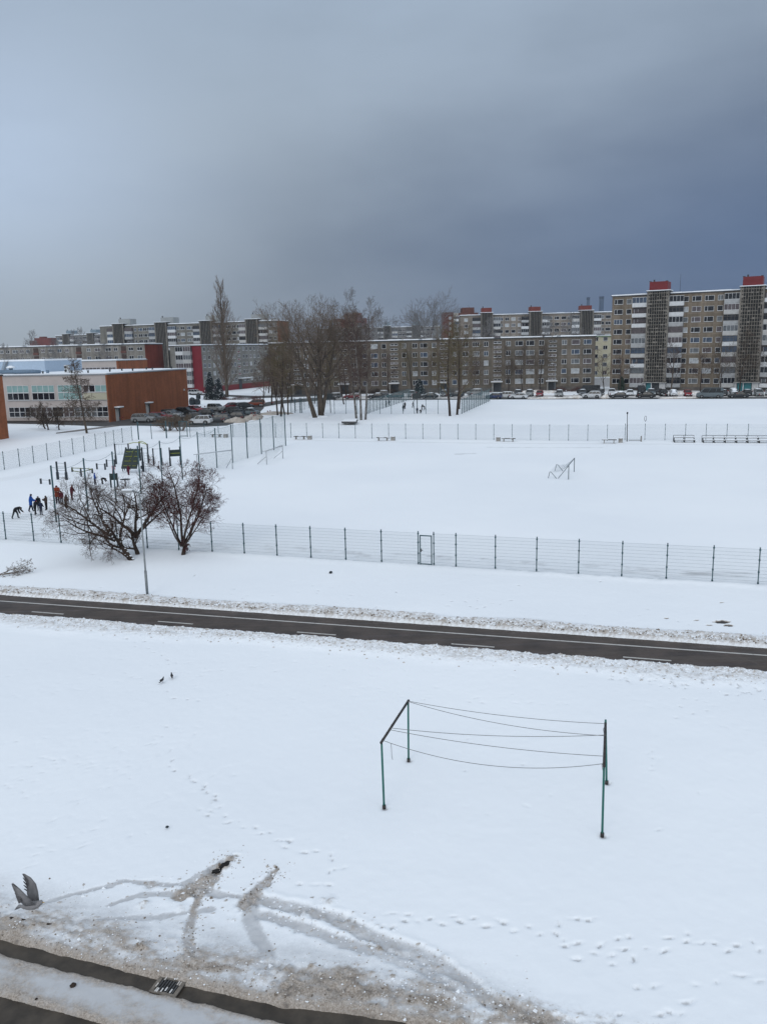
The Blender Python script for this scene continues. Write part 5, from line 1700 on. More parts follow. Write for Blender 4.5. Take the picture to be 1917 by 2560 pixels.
def car_parts(kind):
    if kind in CAR:
        return CAR[kind]
    L, W, H, hz, bz, (g0, g1, g2, g3), wr, wb = SPEC[kind]
    hw = W / 2
    sta = [-L / 2, -L / 2 + .12, g0 + .05, -wb / 2, 0, wb / 2 - .2, g3, (g3 + L / 2) / 2, L / 2 - .16, L / 2]
    sta = sorted(set(round(x, 3) for x in sta))
    vs, fs = [], []
    for x in sta:
        e = min(1, (x + L / 2) / .4, (L / 2 - x) / .4)
        w = hw * (.84 + .16 * max(0, e) ** .5)
        if x >= g3 - .01:
            t = (x - g3) / (L / 2 - g3)
            z = bz + (hz - bz) * min(1, t * 1.1) - .16 * max(0, t - .75) * 4
        elif x <= g0:
            z = bz - .02 - .10 * (1 - max(0, e))
        else:
            z = bz
        zb = .20 + .12 * (1 - max(0, e))
        vs += [(x, -w * .88, zb), (x, -w, zb + .16), (x, -w, (z + zb) / 2 + .1), (x, -w * .95, z - .03), (x, -w * .5, z + .035), (x, 0, z + .05),
               (x, w * .5, z + .035), (x, w * .95, z - .03), (x, w, (z + zb) / 2 + .1), (x, w, zb + .16), (x, w * .88, zb)]
    k = 11
    for i in range(len(sta) - 1):
        for j in range(k):
            fs.append((i * k + j, (i + 1) * k + j, (i + 1) * k + (j + 1) % k, i * k + (j + 1) % k))
    fs += [tuple(range(k - 1, -1, -1)), tuple((len(sta) - 1) * k + j for j in range(k))]
    b = MB()
    b.add(vs, fs, 0, False)
    zt = H - .03
    wt, wl = hw * .76, hw * .92
    # roof panel and pillars
    b.add([(g1 - .03, -wt, zt - .02), (g2 + .03, -wt, zt - .02), (g2 + .03, wt, zt - .02), (g1 - .03, wt, zt - .02), (g1 + .1, -wt * .85, H), (g2 - .1, -wt * .85, H), (g2 - .1, wt * .85, H), (g1 + .1, wt * .85, H)],
          [(0, 3, 2, 1), (4, 5, 6, 7), (0, 1, 5, 4), (1, 2, 6, 5), (2, 3, 7, 6), (3, 0, 4, 7)])
    for s in (-1, 1):
        b.bar((g0 + .02, s * wl, bz - .02), (g1, s * wt, zt), .055, 5)
        b.bar((g3 - .02, s * wl, bz - .02), (g2, s * wt, zt), .04, 5)
        for f in ((.52,) if kind not in ('van', 'wagon', 'suv', 'mpv') else (.34, .66)):
            xb, xt = g0 + (g3 - g0) * f, g1 + (g2 - g1) * f
            b.bar((xb, s * wl * 1.002, bz - .02), (xt, s * wt * 1.004, zt), .04, 5)
        b.box(g3 - .45, g3 - .28, s * (hw + .02) - .09, s * (hw + .02) + .09, bz - .02, bz + .14)
    if kind == 'van':
        b.box(g1 + .05, g1 + 1.7, -wl * .9, -wl * .72, bz + .2, H - .1).box(g1 + .05, g1 + .5, wl * .72, wl * .9, bz + .2, H - .1)
    g = MB()
    g.add([(g0 + .03, -wl * .97, bz - .05), (g3 - .03, -wl * .97, bz - .05), (g3 - .03, wl * .97, bz - .05), (g0 + .03, wl * .97, bz - .05),
           (g1 + .02, -wt * .98, zt - .005), (g2 - .02, -wt * .98, zt - .005), (g2 - .02, wt * .98, zt - .005), (g1 + .02, wt * .98, zt - .005)],
          [(4, 5, 6, 7), (0, 1, 5, 4), (1, 2, 6, 5), (2, 3, 7, 6), (3, 0, 4, 7)])
    w_ = MB()
    w_.tube([(0, -.11, 0), (0, -.09, 0), (0, .09, 0), (0, .11, 0)], [wr * .9, wr, wr, wr * .9], 14)
    r_ = MB()
    r_.tube([(0, .112, 0), (0, .125, 0)], [wr * .62, wr * .55], 10)
    for a in range(5):
        t = a * 2 * math.pi / 5
        r_.bar((0, .127, 0), (math.cos(t) * wr * .58, .127, math.sin(t) * wr * .58), .025, 4)
    t_ = MB()
    for sx in (-1, 1):       # dark sills, arches, bumpers
        t_.tube([(sx * wb / 2, -hw - .006, wr), (sx * wb / 2, -hw + .2, wr)], wr * 1.22, 16)
        t_.tube([(sx * wb / 2, hw + .006, wr), (sx * wb / 2, hw - .2, wr)], wr * 1.22, 16)
    t_.box(-wb / 2 + wr, wb / 2 - wr, -hw - .008, hw + .008, .22, .34)
    t_.box(L / 2 - .1, L / 2 + .02, -hw * .62, hw * .62, .34, .5).box(-L / 2 - .02, -L / 2 + .1, -hw * .72, hw * .72, .34, .48)
    hl, tl = MB(), MB()
    hl.box(L / 2 - .14, L / 2 + .015, -.19, .19, -.07, .07)
    tl.box(-L / 2 - .02, -L / 2 + .13, -.12, .12, -.13, .13)
    pl = MB()
    pl.box(-.012, .012, -.26, .26, -.06, .06)
    sn = MB()
    rg = random.Random(hash(kind) % 97 if False else len(kind) * 7)
    sn.ball(((g1 + g2) / 2, 0, H), (g2 - g1) / 2 + .1, wt * 1.02, .13, 0, 14, 6, .05, rg)
    CAR[kind] = dict(body=b.mesh('body', PAINT['grey']), glass=g.mesh('windows', CGLASS), tyre=w_.mesh('tyre', RUBBER), rim=r_.mesh('rim', RIM), trim=t_.mesh('trim', TRIM),
                     headlight=hl.mesh('headlight', LAMP), taillight=tl.mesh('taillight', TAIL), plate=pl.mesh('number_plate', WHITE_PAINT), snow=sn.mesh('snow_cover', SNOW))
    return CAR[kind]


def car(kind, colour, label, x, y, deg, group, snow=0, name='parked_car', z=.035):
    p = car_parts(kind)
    L, W, H, hz, bz, gh, wr, wb = SPEC[kind]
    t = thing(name, label, 'van' if kind == 'van' else 'car', (x, y, z), R(deg), group)
    paint(link('body', p['body'], t), PAINT[colour])
    link('windows', p['glass'], t)
    link('trim', p['trim'], t)
    for sx in (-1, 1):
        for sy in (-1, 1):
            w = link('wheel', p['tyre'], t, (sx * wb / 2, sy * (W / 2 - .07), wr), (0, 0, 0 if sy > 0 else math.pi))
            link('rim', p['rim'], w)
    for sy in (-1, 1):
        link('headlight', p['headlight'], t, (L / 2 - .03, sy * (W / 2 - .33), hz - .20))
        link('taillight', p['taillight'], t, (-L / 2 + .02, sy * (W / 2 - .22), bz - .12))
    link('number_plate', p['plate'], t, (L / 2 + .03, 0, .46))
    link('number_plate', p['plate'], t, (-L / 2 - .03, 0, .62))
    if snow:
        o = link('snow_cover', p['snow'], t)
        o.scale = (1, 1, snow)
        o.location = (0, 0, H * (1 - snow))
        if snow > 1.2:
            b = MB()
            b.ball(((gh[3] + L / 2) / 2 - .1, 0, (hz + bz) / 2 + .02), (L / 2 - gh[3]) / 2 + .25, W / 2 * .85, .17, 0, 12, 5)
            b.ball((gh[3] - .45, 0, (bz + H) / 2), .55, W / 2 * .75, .26, 0, 12, 5)
            if kind == 'sedan':
                b.ball((-L / 2 + .35, 0, bz), .45, W / 2 * .85, .15, 0, 12, 5)
            link('bonnet_snow', b.mesh('bonnet_snow', SNOW), t)
    return t


GA = 'cars in the car park by the brick wall'
for kind, colour, lab, x, y, deg, sn in [
    ('suv', 'silver', 'silver hatchback style off roader nearest the brick wall corner, facing right', -45.97, 159.3, -6, 0),
    ('sedan', 'grey', 'grey car half hidden behind the nearest silver one, facing right', -44.6, 162.0, -8, 0),
    ('wagon', 'red', 'bright red estate car beside the brick wall door', -44.2, 165.2, -10, 0),
    ('sedan', 'silver', 'silver saloon just behind the bright red estate', -43.2, 169.0, -14, 0),
    ('wagon', 'dark', 'dark estate car between the silver saloon and the brick wall', -43.9, 173.2, -14, 0),
    ('suv', 'black', 'black off roader by the far end of the brick wall', -41.6, 176.0, -16, 0),
    ('hatch', 'red', 'red hatchback poking out behind the end of the brick wall', -41.2, 183.0, -40, 0),
    ('hatch', 'dark', 'dark blue black hatchback behind the left of the white car', -37.0, 161.0, 172, 0),
    ('suv', 'white', 'white car with black wheel arches facing left, nearest the fence', -33.4, 151.6, 173, 0),
    ('wagon', 'grey', 'grey green estate just behind the roof of the white car', -31.0, 156.3, 176, 0),
    ('wagon', 'black', 'black estate in the middle of the car park, third row', -36.9, 170.6, 170, 0),
    ('mpv', 'silver', 'silver people carrier at the back of the car park, facing right', -37.2, 186.2, -35, 0),
    ('sedan', 'darkred', 'dark red saloon seen from behind on the lane beyond the car park', -34.4, 193.0, 40, 0),
    ('suv', 'black', 'black off roader with red tail lamps on the right of the car park', -29.6, 166.0, 160, 0),
    ('hatch', 'dark', 'small dark car low between the grey green estate and the snow heap', -28.6, 160.6, 174, 0),
    ('sedan', 'bluegrey', 'blue grey saloon with a snow dusted roof, rightmost in the car park', -27.6, 172.0, 165, .8),
    ('wagon', 'black', 'black estate between the people carrier and the off roader with red tail lamps', -32.5, 177.0, 165, 0),
    ('hatch', 'dark', 'small dark car behind the dark red saloon on the lane', -31.6, 192.0, 30, 0),
    ('mpv', 'orange', 'rusty orange van parked alone on the lane by the thin trees', -30.2, 199.2, 172, 0),
    ('mpv', 'white', 'white people carrier parked before the crimson end wall', -58.6, 262.0, -8, 0),
]:
    car(kind, colour, lab, x, y, deg, GA, sn)

GFR = 'cars along the far parking strip'
S_ = -20      # the strip runs down to the right at about this angle
for kind, colour, lab, x, y, deg, sn in [
    ('hatch', 'blue', 'dark blue hatchback beside the court fence end', 28.3, 207.5, 160, .4),
    ('suv', 'white', 'white off roader facing left, overlapping the white saloon in the front row', 31.2, 208.8, 160, .5),
    ('sedan', 'white', 'white saloon in the front row, right behind the white off roader', 34.2, 205.6, 160, .6),
    ('mpv', 'grey', 'grey people carrier facing out, behind the white saloon', 35.9, 217.0, -105, .5),
    ('suv', 'silver', 'silver off roader facing out, left of the small red hatchback', 38.7, 215.6, -105, .8),
    ('hatch', 'red', 'small red hatchback facing out before the grey brown block', 41.0, 213.9, -105, 0),
    ('mpv', 'silver', 'silver car facing out beside the street lamp of the parking strip', 45.6, 211.6, -105, .8),
    ('suv', 'grey', 'dark grey off roader facing out, left of the hedge end', 51.4, 211.0, -105, .5),
    ('van', 'black', 'dark van parked behind, at the corner of the grey brown block', 55.0, 219.5, 160, 0),
    ('suv', 'black', 'black off roader facing out, right behind the white off roader in the front row', 55.5, 209.2, -105, 0),
    ('suv', 'white', 'white off roader facing left in the front row, amid snow heaps', 51.6, 202.5, 160, .5),
    ('suv', 'white', 'white off roader facing out behind the snow buried car', 58.9, 211.2, -105, .4),
    ('sedan', 'dark', 'dark saloon buried under thick snow in the front row', 57.6, 200.3, 160, 2.4),
    ('hatch', 'white', 'white hatchback facing out, right of the snow buried car', 62.6, 208.0, -105, .7),
    ('van', 'dark', 'dark blue van seen end on beside the white hatchback', 66.2, 210.5, -105, 0),
    ('sedan', 'black', 'black saloon facing left in the front row below the left lattice tower', 63.5, 198.4, 160, 0),
    ('suv', 'bluegrey', 'pale blue grey pick up like car before the left teal door', 67.6, 206.8, -105, .6),
    ('hatch', 'dark', 'dark hatchback tucked far back right of the left lattice tower', 70.5, 209.8, -105, 0),
    ('suv', 'black', 'black off roader facing out right of the left lattice tower', 69.6, 203.8, -105, 0),
    ('hatch', 'white', 'pale hatchback with a thick snow cap, left of the lone red hatchback', 71.8, 203.0, -105, 1.3),
    ('hatch', 'red', 'lone bright red hatchback before the tan block', 74.8, 201.6, -105, 0),
    ('van', 'bluegrey', 'long grey minibus with dark windows in the front row', 76.9, 193.4, 161, 0),
    ('sedan', 'dark', 'dark saloon peeping out behind the grey minibus', 83.0, 200.5, -105, .4),
    ('suv', 'silver', 'silver off roader with a white snow cap left of the right teal door', 85.2, 199.8, -105, 1.3),
    ('sedan', 'dark', 'dark saloon facing left in the front row right of the minibus', 82.7, 191.4, 161, 0),
    ('hatch', 'black', 'black hatchback facing out before the right teal door', 87.9, 198.2, -105, .4),
    ('mpv', 'silver', 'silver people carrier facing out near the right edge', 89.7, 196.4, -105, .8),
    ('hatch', 'white', 'white car cut off by the right edge of the parking strip', 92.6, 196.6, -105, .6),
    ('wagon', 'darkred', 'dark red estate parked behind the birches', -7.6, 221.4, 172, .4),
    ('sedan', 'dark', 'dark saloon with snow on its bonnet, left of the teal car', -1.2, 219.6, 172, 1.0),
    ('hatch', 'grey', 'grey hatchback at the back before the entrance of the grey brown block', .2, 232.0, 172, .8),
    ('wagon', 'teal', 'dark teal estate behind the left part of the court', 3.8, 219.4, 170, 0),
    ('suv', 'silver', 'silver off roader facing out behind the children in the court', 8.3, 224.0, -100, .5),
    ('sedan', 'dark', 'dark saloon right of the basketball board', 12.6, 215.2, 168, .8),
    ('mpv', 'grey', 'grey people carrier facing out between the two tall trunks', 17.0, 223.2, -100, .6),
    ('hatch', 'dark', 'dark hatchback just right of the tall trunks', 20.0, 219.5, 165, .6),
    ('mpv', 'silver', 'silver car at the back behind the right court fence', 25.6, 226.0, 165, .8),
    ('wagon', 'grey', 'grey estate parked left of the dark red estate behind the birches', -13.0, 224.5, 175, .8),
]:
    car(kind, colour, lab, x, y, deg, GFR, sn)

# heaps of cleared snow
def heap(name, label, x, y, r, h, seed, m, n=7):
    rg = random.Random(seed)
    b = MB()
    for i in range(n):
        a, q = rg.uniform(0, 6.28), rg.uniform(0, .75)
        k = 1 - .6 * q
        b.ball((r[0] * q * math.cos(a), r[1] * q * math.sin(a), 0), r[0] * .5 * rg.uniform(.7, 1.1), r[1] * .6 * rg.uniform(.7, 1.1), h * k * rg.uniform(.7, 1.1), 0, 12, 7, .10, rg)
    o = link(name, b.mesh(name, m), None, (x, y, 0))
    return tag(o, label, 'snow heap', 'heaps of cleared snow')


PILE = mat('grubby_snow', (.42, .38, .34), .85, col2=(.27, .22, .18), scale=.8, thr=(.45, .75), bump=.6)
heap('snow_heap', 'brownish heap of cleared snow at the near corner of the car park', -27.4, 155.0, (2.4, 2.2), .95, 1, PILE, 9)
heap('snow_heap', 'long brownish heap of cleared snow along the right side of the car park', -25.4, 163.0, (1.9, 6.0), .85, 2, PILE, 12)
heap('snow_heap', 'low grey bank of cleared snow beyond the right side of the car park', -22.8, 174.0, (4.0, 3.4), .5, 3, PILE, 10)
heap('snow_heap', 'white snow heap left of the white off roader in the front row', 48.2, 203.2, (2.2, 1.4), .9, 4, SNOW_DIRTY)
heap('snow_heap', 'white snow heap right of the white off roader in the front row', 54.8, 200.8, (1.9, 1.4), 1.0, 5, SNOW_DIRTY)
heap('snow_heap', 'long low snow bank along the front edge of the parking strip', 41.0, 204.2, (6.0, 1.0), .5, 6, SNOW_DIRTY, 12)
heap('snow_heap', 'long low snow bank under the dark front row saloons', 69.5, 194.4, (8.0, 1.0), .45, 7, SNOW_DIRTY, 14)
heap('snow_heap', 'snow bank by the wall between the two lattice towers', 76.0, 211.0, (9.0, 1.6), .7, 8, SNOW_DIRTY, 14)
heap('snow_heap', 'snow bank at the foot of the grey brown block', 43.0, 229.0, (9.0, 2.0), .9, 9, SNOW_DIRTY, 14)
heap('snow_heap', 'snow bank round the foot of the big pair of trees', -12.3, 163.0, (2.2, 1.4), .35, 10, SNOW)
for (x, y, s, lab) in ((-48.1, 211.0, 1.15, 'left one of two dark dome shaped bins behind the brick wall corner'), (-46.7, 210.7, 1.0, 'right one of two dark dome shaped bins behind the brick wall corner'), (-52.0, 236.0, .9, 'lone dark dome shaped bin near the spruces')):
    b = MB()
    b.tube([(0, 0, 0), (0, 0, .25), (0, 0, .9), (0, 0, 1.35), (0, 0, 1.6), (0, 0, 1.66)], [.55, .72, .74, .6, .3, .05], 14)
    t = thing('recycling_bin', lab, 'bin', (x, y, 0), 0, 'dark dome bins')
    t.scale = (s, s, s)
    link('shell', b.mesh('shell', mat('bin_plastic', (.02, .028, .035), .6, .2)), t)
    b = MB()
    b.box(-.25, .25, -.76, -.70, .95, 1.15)
    link('slot', b.mesh('slot', RUBBER), t)

# ================================================================== FENCES, PLAYGROUND, FIELD
_pan = {}


def panel_mesh(w, h, vstep=.055, hstep=.2, wire=.0030, hw=.0030):
    key = (round(w, 2), round(h, 2), vstep)
    if key in _pan:
        return _pan[key]
    b = MB()
    n = max(2, int(round(w / vstep)))
    for i in range(n + 1):
        x = w * i / n
        b.tube([(x, 0, .06), (x, 0, h)], wire, 3, 0, False, False)
    m = int(round(h / hstep))
    for j in range(m + 1):
        z = .06 + (h - .07) * j / m
        b.tube([(0, .006, z), (w, .006, z)], hw, 3, 0, False, False)
        b.tube([(0, -.006, z), (w, -.006, z)], hw, 3, 0, False, False)
    _pan[key] = b.mesh('panel', WIRE)
    return _pan[key]


_post = {}


def post_mesh(h, r=.027, clamps=True, m=None):
    key = (round(h, 2), r, clamps)
    if key in _post:
        return _post[key]
    b = MB()
    b.box(-r, r, -r, r, -.2, h)
    if clamps:
        for z in (.15, h * .36, h * .68, h - .12):
            b.box(-r - .02, r + .02, -r - .02, r + .02, z - .035, z + .035)
    b.box(-r - .006, r + .006, -r - .006, r + .006, h + .001, h + .02)
    _post[key] = b.mesh('post', m or POST_GREEN)
    return _post[key]


def fence(label, pts, h=2.03, name='mesh_fence', posts=True, skip=(), post_h=None, vstep=.055, r=.027, **kw):
    """posts at the given ground points, a wire panel between neighbours"""
    t = thing(name, label, 'fence', (pts[0][0], pts[0][1], 0), 0)
    for i, (x, y) in enumerate(pts):
        link('post', post_mesh((post_h or h) + .08, r), t, (x - pts[0][0], y - pts[0][1], 0), (0, 0, math.atan2(pts[-1][1] - pts[0][1], pts[-1][0] - pts[0][0])))
    for i in range(len(pts) - 1):
        if i in skip:
            continue
        (x, y), (x1, y1) = pts[i], pts[i + 1]
        d = math.hypot(x1 - x, y1 - y)
        o = link('panel', panel_mesh(2.4, h, vstep, **kw), t, (x - pts[0][0], y - pts[0][1], 0), (0, 0, math.atan2(y1 - y, x1 - x)))
        o.scale = (d / 2.4, 1, 1)
    return t


def line(a, b, n):
    return [(a[0] + (b[0] - a[0]) * i / n, a[1] + (b[1] - a[1]) * i / n) for i in range(n + 1)]


# near fence with its gate (the bay is left open for the gate)
A, B = (-27.29, 57.75), (29.6, 39.6)
u_ = ((B[0] - A[0]) / math.hypot(B[0] - A[0], B[1] - A[1]), (B[1] - A[1]) / math.hypot(B[0] - A[0], B[1] - A[1]))
fy = lambda x: 49.08 - .322 * x
xsL = [-31.8, -29.5, -27.29, -24.96, -22.75, -20.48, -18.3, -16.06, -13.75, -11.36, -9.12, -6.9, -4.66, -2.42, -.18, 2.06]
xsR = [2.98, 4.28, 6.54, 8.84, 11.11, 13.38, 15.65, 17.92, 20.11, 22.4, 24.7, 27.0]
fence('green wire mesh fence beside the cycle path, left of its gate', [(x, fy(x)) for x in xsL])
fence('green wire mesh fence beside the cycle path, right of its gate', [(x, fy(x)) for x in xsR])
gt = thing('fence_gate', 'narrow green framed gate standing in the near fence', 'gate', (2.06, fy(2.06), 0), math.atan2(-.322, 1))
b = MB()
b.box(.09, .15, -.03, .03, 0, 1.9).box(.80, .86, -.03, .03, 0, 1.9).box(.151, .799, -.03, .03, 1.84, 1.9).box(.151, .799, -.025, .025, .08, .13)
link('frame', b.mesh('frame', POST_GREEN), gt)
o = link('panel', panel_mesh(2.4, 1.85), gt, (.15, 0, .02))
o.scale = (.65 / 2.4, 1, 1)
b = MB()
b.box(.14, .30, -.07, -.031, .95, 1.0).box(.13, .19, -.05, .05, .85, 1.05)
link('handle', b.mesh('handle', DARK), gt)

# fence up the far left side of the play area, with the gateway, and on behind the field
P = [(-47.0, 84.5), (-46.3, 87.3), (-45.7, 90.1), (-45.0, 92.9), (-44.35, 95.66), (-43.7, 98.3), (-43.1, 101.0), (-42.5, 103.8), (-41.9, 106.6), (-41.3, 109.4), (-40.75, 112.2), (-40.15, 115.0), (-39.65, 117.8), (-39.3, 120.4), (-38.9, 123.1), (-38.2, 125.6)]
fence('wire mesh fence along the far left side of the play area', P, h=2.1, vstep=.07)
gate2 = thing('fence_gate', 'wide gateway with dark posts in the far left corner of the fence', 'gate', (-37.6, 126.9, 0), R(18))
b = MB()
for x in (0, 4.2):
    b.box(x - .09, x + .09, -.09, .09, 0, 2.75)
link('gate_post', b.mesh('gate_post', POST_GREEN), gate2)
b = MB()
b.box(1.9, 2.0, -.05, .05, 0, 2.3).box(.1, 4.1, -.03, .03, 2.2, 2.26)
link('gate_frame', b.mesh('gate_frame', POST_GREEN), gate2)
b = MB()
b.box(4.6, 5.0, -.05, .05, 1.5, 2.5).box(5.2, 5.4, -.05, .05, 1.7, 2.5)
link('gate_sign', b.mesh('gate_sign', DARK), gate2)
gate3 = thing('fence_gate', 'tall dark door frame gate in the fence before the two bare shrubs', 'gate', (-31.9, 129.6, 0), R(-3))
b = MB()
b.box(0, .1, -.05, .05, 0, 2.5).box(1.2, 1.3, -.05, .05, 0, 2.5).box(.101, 1.199, -.05, .05, 2.4, 2.5).box(.101, 1.199, -.05, .05, .12, .2)
link('frame', b.mesh('frame', POST_GREEN), gate3)
o = link('panel', panel_mesh(2.4, 2.3, .07), gate3, (.1, 0, 0.05))
o.scale = (1.1 / 2.4, 1, 1)
fence('wire mesh fence before the car park, behind the leftmost bench', [(-30.2, 129.4), (-27.8, 128.9), (-25.5, 128.3), (-23.1, 127.6), (-20.8, 126.9), (-18.5, 126.2), (-16.2, 125.5), (-13.8, 124.8)], h=2.1, vstep=.07)
Pf = line((-13.8, 124.8), (33.1, 110.6), 19)
fence('long wire mesh fence along the far side of the football field', Pf, h=2.15, vstep=.08)
Pg = line((33.3, 112.2), (66.0, 103.6), 13)
fence('set back wire mesh fence behind the low stands at the right', Pg, h=2.15, vstep=.08)

# tall ball-stop net between play area and field
def tall_net():
    a, c = (-26.0, 64.0), (-13.4, 114.4)
    t = thing('ball_stop_net', 'row of tall green posts with a thin ball stop net, left of the football field', 'net', (*a, 0), 0)
    pts = [(-26.0, 63.95), (-24.95, 68.2), (-23.95, 72.53), (-22.9, 76.7), (-21.95, 80.9), (-20.95, 85.1), (-20.05, 89.25), (-18.95, 93.36), (-17.85, 97.4), (-16.73, 101.46), (-15.56, 105.43), (-14.45, 109.38), (-13.43, 114.32)]
    pm = post_mesh(4.55, .06, False)
    for x, y in pts:
        link('post', pm, t, (x - a[0], y - a[1], 0), (0, 0, R(14)))
    rg = random.Random(3)
    NETM = mat('net_cord', (.10, .17, .18), .8)
    for i in range(len(pts) - 1):
        b = MB()
        (x0, y0), (x1, y1) = pts[i], pts[i + 1]
        q = []
        for k in range(9):
            s = k / 8
            sag = (.35 if i < 7 else .06) * 4 * s * (1 - s)
            q.append((x0 + (x1 - x0) * s - a[0], y0 + (y1 - y0) * s - a[1], 4.45 - sag))
        b.tube(q, .014, 3, 0, False, False)
        link('top_rope', b.mesh('top_rope', NETM), t)
        if i >= 6:
            b = MB()
            n = 34
            for k in range(n + 1):
                s = k / n
                x, y = x0 + (x1 - x0) * s - a[0], y0 + (y1 - y0) * s - a[1]
                b.tube([(x, y, .05), (x, y, 4.4)], .0034, 3, 0, False, False)
            for k in range(37):
                z = .05 + 4.35 * k / 36
                b.tube([(x0 - a[0], y0 - a[1], z), (x1 - a[0], y1 - a[1], z)], .0034, 3, 0, False, False)
            link('net', b.mesh('net', NETM), t)
    return t


tall_net()

# ball court at the back: higher fence round it
CF = [(-19.3, 176.4), (-16.9, 174.0), (-14.5, 172.3), (-12.1, 171.3), (-9.67, 170.6), (-7.24, 169.83), (-4.93, 169.18), (-2.6, 168.5), (-.26, 167.86), (2.04, 167.21), (4.37, 166.55), (6.65, 165.9), (8.95, 165.25), (11.33, 164.58), (13.6, 163.95), (15.94, 163.28)]
fence('near side of the tall mesh fence round the ball court', CF, h=2.8, vstep=.08, hstep=.35, r=.035)
fence('right side of the tall teal mesh fence round the ball court', line((15.94, 163.28), (26.2, 199.5), 13), h=2.9, vstep=.05, r=.05)
fence('left side of the tall mesh fence round the ball court', line((-2.93, 168.6), (7.6, 213.0), 16), h=2.8, vstep=.05, r=.04)
fence('far side of the tall mesh fence round the ball court', line((7.6, 213.0), (27.6, 206.5), 8), h=2.9, vstep=.05, r=.04)
fence('mesh fence round the small court left of the birches', line((-19.3, 176.4), (-13.0, 203.0), 9), h=2.6, vstep=.08, r=.035)
g4 = thing('fence_gate', 'pair of tall dark door frames standing in the fence of the back court', 'gate', (-19.2, 175.6, 0), R(-25))
b = MB()
for x in (0, 1.0, 2.2, 2.7):
    b.box(x - .05, x + .05, -.05, .05, 0, 3.2)
b.box(.051, .949, -.05, .05, 3.1, 3.2).box(2.251, 2.649, -.05, .05, 3.1, 3.2)
link('frame', b.mesh('frame', POST_GREEN), g4)


def hoop(x, y, rz, label, lean=0.0):
    t = thing('basketball_hoop', label, 'basketball hoop', (x, y, 0), rz)
    b = MB()
    b.tube([(0, 0, -.1), (0, .05, 1.6), (0, .25, 2.6), (0, 1.1, 3.1)], .085, 8)
    link('post', b.mesh('post', DARK), t)
    b = MB()
    b.box(-.9, .9, 1.1, 1.15, 2.85, 3.95)
    bd = link('backboard', b.mesh('backboard', DARK), t)
    b = MB()
    q = [(.23 * math.cos(a * math.pi / 6), 1.42 + .23 * math.sin(a * math.pi / 6), 3.05) for a in range(13)]
    b.tube(q, .012, 5)
    link('rim', b.mesh('rim', mat('hoop_rim', (.25, .06, .02), .5)), bd)


hoop(7.3, 167.4, 0, 'basketball hoop seen from behind on a curved post, in front of the children')
hoop(-10.6, 173.0, R(20), 'basketball hoop on a straight dark post, behind the double stemmed big tree')

# football goals
GOALP = mat('goal_paint', (.46, .48, .50), .5, .1, 3)
GOALW = mat('goal_white', (.40, .43, .46), .6)
NETW = mat('goal_net', (.42, .45, .47), .8)


def goal(label, a, b_, back, h, bh, m, r=.05, netm=None, sag=0.0, netsp=.16):
    """a, b_: feet of the two uprights; back: offset to the rear feet; bh: height of the rear bend"""
    t = thing('football_goal', label, 'goal', (a[0], a[1], 0), 0)
    dx, dy = b_[0] - a[0], b_[1] - a[1]
    f = MB()
    f.bar((0, 0, -.05), (0, 0, h), r).bar((dx, dy, -.05), (dx, dy, h), r).bar((0, 0, h), (dx, dy, h), r)
    link('goal_frame', f.mesh('goal_frame', m), t)
    s = MB()
    for ox, oy in ((0, 0), (dx, dy)):
        if bh > 0:
            s.tube([(ox, oy, h * .97), (ox + back[0] * .55, oy + back[1] * .55, .06)], r * .75, 6)
            s.tube([(ox + back[0] * .62, oy + back[1] * .62, .0), (ox + back[0] * .92, oy + back[1] * .92, bh * .93), (ox + back[0], oy + back[1], bh), (ox + back[0] * 1.08, oy + back[1] * 1.08, 0)], r * .75, 6)
        else:
            s.tube([(ox, oy, h * .6), (ox + back[0], oy + back[1], .03)], r * .7, 6)
            s.tube([(ox, oy, h), (ox + back[0] * .5, oy + back[1] * .5, h * .95)], r * .7, 6)
    link('stays', s.mesh('stays', m), t)
    n = MB()
    rows, cols = 14, int(math.hypot(dx, dy) / netsp)
    zb = bh if bh > 0 else .05

    def P(i, j):
        u, v = i / cols, j / rows
        z = h * (1 - v) + zb * v - sag * 4 * v * (1 - v)
        return (dx * u + back[0] * v * .98, dy * u + back[1] * v * .98, z)
    for i in range(cols + 1):
        n.tube([P(i, j) for j in range(0, rows + 1, 2)], .0035, 3, 0, False, False)
    for j in range(0, rows + 1, 2):
        n.tube([P(0, j), P(cols, j)], .0035, 3, 0, False, False)
    link('net', n.mesh('net', netm or NETW), t)
    return t


goal('lone grey football goal out on the right of the snowy field', (18.21, 79.54), (19.91, 84.48), (-1.65, .95), 1.44, .68, mat('goal_grey', (.15, .175, .19), .5, .15), r=.042, sag=.30, netm=mat('grey_net', (.30, .34, .37), .8), netsp=.2)
goal('white football goal by the tall net, the farther and smaller of two', (-13.51, 95.26), (-12.2, 100.3), (-1.15, .45), 1.6, 0, mat('goal_offwhite', (.30, .32, .34), .5, .1), r=.045)
goal('large pale football goal behind the tall net posts, the nearer of two', (-16.96, 92.17), (-20.2, 89.0), (-.9, 1.1), 2.15, 0, GOALW, r=.06)

# benches and bins along the field
BENCHM = mat('bench_wood', (.035, .032, .03), .85, .3, 4)


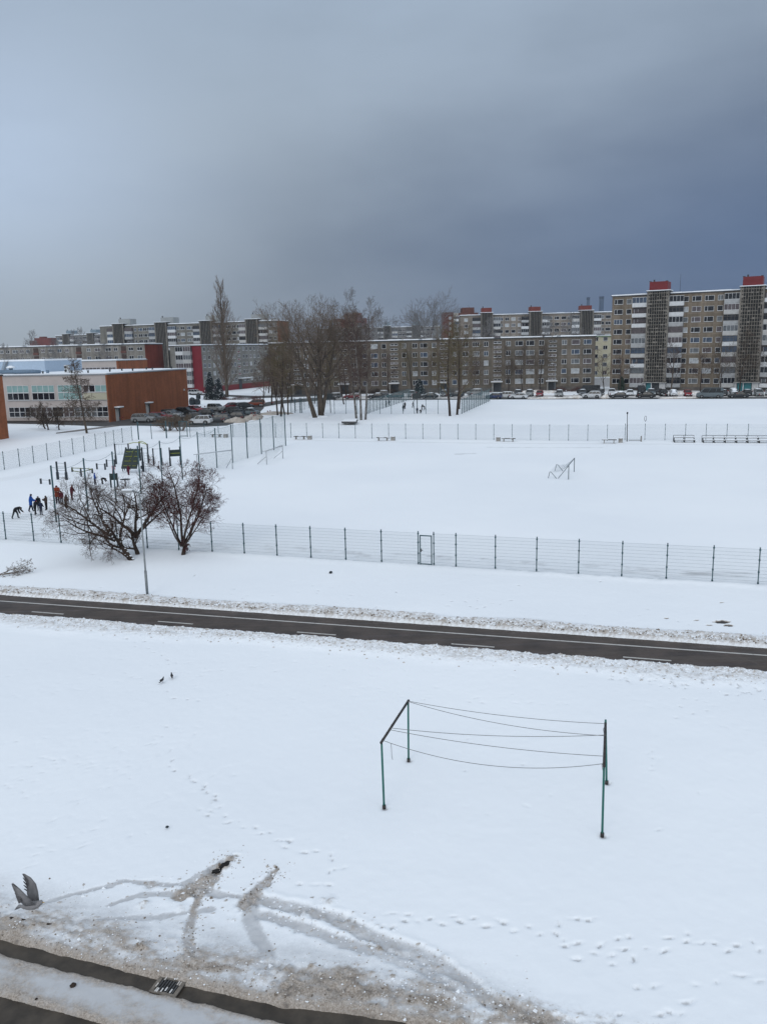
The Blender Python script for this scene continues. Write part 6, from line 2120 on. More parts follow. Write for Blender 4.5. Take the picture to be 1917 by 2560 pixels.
def bench(x, y, rz, label, L=1.9):
    t = thing('park_bench', label, 'bench', (x, y, 0), rz, 'benches along the far side of the field')
    for nm, bx in (('seat', (0, L, -.22, .22, .40, .46)),):
        b = MB()
        b.box(*bx)
        link(nm, b.mesh(nm, BENCHM), t)
    for xx in (.3, L - .35):
        b = MB()
        b.box(xx - .06, xx + .06, -.2, .2, -.1, .399)
        link('leg', b.mesh('leg', CONCRETE), t)
    rg = random.Random(int(x * 10))
    for i in range(5):
        a = L * (i + .1) / 5
        if rg.random() < .25:
            b = MB()
            b.box(a, a + L / 5.5, -.2, .2, .462, .50 + .03 * rg.random())
            link('snow_cap', b.mesh('snow_cap', SNOW), t)


def bin_(x, y, label):
    t = thing('litter_bin', label, 'bin', (x, y, 0), R(-15), 'litter bins beside the field benches')
    b = MB()
    b.prism([(-.27, -.27), (.27, -.27), (.27, .27), (-.27, .27)], 0, .55)
    link('tub', b.mesh('tub', CONCRETE), t)
    b = MB()
    b.box(-.2, .2, -.2, .2, .551, .60)
    link('snow_cap', b.mesh('snow_cap', SNOW), t)


BZ = R(-16)
for x, y, lab, bx, by, bl in [
    (-26.7, 128.3, 'low dark bench before the car park, leftmost of the field benches', -24.2, 127.3, 'grey litter bin at the right end of the leftmost field bench'),
    (-13.1, 122.6, 'low dark bench right beside the end of the tall net', -10.7, 121.8, 'grey litter bin by the bench beside the end of the tall net'),
    (-.75, 118.3, 'low dark bench in the middle of the far field edge', 1.6, 117.9, 'grey litter bin by the middle bench of the far field edge'),
    (16.6, 113.6, 'low dark bench with a bin on its left, beyond the lone goal', 16.2, 114.1, 'grey litter bin at the left end of the bench beyond the lone goal'),
    (29.4, 109.4, 'low dark bench nearest the slim pole at the right', 31.9, 109.4, 'grey litter bin between the rightmost bench and the slim pole'),
]:
    bench(x, y, BZ, lab)
    bin_(bx, by, bl)
# slab table under snow, kerb stone
t = thing('concrete_table', 'low snow covered concrete slab beyond the far fence', 'table', (-7.0, 144.3, 0), R(12))
b = MB()
b.prism([(0, 0), (2.4, -1.2), (3.6, 3.8), (1.2, 4.6)], .30, .62)
link('slab', b.mesh('slab', mat('dark_concrete', (.06, .06, .062), .9, .2)), t)
b = MB()
b.prism([(.1, .05), (2.35, -1.1), (3.5, 3.7), (1.25, 4.45)], .622, .72)
link('snow_cap', b.mesh('snow_cap', SNOW), t)
b = MB()
b.box(.7, 1.4, .2, 1.0, -.1, .299).box(1.8, 2.5, 2.4, 3.2, -.1, .299)
link('base', b.mesh('base', CONCRETE), t)

# low stands
def stand(label, L, x, y, rz, secs):
    t = thing('low_stand', label, 'bleachers', (x, y, 0), rz, 'low stands at the right of the field')
    for j, (d, z) in enumerate(((0, .28), (.75, .55))):
        b = MB()
        b.box(.1 * j, L - .1 * j, d, d + .42, z, z + .07)
        link('seat', b.mesh('seat', mat('stand_timber', (.16, .165, .17), .85, .25, 3)), t)
        b = MB()
        for k in range(secs):
            b.box(L * k / secs + .05, L * (k + 1) / secs - .05, d + .02, d + .40, z + .071, z + .12 + .05 * ((k * 7 + j) % 3) / 3)
        link('snow_cap', b.mesh('snow_cap', SNOW), t)
    b = MB()
    for k in range(secs + 1):
        x_ = min(L - .05, max(.05, L * k / secs))
        b.box(x_ - .05, x_ + .05, .05, 1.15, -.05, .279)
        b.box(x_ - .045, x_ + .045, .8, 1.15, .28, .549)
    link('support', b.mesh('support', DARK), t)
    b = MB()
    b.box(0, L, 1.5, 1.56, .78, .84)
    for k in range(secs + 1):
        x_ = L * k / secs
        b.box(x_ - .03, x_ + .03, 1.5, 1.559, -.05, .779)
    link('back_rail', b.mesh('back_rail', mat('stand_rail', (.10, .11, .12), .7)), t)


stand('short section of low snow covered stand near the slim pole', 2.6, 38.6, 108.0, R(-14), 2)
stand('long section of low snow covered stand at the right edge', 8.2, 42.0, 106.9, R(-14), 6)
t = thing('railing', 'short low railing with a thick end post, right of the slim pole', 'railing', (33.2, 110.2, 0), R(-10))
b = MB()
b.box(0, 1.6, -.03, .03, .15, .22)
link('bar', b.mesh('bar', DARK), t)
b = MB()
b.box(1.55, 1.72, -.08, .08, 0, .75)
link('end_post', b.mesh('end_post', CONCRETE), t)
t = thing('slim_pole', 'slim dark pole standing where the far fence steps back', 'pole', (33.1, 110.5, 0), 0)
b = MB()
b.tube([(0, 0, -.1), (-.1, 0, 3.95)], [.06, .04], 8)
link('shaft', b.mesh('shaft', DARK), t)
b = MB()
b.box(-.19, .0, -.06, .06, 3.7, 3.95)
link('head', b.mesh('head', DARK), t)
t = thing('marker_hoop', 'small grey ring marker standing on the snow beyond the set back fence', 'marker', (44.3, 138.0, 0), 0)
b = MB()
b.tube([(.18 * math.cos(a * .5236), 0, .55 + .42 * math.sin(a * .5236)) for a in range(13)], .035, 5)
link('ring', b.mesh('ring', DARK), t)
b = MB()
b.bar((0, 0, -.1), (0, 0, .15), .03)
link('stem', b.mesh('stem', DARK), t)

# street lamps
def lamp(x, y, h, label, arm, rz):
    t = thing('street_lamp', label, 'street lamp', (x, y, 0), rz)
    b = MB()
    b.tube([(0, 0, -.1), (0, 0, 1.35)], .075, 10)
    b.tube([(0, 0, 1.35), (0, 0, 1.4), (0, 0, h)], [.075, .05, .04], 10)
    link('pole', b.mesh('pole', mat('galvanised', (.20, .22, .23), .5, .15, 4, metal=.3)), t)
    b = MB()
    b.tube([(0, 0, h - .02), (arm * .5, 0, h + .08), (arm, 0, h + .10)], [.04, .035, .03], 6)
    link('arm', b.mesh('arm', MATS['galvanised']), t)
    b = MB()
    b.box(arm - .12, arm + .48, -.15, .15, h + .04, h + .14)
    hd = link('lamp_head', b.mesh('lamp_head', mat('lamp_grey', (.28, .29, .30), .5)), t)
    b = MB()
    b.box(arm - .05, arm + .42, -.12, .12, h + .01, h + .039)
    link('diffuser', b.mesh('diffuser', mat('lamp_glass', (.42, .43, .43), .3)), hd)
    b = MB()
    b.box(arm - .1, arm + .46, -.13, .13, h + .141, h + .19)
    link('snow_cap', b.mesh('snow_cap', SNOW), hd)


lamp(-13.08, 43.45, 5.7, 'grey street lamp beside the cycle path, in front of the gnarled trees', .45, R(175))
lamp(44.7, 212.84, 8.3, 'thin street lamp on the far parking strip before the grey brown block', .7, R(200))

# ------------------------------------------------------------------ playground
TIMB = mat('play_post', (.018, .026, .034), .6, .25, 3)
PGREEN = mat('play_green', (.004, .016, .014), .5, .15, 2)
YEL = mat('play_yellow', (.24, .26, .03), .5, .15)
STEEL = mat('bright_steel', (.28, .30, .31), .4, metal=.5)


def post_m(h, r=.07, foot=True):
    b = MB()
    b.box(-r, r, -r, r, -.1, h)
    if foot and h > 1.5:
        b.box(-r - .03, r + .03, -r - .035, r + .035, 0.001, h * .42)
    return b.mesh('post', TIMB)


def between(t, p, q, r, m, nm='bar'):
    b = MB()
    b.bar(p, q, r, 6)
    return link(nm, b.mesh(nm, m), t)


def bars(label, pa, pb, h, zs, r=.022, name='exercise_bar', grp=None, off=0):
    t = thing(name, label, 'play equipment', (pa[0], pa[1], 0), 0, grp)
    dx, dy = pb[0] - pa[0], pb[1] - pa[1]
    a = math.atan2(dy, dx)
    link('post', post_m(h), t, (0, 0, 0), (0, 0, a))
    link('post', post_m(h), t, (dx, dy, 0), (0, 0, a))
    for z in zs:
        between(t, (0, 0, z), (dx, dy, z), r, STEEL)
    return t


bars('lowest short bar between two dark stubs, leftmost in the play area', (-35.48, 84.34), (-34.3, 83.7), .55, [.42])
bars('ladder wall of five steel rungs between two dark posts', (-34.75, 87.01), (-33.68, 86.64), 1.95, [.25, .62, 1.0, 1.38, 1.78], name='wall_bars')
bars('low bar between two dark stubs behind the yellow ring rope frame', (-33.1, 94.52), (-32.05, 94.2), .68, [.55])
bars('slightly taller bar between two dark stubs beside the nearest tall post', (-32.62, 96.57), (-31.62, 96.41), .85, [.72])
bars('low bar on three dark stubs right of the green climbing board', (-27.8, 93.99), (-25.75, 93.67), .36, [.28])
bars('high bar between two dark posts right of the climbing board', (-27.08, 96.67), (-26.16, 96.82), 2.05, [1.95])
# yellow hexagon balance frame
t = thing('balance_frame', 'low yellow and black rope frame on dark stubs in the play area', 'play equipment', (-34.0, 91.0, 0), 0)
pts = [(-1.32, 1.72), (1.45, .38), (1.1, -2.16), (.2, .9)]
for (x, y) in pts[:3]:
    link('post', post_m(.52 if x != 1.1 else .9), t, (x, y, 0))
b = MB()
ring = [(-1.32, 1.72, .45), (-.2, 1.5, .42), (1.45, .38, .45), (1.1, -2.16, .5), (-.3, -.6, .42), (-1.32, 1.72, .45)]
for i in range(len(ring) - 1):
    p, q = Vector(ring[i]), Vector(ring[i + 1])
    for k in range(8):
        b.bar(p.lerp(q, k / 8), p.lerp(q, (k + 1) / 8), .045, 5, k % 2)
link('rope', b.mesh('rope', [YEL, TIMB]), t)
# monkey bars with rings
t = thing('monkey_bars', 'dark post climbing frame with a curved yellow rail and hanging rings', 'play equipment', (-32.24, 98.84, 0), 0)
for (x, y, h) in ((0, 0, 2.45), (1.5, .4, 2.4), (2.2, 2.6, 2.4), (3.9, .1, 2.35)):
    link('post', post_m(h), t, (x, y, 0))
between(t, (0, 0, 2.35), (1.5, .4, 2.35), .03, STEEL)
b = MB()
b.tube([(1.5, .4, 2.35), (2.1, .5, 2.48), (3.0, .4, 2.48), (3.9, .1, 2.25)], .045, 6).tube([(2.2, 2.6, 2.35), (2.8, 1.8, 2.48), (3.4, .9, 2.4), (3.9, .1, 2.25)], .045, 6)
link('yellow_rail', b.mesh('yellow_rail', YEL), t)
for x in (.45, .8):
    b = MB()
    b.bar((x, .12, 1.35), (x, .12, 2.35), .012, 4)
    b.tube([(x + .1 * math.cos(a * .785), .12, 1.25 + .1 * math.sin(a * .785)) for a in range(9)], .014, 5)
    link('ring', b.mesh('ring', STEEL), t)
# green climbing board, leaning
t = thing('climbing_board', 'sloping dark green climbing board with yellow foot holds', 'play equipment', (-28.0, 91.2, 0), R(-12))
b = MB()
b.add([(-.95, -.75, .55), (.95, -.75, .55), (.95, .45, 2.6), (-.95, .45, 2.6), (-.95, -.67, .5), (.95, -.67, .5), (.95, .53, 2.56), (-.95, .53, 2.56)],
      [(0, 1, 2, 3), (7, 6, 5, 4), (0, 4, 5, 1), (1, 5, 6, 2), (2, 6, 7, 3), (3, 7, 4, 0)])
link('board', b.mesh('board', PGREEN), t)
for k in range(4):
    s = (k + .6) / 4.2
    y, z = -.75 + 1.2 * s, .55 + 2.05 * s
    for xa, xb in ((-.7, .15), (.4, .8)):
        b = MB()
        b.box(xa, xb, y - .07, y - .03, z - .02, z + .02)
        link('foothold', b.mesh('foothold', YEL), t)
for x in (-.95, .98):
    link('post', post_m(2.75), t, (x + .02, .62, 0))
b = MB()
b.bar((-.1, -.40, 1.2), (.15, .42, 2.62), .012, 4)
link('rope', b.mesh('rope', YEL), t)
b = MB()
for x in (1.25, 1.62):
    b.bar((x, .7, .1), (x - .05, .6, 2.2), .02, 5)
for k in range(7):
    b.bar((1.25, .68, .3 + .3 * k), (1.6, .68, .3 + .3 * k), .018, 5)
link('rope_ladder', b.mesh('rope_ladder', STEEL), t)
# notice board with two panels
t = thing('play_panel', 'dark green panel with a yellow stripe on two posts, right of the high bar', 'play equipment', (-24.9, 95.76, 0), R(20))
link('post', post_m(2.2), t, (0, 0, 0))
link('post', post_m(2.2), t, (1.25, .35, 0))
b = MB()
b.box(.05, 1.25, .12, .17, 1.1, 1.88)
link('board', b.mesh('board', PGREEN), t)
b = MB()
b.box(.12, 1.2, .09, .119, 1.44, 1.50)
link('stripe', b.mesh('stripe', YEL), t)
t = thing('play_panel', 'square dark panel on a tall post behind the gnarled tree crowns', 'play equipment', (-27.1, 80.93, 0), R(5))
link('post', post_m(1.4), t, (0, 0, 0))
link('post', post_m(1.4), t, (.62, .1, 0))
b = MB()
b.box(-.05, .72, -.12, -.075, .75, 1.4)
link('board', b.mesh('board', PGREEN), t)
b = MB()
b.ball((1.35, .3, .72), .55, .4, .07, 0, 12, 5)
b.bar((1.35, .3, -.1), (1.35, .3, .7), .05)
link('disc_seat', b.mesh('disc_seat', TIMB), t)

# ------------------------------------------------------------------ washing lines in the foreground
lf, lb_, rf_, rb = (-.17, 21.62), (.63, 24.34), (5.71, 20.01), (6.56, 22.70)
t = thing('washing_line_frame', 'green pipe clothes drying frame with slack washing lines standing in the snow', 'clothes line', (2.9, 22.0, 0), 0)
o_ = Vector((2.9, 22.0, 0))
PIPE = mat('green_pipe', (.010, .115, .095), .45, .3, 5, col2=(.025, .055, .045), thr=(.55, .8), spec=.5)
RUST = mat('rusted_pipe', (.035, .030, .028), .7, .4, 6)
H0 = 2.02
for (x, y), (tx, ty) in ((lf, (-.2, 21.62)), (lb_, (.65, 24.34)), (rf_, (5.70, 20.02)), (rb, (6.47, 22.72))):
    b = MB()
    p = Vector((x, y, 0)) - o_
    q = Vector((tx, ty, H0)) - o_
    b.tube([p - Vector((0, 0, .2)), p.lerp(q, .3), p.lerp(q, .7), q], [.033, .032, .031, .030], 10)
    b.tube([p - Vector((0, 0, .1)), p + Vector((0, 0, .05))], .052, 10, 1)
    link('leg', b.mesh('leg', [PIPE, RUST]), t)
TOP = {}
for nm, a, c in (('left', (-.2, 21.62), (.65, 24.34)), ('right', (5.70, 20.02), (6.47, 22.72))):
    b = MB()
    p, q = Vector((a[0], a[1], H0)) - o_, Vector((c[0], c[1], H0 - (.12 if nm == 'right' else 0))) - o_
    e = (q - p).normalized()
    b.tube([p - e * .05, p.lerp(q, .5), q + e * .06], .038, 10)
    for s in (.02, .35, .62, .97):
        c_ = p.lerp(q, s)
        b.tube([c_ + Vector((0, 0, .0)), c_ + Vector((0, 0, .07))], .014, 5)
    link('crossbar', b.mesh('crossbar', RUST), t)
    TOP[nm] = (p, q)
CORD = mat('line_cord', (.16, .165, .17), .8)


def cord(s0, s1, sag, r=.0085):
    b = MB()
    p = TOP['left'][0].lerp(TOP['left'][1], s0) + Vector((0, 0, .03))
    q = TOP['right'][0].lerp(TOP['right'][1], s1) + Vector((0, 0, .03))
    b.tube([p.lerp(q, k / 24) - Vector((0, 0, sag * 4 * (k / 24) * (1 - k / 24))) for k in range(25)], r, 5, 0, False)
    link('washing_line', b.mesh('washing_line', CORD), t)


cord(.98, .97, .12)
cord(.97, .66, .20)
cord(.30, .68, .14)
cord(.26, .18, .12)
cord(.02, .02, .42)
b = MB()
p = TOP['left'][0].lerp(TOP['left'][1], .04)
b.tube([p + Vector((.12, 0, -.05)), p + Vector((.24, .02, -.12)), p + Vector((.25, .02, -.5)), p + Vector((.27, .02, -.62))], .009, 4)
for s in (.1, .95):
    q = TOP['right'][0].lerp(TOP['right'][1], s)
    b.tube([q, q + Vector((-.06, 0, -.12)), q + Vector((-.02, .03, -.3))], .010, 4)
link('loose_end', b.mesh('loose_end', CORD), t)

# drain grate in the gutter
t = thing('drain_grate', 'iron drain grate in the wet gutter', 'drain', (-4.73, 14.94, -.05), R(-18))
b = MB()
b.box(-.31, .31, -.24, .24, 0, .02, 0)
b.box(-.31, .31, -.24, -.17, .021, .05, 1).box(-.31, .31, .17, .24, .021, .05, 1).box(-.31, -.23, -.169, .169, .021, .05, 1).box(.23, .31, -.169, .169, .021, .05, 1)
link('frame', b.mesh('frame', [RUBBER, mat('rusty_iron', (.15, .13, .11), .8, .3, 8)]), t)
b = MB()
for k in range(7):
    x = -.19 + .063 * k
    b.box(x - .014, x + .014, -.168, .168, .022, .045)
link('bars', b.mesh('bars', mat('grate_iron', (.055, .055, .055), .6, .3, 8)), t)
b = MB()
rg = random.Random(4)
for k in range(9):
    b = MB()
    x, y = rg.uniform(-.27, .27), rg.uniform(-.2, .2)
    b.box(x - .012, x + .012, y - .05, y + .05, .0505, .062)
    link('ice', b.mesh('ice', SNOW_DIRTY), t)

# fallen branch, at the left
rg = random.Random(12)
out = []
for k in range(3):
    grow_branch(rg, Vector((0, 0, .05)), Vector((.9, .5 + .35 * k - .3, .16)).normalized(), 1.9, .03, 0, dict(lev=4, seg=[6, 4, 3, 2], jit=[.14, .2, .2, .2], up=[-.015, .02, .02, .02], n=[6, 5, 4], st=[.15, .15, .1], ang=[40, 45, 45], len=[.5, .5, .5], rr=[.6, .6, .6], rmin=.008, tip=.4), out)
b = MB()
tubes_to(b, out, (5, 4, 3, 3))
tag(link('fallen_branch', b.mesh('fallen_branch', TW_GREY), None, (-23.4, 47.8, .02)), 'cut bare branch lying on the snow at the left edge', 'branch')
# stones and clods lying about
for x, y, s, lab, m in [(-3.2, 46.99, .11, 'small dark lump on the snow behind the near fence verge', TIMB), (-6.22, 20.75, .05, 'small dark stone on the snow left of the tyre tracks', TIMB), (-6.72, 14.95, .07, 'brown clod on the slush of the road', BK_DARK), (-7.35, 14.62, .03, 'tiny dark pebble on the slush of the road', BK_DARK)]:
    b = MB()
    b.ball((0, 0, s * .4), s, s * .7, s * .7, 0, 9, 6, .18, rg)
    tag(link('stone', b.mesh('stone', m), None, (x, y, .03), (0, 0, .4)), lab, 'stone')
for x, y, r_, s, lab in [(-4.28, 19.06, .7, .17, 'black tar like lump in the far end of the left wheel rut'), (-4.47, 18.80, .2, .12, 'second smaller black lump in the left wheel rut')]:
    b = MB()
    b.ball((0, 0, 0), s, s * .55, .05, 0, 14, 5, .35, rg)
    tag(link('tar_lump', b.mesh('tar_lump', mat('black_tar', (.012, .012, .012), .9)), None, (x, y, -.01), (0, 0, r_)), lab, 'lump')
for x, y, r_, lab in [(-8.4, 16.98, -.25, 'dark plank edge sticking out of the slush by the road')]:
    b = MB()
    b.box(-.62, .62, -.022, .022, -.05, .05, 0)
    tag(link('kerb_plank', b.mesh('kerb_plank', [BK_DARK, SNOW_DIRTY]), None, (x, y, 0), (0, 0, r_)), lab, 'plank')

# ================================================================== PEOPLE AND BIRDS
SKIN = mat('skin', (.40, .24, .18), .6, .05)
HAIR = mat('hair_dark', (.02, .014, .011), .7, .2)
CLOTH = {}


def cloth(c):
    k = tuple(c)
    if k not in CLOTH:
        CLOTH[k] = mat('cloth_%d' % len(CLOTH), k, .85, .22, 6, bump=.2, spec=.15)
    return CLOTH[k]


def pose_points(lean=0.0, hips=(0, 0), knees=(0, 0), arms=(.05, .05), elbows=(.25, .25), spread=(.1, .1), head=0.0, cross=0.0, twist=0.0):
    """joints of a figure one unit tall facing +x; angles in radians, forward positive"""
    V = Vector
    J = {}
    pel = V((0, 0, .52))
    def up(v, a):
        return V((v.x * math.cos(a) + v.z * math.sin(a), v.y, -v.x * math.sin(a) + v.z * math.cos(a)))
    J['pelvis'] = pel
    J['waist'] = pel + up(V((0, 0, .10)), lean * .7)
    J['chest'] = J['waist'] + up(V((0, 0, .12)), lean)
    J['neck'] = J['chest'] + up(V((0, 0, .095)), lean)
    J['skull'] = J['neck'] + up(V((.012, 0, .065)), lean + head)
    J['crown'] = J['skull'] + up(V((.004, 0, .062)), lean + head)
    for i, (s, n) in enumerate(((1, 'L'), (-1, 'R'))):
        h = pel + V((0, s * .052, -.02))
        k = h + V((math.sin(hips[i]), s * .02, -math.cos(hips[i]))) * .235
        a2 = hips[i] - knees[i]
        an = k + V((math.sin(a2), s * .01, -math.cos(a2))) * .225
        J['hip' + n], J['knee' + n], J['ankle' + n] = h, k, an
        a3 = a2 * .5
        J['toe' + n] = an + V((math.cos(a3) * .075, s * .012, math.sin(a3) * .05 - .028))
        sh = J['chest'] + up(V((0, s * .098, .062)), lean)
        a = arms[i] + lean * .15
        e = sh + V((math.sin(a) * math.cos(spread[i]), s * math.sin(spread[i] + .05), -math.cos(a) * math.cos(spread[i]))) * .165
        b = a + elbows[i]
        w = e + V((math.sin(b), -s * cross * .8, -math.cos(b) * (1 - .3 * cross))).normalized() * .145
        hd = w + (w - e).normalized() * .045
        J['shoulder' + n], J['elbow' + n], J['wrist' + n], J['hand' + n] = sh, e, w, hd
    low = min(J['toeL'].z, J['toeR'].z, J['ankleL'].z - .03, J['ankleR'].z - .03, J['handL'].z - .01, J['handR'].z - .01)
    for k in J:
        J[k] = J[k] + V((0, 0, -low + .018))
    return J


BONES = [('pelvis', 'waist', 'torso'), ('waist', 'chest', 'torso'), ('chest', 'neck', 'torso'), ('neck', 'skull', 'head'), ('skull', 'crown', 'head')]
for n in 'LR':
    BONES += [('pelvis', 'hip' + n, 'leg'), ('hip' + n, 'knee' + n, 'leg'), ('knee' + n, 'ankle' + n, 'leg'), ('ankle' + n, 'toe' + n, 'foot'),
              ('chest', 'shoulder' + n, 'torso'), ('shoulder' + n, 'elbow' + n, 'torso'), ('elbow' + n, 'wrist' + n, 'torso'), ('wrist' + n, 'hand' + n, 'hand')]
RAD = {'pelvis': .074, 'waist': .070, 'chest': .082, 'neck': .036, 'skull': .056, 'crown': .046, 'hip': .056, 'knee': .040, 'ankle': .027, 'toe': .022, 'shoulder': .042, 'elbow': .032, 'wrist': .021, 'hand': .017}


def person(label, x, y, deg, h, jacket, trousers, pose=None, hat=None, group=None, coat=False, z=0.0, gloves=None):
    J = pose_points(**(pose or {}))
    keys = list(J)
    me_ = bpy.data.meshes.new('tmp')
    me_.from_pydata([J[k] for k in keys], [(keys.index(a), keys.index(b)) for a, b, _ in BONES], [])
    tmp = bpy.data.objects.new('tmp', me_)
    COL.objects.link(tmp)
    tmp.modifiers.new('Skin', 'SKIN')
    sub = tmp.modifiers.new('Sub', 'SUBSURF')
    sub.levels = sub.render_levels = 1
    for i, k in enumerate(keys):
        sv = me_.skin_vertices[0].data[i]
        r = RAD[k.rstrip('LR')] if k.rstrip('LR') in RAD else .04
        wide = 1.22 if k in ('chest', 'waist', 'pelvis') else 1.0
        sv.radius = (r * (.92 if wide > 1 else 1), r * wide)
        sv.use_root = (k == 'pelvis')
    dg = bpy.context.evaluated_depsgraph_get()
    ev = tmp.evaluated_get(dg)
    em = ev.to_mesh()
    co = [v.co.copy() for v in em.vertices]
    no = [v.normal.copy() for v in em.vertices]
    polys = [tuple(p.vertices) for p in em.polygons]
    ev.to_mesh_clear()
    bpy.data.objects.remove(tmp)
    bpy.data.meshes.remove(me_)

    def region(q):
        best, out = 9, 'torso'
        for a, b, rg_ in BONES:
            A_, B_ = J[a], J[b]
            d = B_ - A_
            t = max(0, min(1, (q - A_).dot(d) / d.length_squared))
            dd = (q - A_ - d * t).length - (RAD.get(a.rstrip('LR'), .04) * (1 - t) + RAD.get(b.rstrip('LR'), .04) * t)
            if dd < best:
                best, out = dd, rg_
        return out
    regs = [region(sum((co[i] for i in p), Vector()) / len(p)) for p in polys]
    t = thing('person', label, 'person', (x, y, z), R(deg), group)
    t.scale = (h, h, h)
    b = MB()
    under = cloth(tuple(c * .8 for c in trousers))
    b.add(co, polys, 0, True)
    b.m = [1 if r in ('head',) or (r == 'hand') else 0 for r in regs]
    # five separate, slightly curled fingers on each hand
    for n in 'LR':
        hd, wr = J['hand' + n], J['wrist' + n]
        d = (hd - wr).normalized()
        s = d.cross(Vector((1, 0, 0.3)))
        s = s.normalized() if s.length > .1 else Vector((0, 1, 0))
        c_ = d.cross(s)
        for k in range(4):
            o = hd + s * (k - 1.5) * .0095 + d * .004
            L_ = (.040, .046, .043, .034)[k]
            b.tube([o, o + d * L_ * .5 + c_ * .004, o + d * L_ * .8 + c_ * .014], [.0052, .005, .004], 5, 1)
        o = wr + s * -.014 + d * .012
        b.tube([o, o + (d - s * .9).normalized() * .024, o + (d * 1.3 - s * .6).normalized() * .042], [.0062, .0058, .0045], 5, 1)
    # face
    f = (J['crown'] - J['neck']).normalized()
    fx = Vector((f.z, 0, -f.x))
    fc = J['skull'] + fx * .052
    b.ball(fc + fx * .008 - f * .006, .009, .008, .013, 1, 6, 4)
    for s in (-1, 1):
        b.ball(fc + Vector((0, s * .02, 0)) + f * .013 - fx * .003, .005, .007, .005, 2, 6, 4)
        b.ball(J['skull'] + Vector((0, s * .056, 0)), .012, .006, .017, 1, 6, 4)
    b.ball(fc - f * .028 - fx * .004, .005, .015, .004, 3, 6, 4)
    link('body', b.mesh('body', [under, SKIN, HAIR, mat('lips', (.22, .08, .07), .6)]), t)

    def shell_part(name, test, off, m):
        ids = [i for i, p in enumerate(polys) if test(i)]
        if not ids:
            return
        remap, vs, fs = {}, [], []
        for i in ids:
            q = []
            for v in polys[i]:
                if v not in remap:
                    remap[v] = len(vs)
                    vs.append(co[v] + no[v] * off)
                q.append(remap[v])
            fs.append(tuple(q))
        c_ = MB()
        c_.add(vs, fs, 0, True)
        link(name, c_.mesh(name, m), t)
    cen = [sum((co[i] for i in p), Vector()) / len(p) for p in polys]
    hipz = J['pelvis'].z
    low = hipz - (.14 if coat else .03)
    jm = cloth(jacket)
    shell_part('jacket', lambda i: regs[i] == 'torso' or (regs[i] == 'leg' and cen[i].z > low and (cen[i] - J['pelvis']).length < .19), .020 if not coat else .026, jm)
    shell_part('trousers', lambda i: regs[i] == 'leg', .010, cloth(trousers))
    shell_part('boot', lambda i: regs[i] == 'foot', .012, RUBBER)
    shell_part('hat' if hat else 'hair', lambda i: regs[i] == 'head' and ((cen[i] - J['skull']).dot(f) > .012 or (cen[i] - J['skull']).dot(fx) < -.012), .013, cloth(hat) if hat else HAIR)
    if gloves:
        shell_part('glove', lambda i: regs[i] == 'hand', .008, cloth(gloves))
    return t


BLUE, NAVY, BLACK, ORANGE, MAROON, BROWN, PINK, GREYT = (.012, .065, .27), (.010, .014, .035), (.010, .011, .014), (.20, .035, .015), (.075, .010, .022), (.045, .032, .027), (.40, .17, .20), (.05, .055, .07)
GP = 'children in the play area'
WALK = dict(hips=(.35, -.3), knees=(.15, .35), arms=(-.35, .4))
person('person in dark clothes bent right over towards the snow, leftmost by the near fence', -30.14, 66.0, 0, 1.45, BLACK, BLACK, dict(lean=1.3, hips=(.5, -.35), knees=(.45, .1), arms=(.1, -.1), elbows=(.5, .4), head=.5), group=GP)
person('tall person in a bright blue jacket and dark trousers, at the left of the group', -30.03, 68.86, 25, 1.58, BLUE, NAVY, dict(hips=(.2, -.2), knees=(.05, .2), lean=.12, arms=(.3, .5), elbows=(.5, .6)), hat=NAVY, group=GP, coat=True)
person('child in black with bare hands stooping in front of the blue jacket', -29.08, 67.39, 70, 1.28, BLACK, BLACK, dict(lean=.42, hips=(.28, -.18), knees=(.1, .15), arms=(.7, .6), elbows=(.8, .6), head=-.2), hat=MAROON, group=GP)
person('hooded child in black right behind the stooping one', -29.56, 69.32, -80, 1.28, BLACK, NAVY, dict(lean=.05), hat=BLACK, group=GP)
person('small child in a navy jacket, grey trousers and banded cap', -28.51, 67.2, 85, 1.2, NAVY, GREYT, dict(arms=(.3, .3), elbows=(.7, .7)), hat=GREYT, group=GP)
person('child in a brown jacket with folded arms, right of the blue jacket group', -28.94, 69.38, 170, 1.3, BROWN, BLACK, dict(arms=(.55, .55), elbows=(1.5, 1.5), cross=.6, lean=-.04), group=GP)
person('grown up in an orange red jacket holding something pale, behind the first tall post', -29.13, 72.41, -75, 1.70, ORANGE, NAVY, dict(arms=(.5, .5), elbows=(1.2, 1.2), cross=.4), hat=MAROON, group=GP, coat=True)
person('child in a maroon jacket standing against the orange red jacket', -28.72, 72.25, -60, 1.22, MAROON, GREYT, None, hat=MAROON, group=GP)
person('person in dark maroon seen from the side behind the leaning tree twigs', -28.55, 74.28, 0, 1.40, MAROON, MAROON, dict(lean=.15, arms=(.3, .2)), hat=MAROON, group=GP, coat=True)
person('child in dark brown half hidden by the leaning tree crown', -27.47, 69.95, 60, 1.25, BROWN, BLACK, dict(lean=.2), hat=BLACK, group=GP)
person('child in a blue jacket standing beside the crawling child', -29.33, 82.83, 15, 1.28, BLUE, NAVY, dict(hips=(.1, -.1), arms=(-.2, .3)), hat=BLUE, group=GP)
person('child in black crawling on hands and feet in the snow', -28.72, 83.06, 0, 1.12, BLACK, BLACK, dict(lean=1.75, hips=(.25, .15), knees=(.25, .2), arms=(.25, .15), elbows=(.1, .1), head=-.3), group=GP)
person('child in a pale pink jacket left of the green climbing board', -29.66, 89.76, -30, 1.16, PINK, MAROON, dict(arms=(.2, .4), hips=(.15, -.15)), hat=BLACK, group=GP)
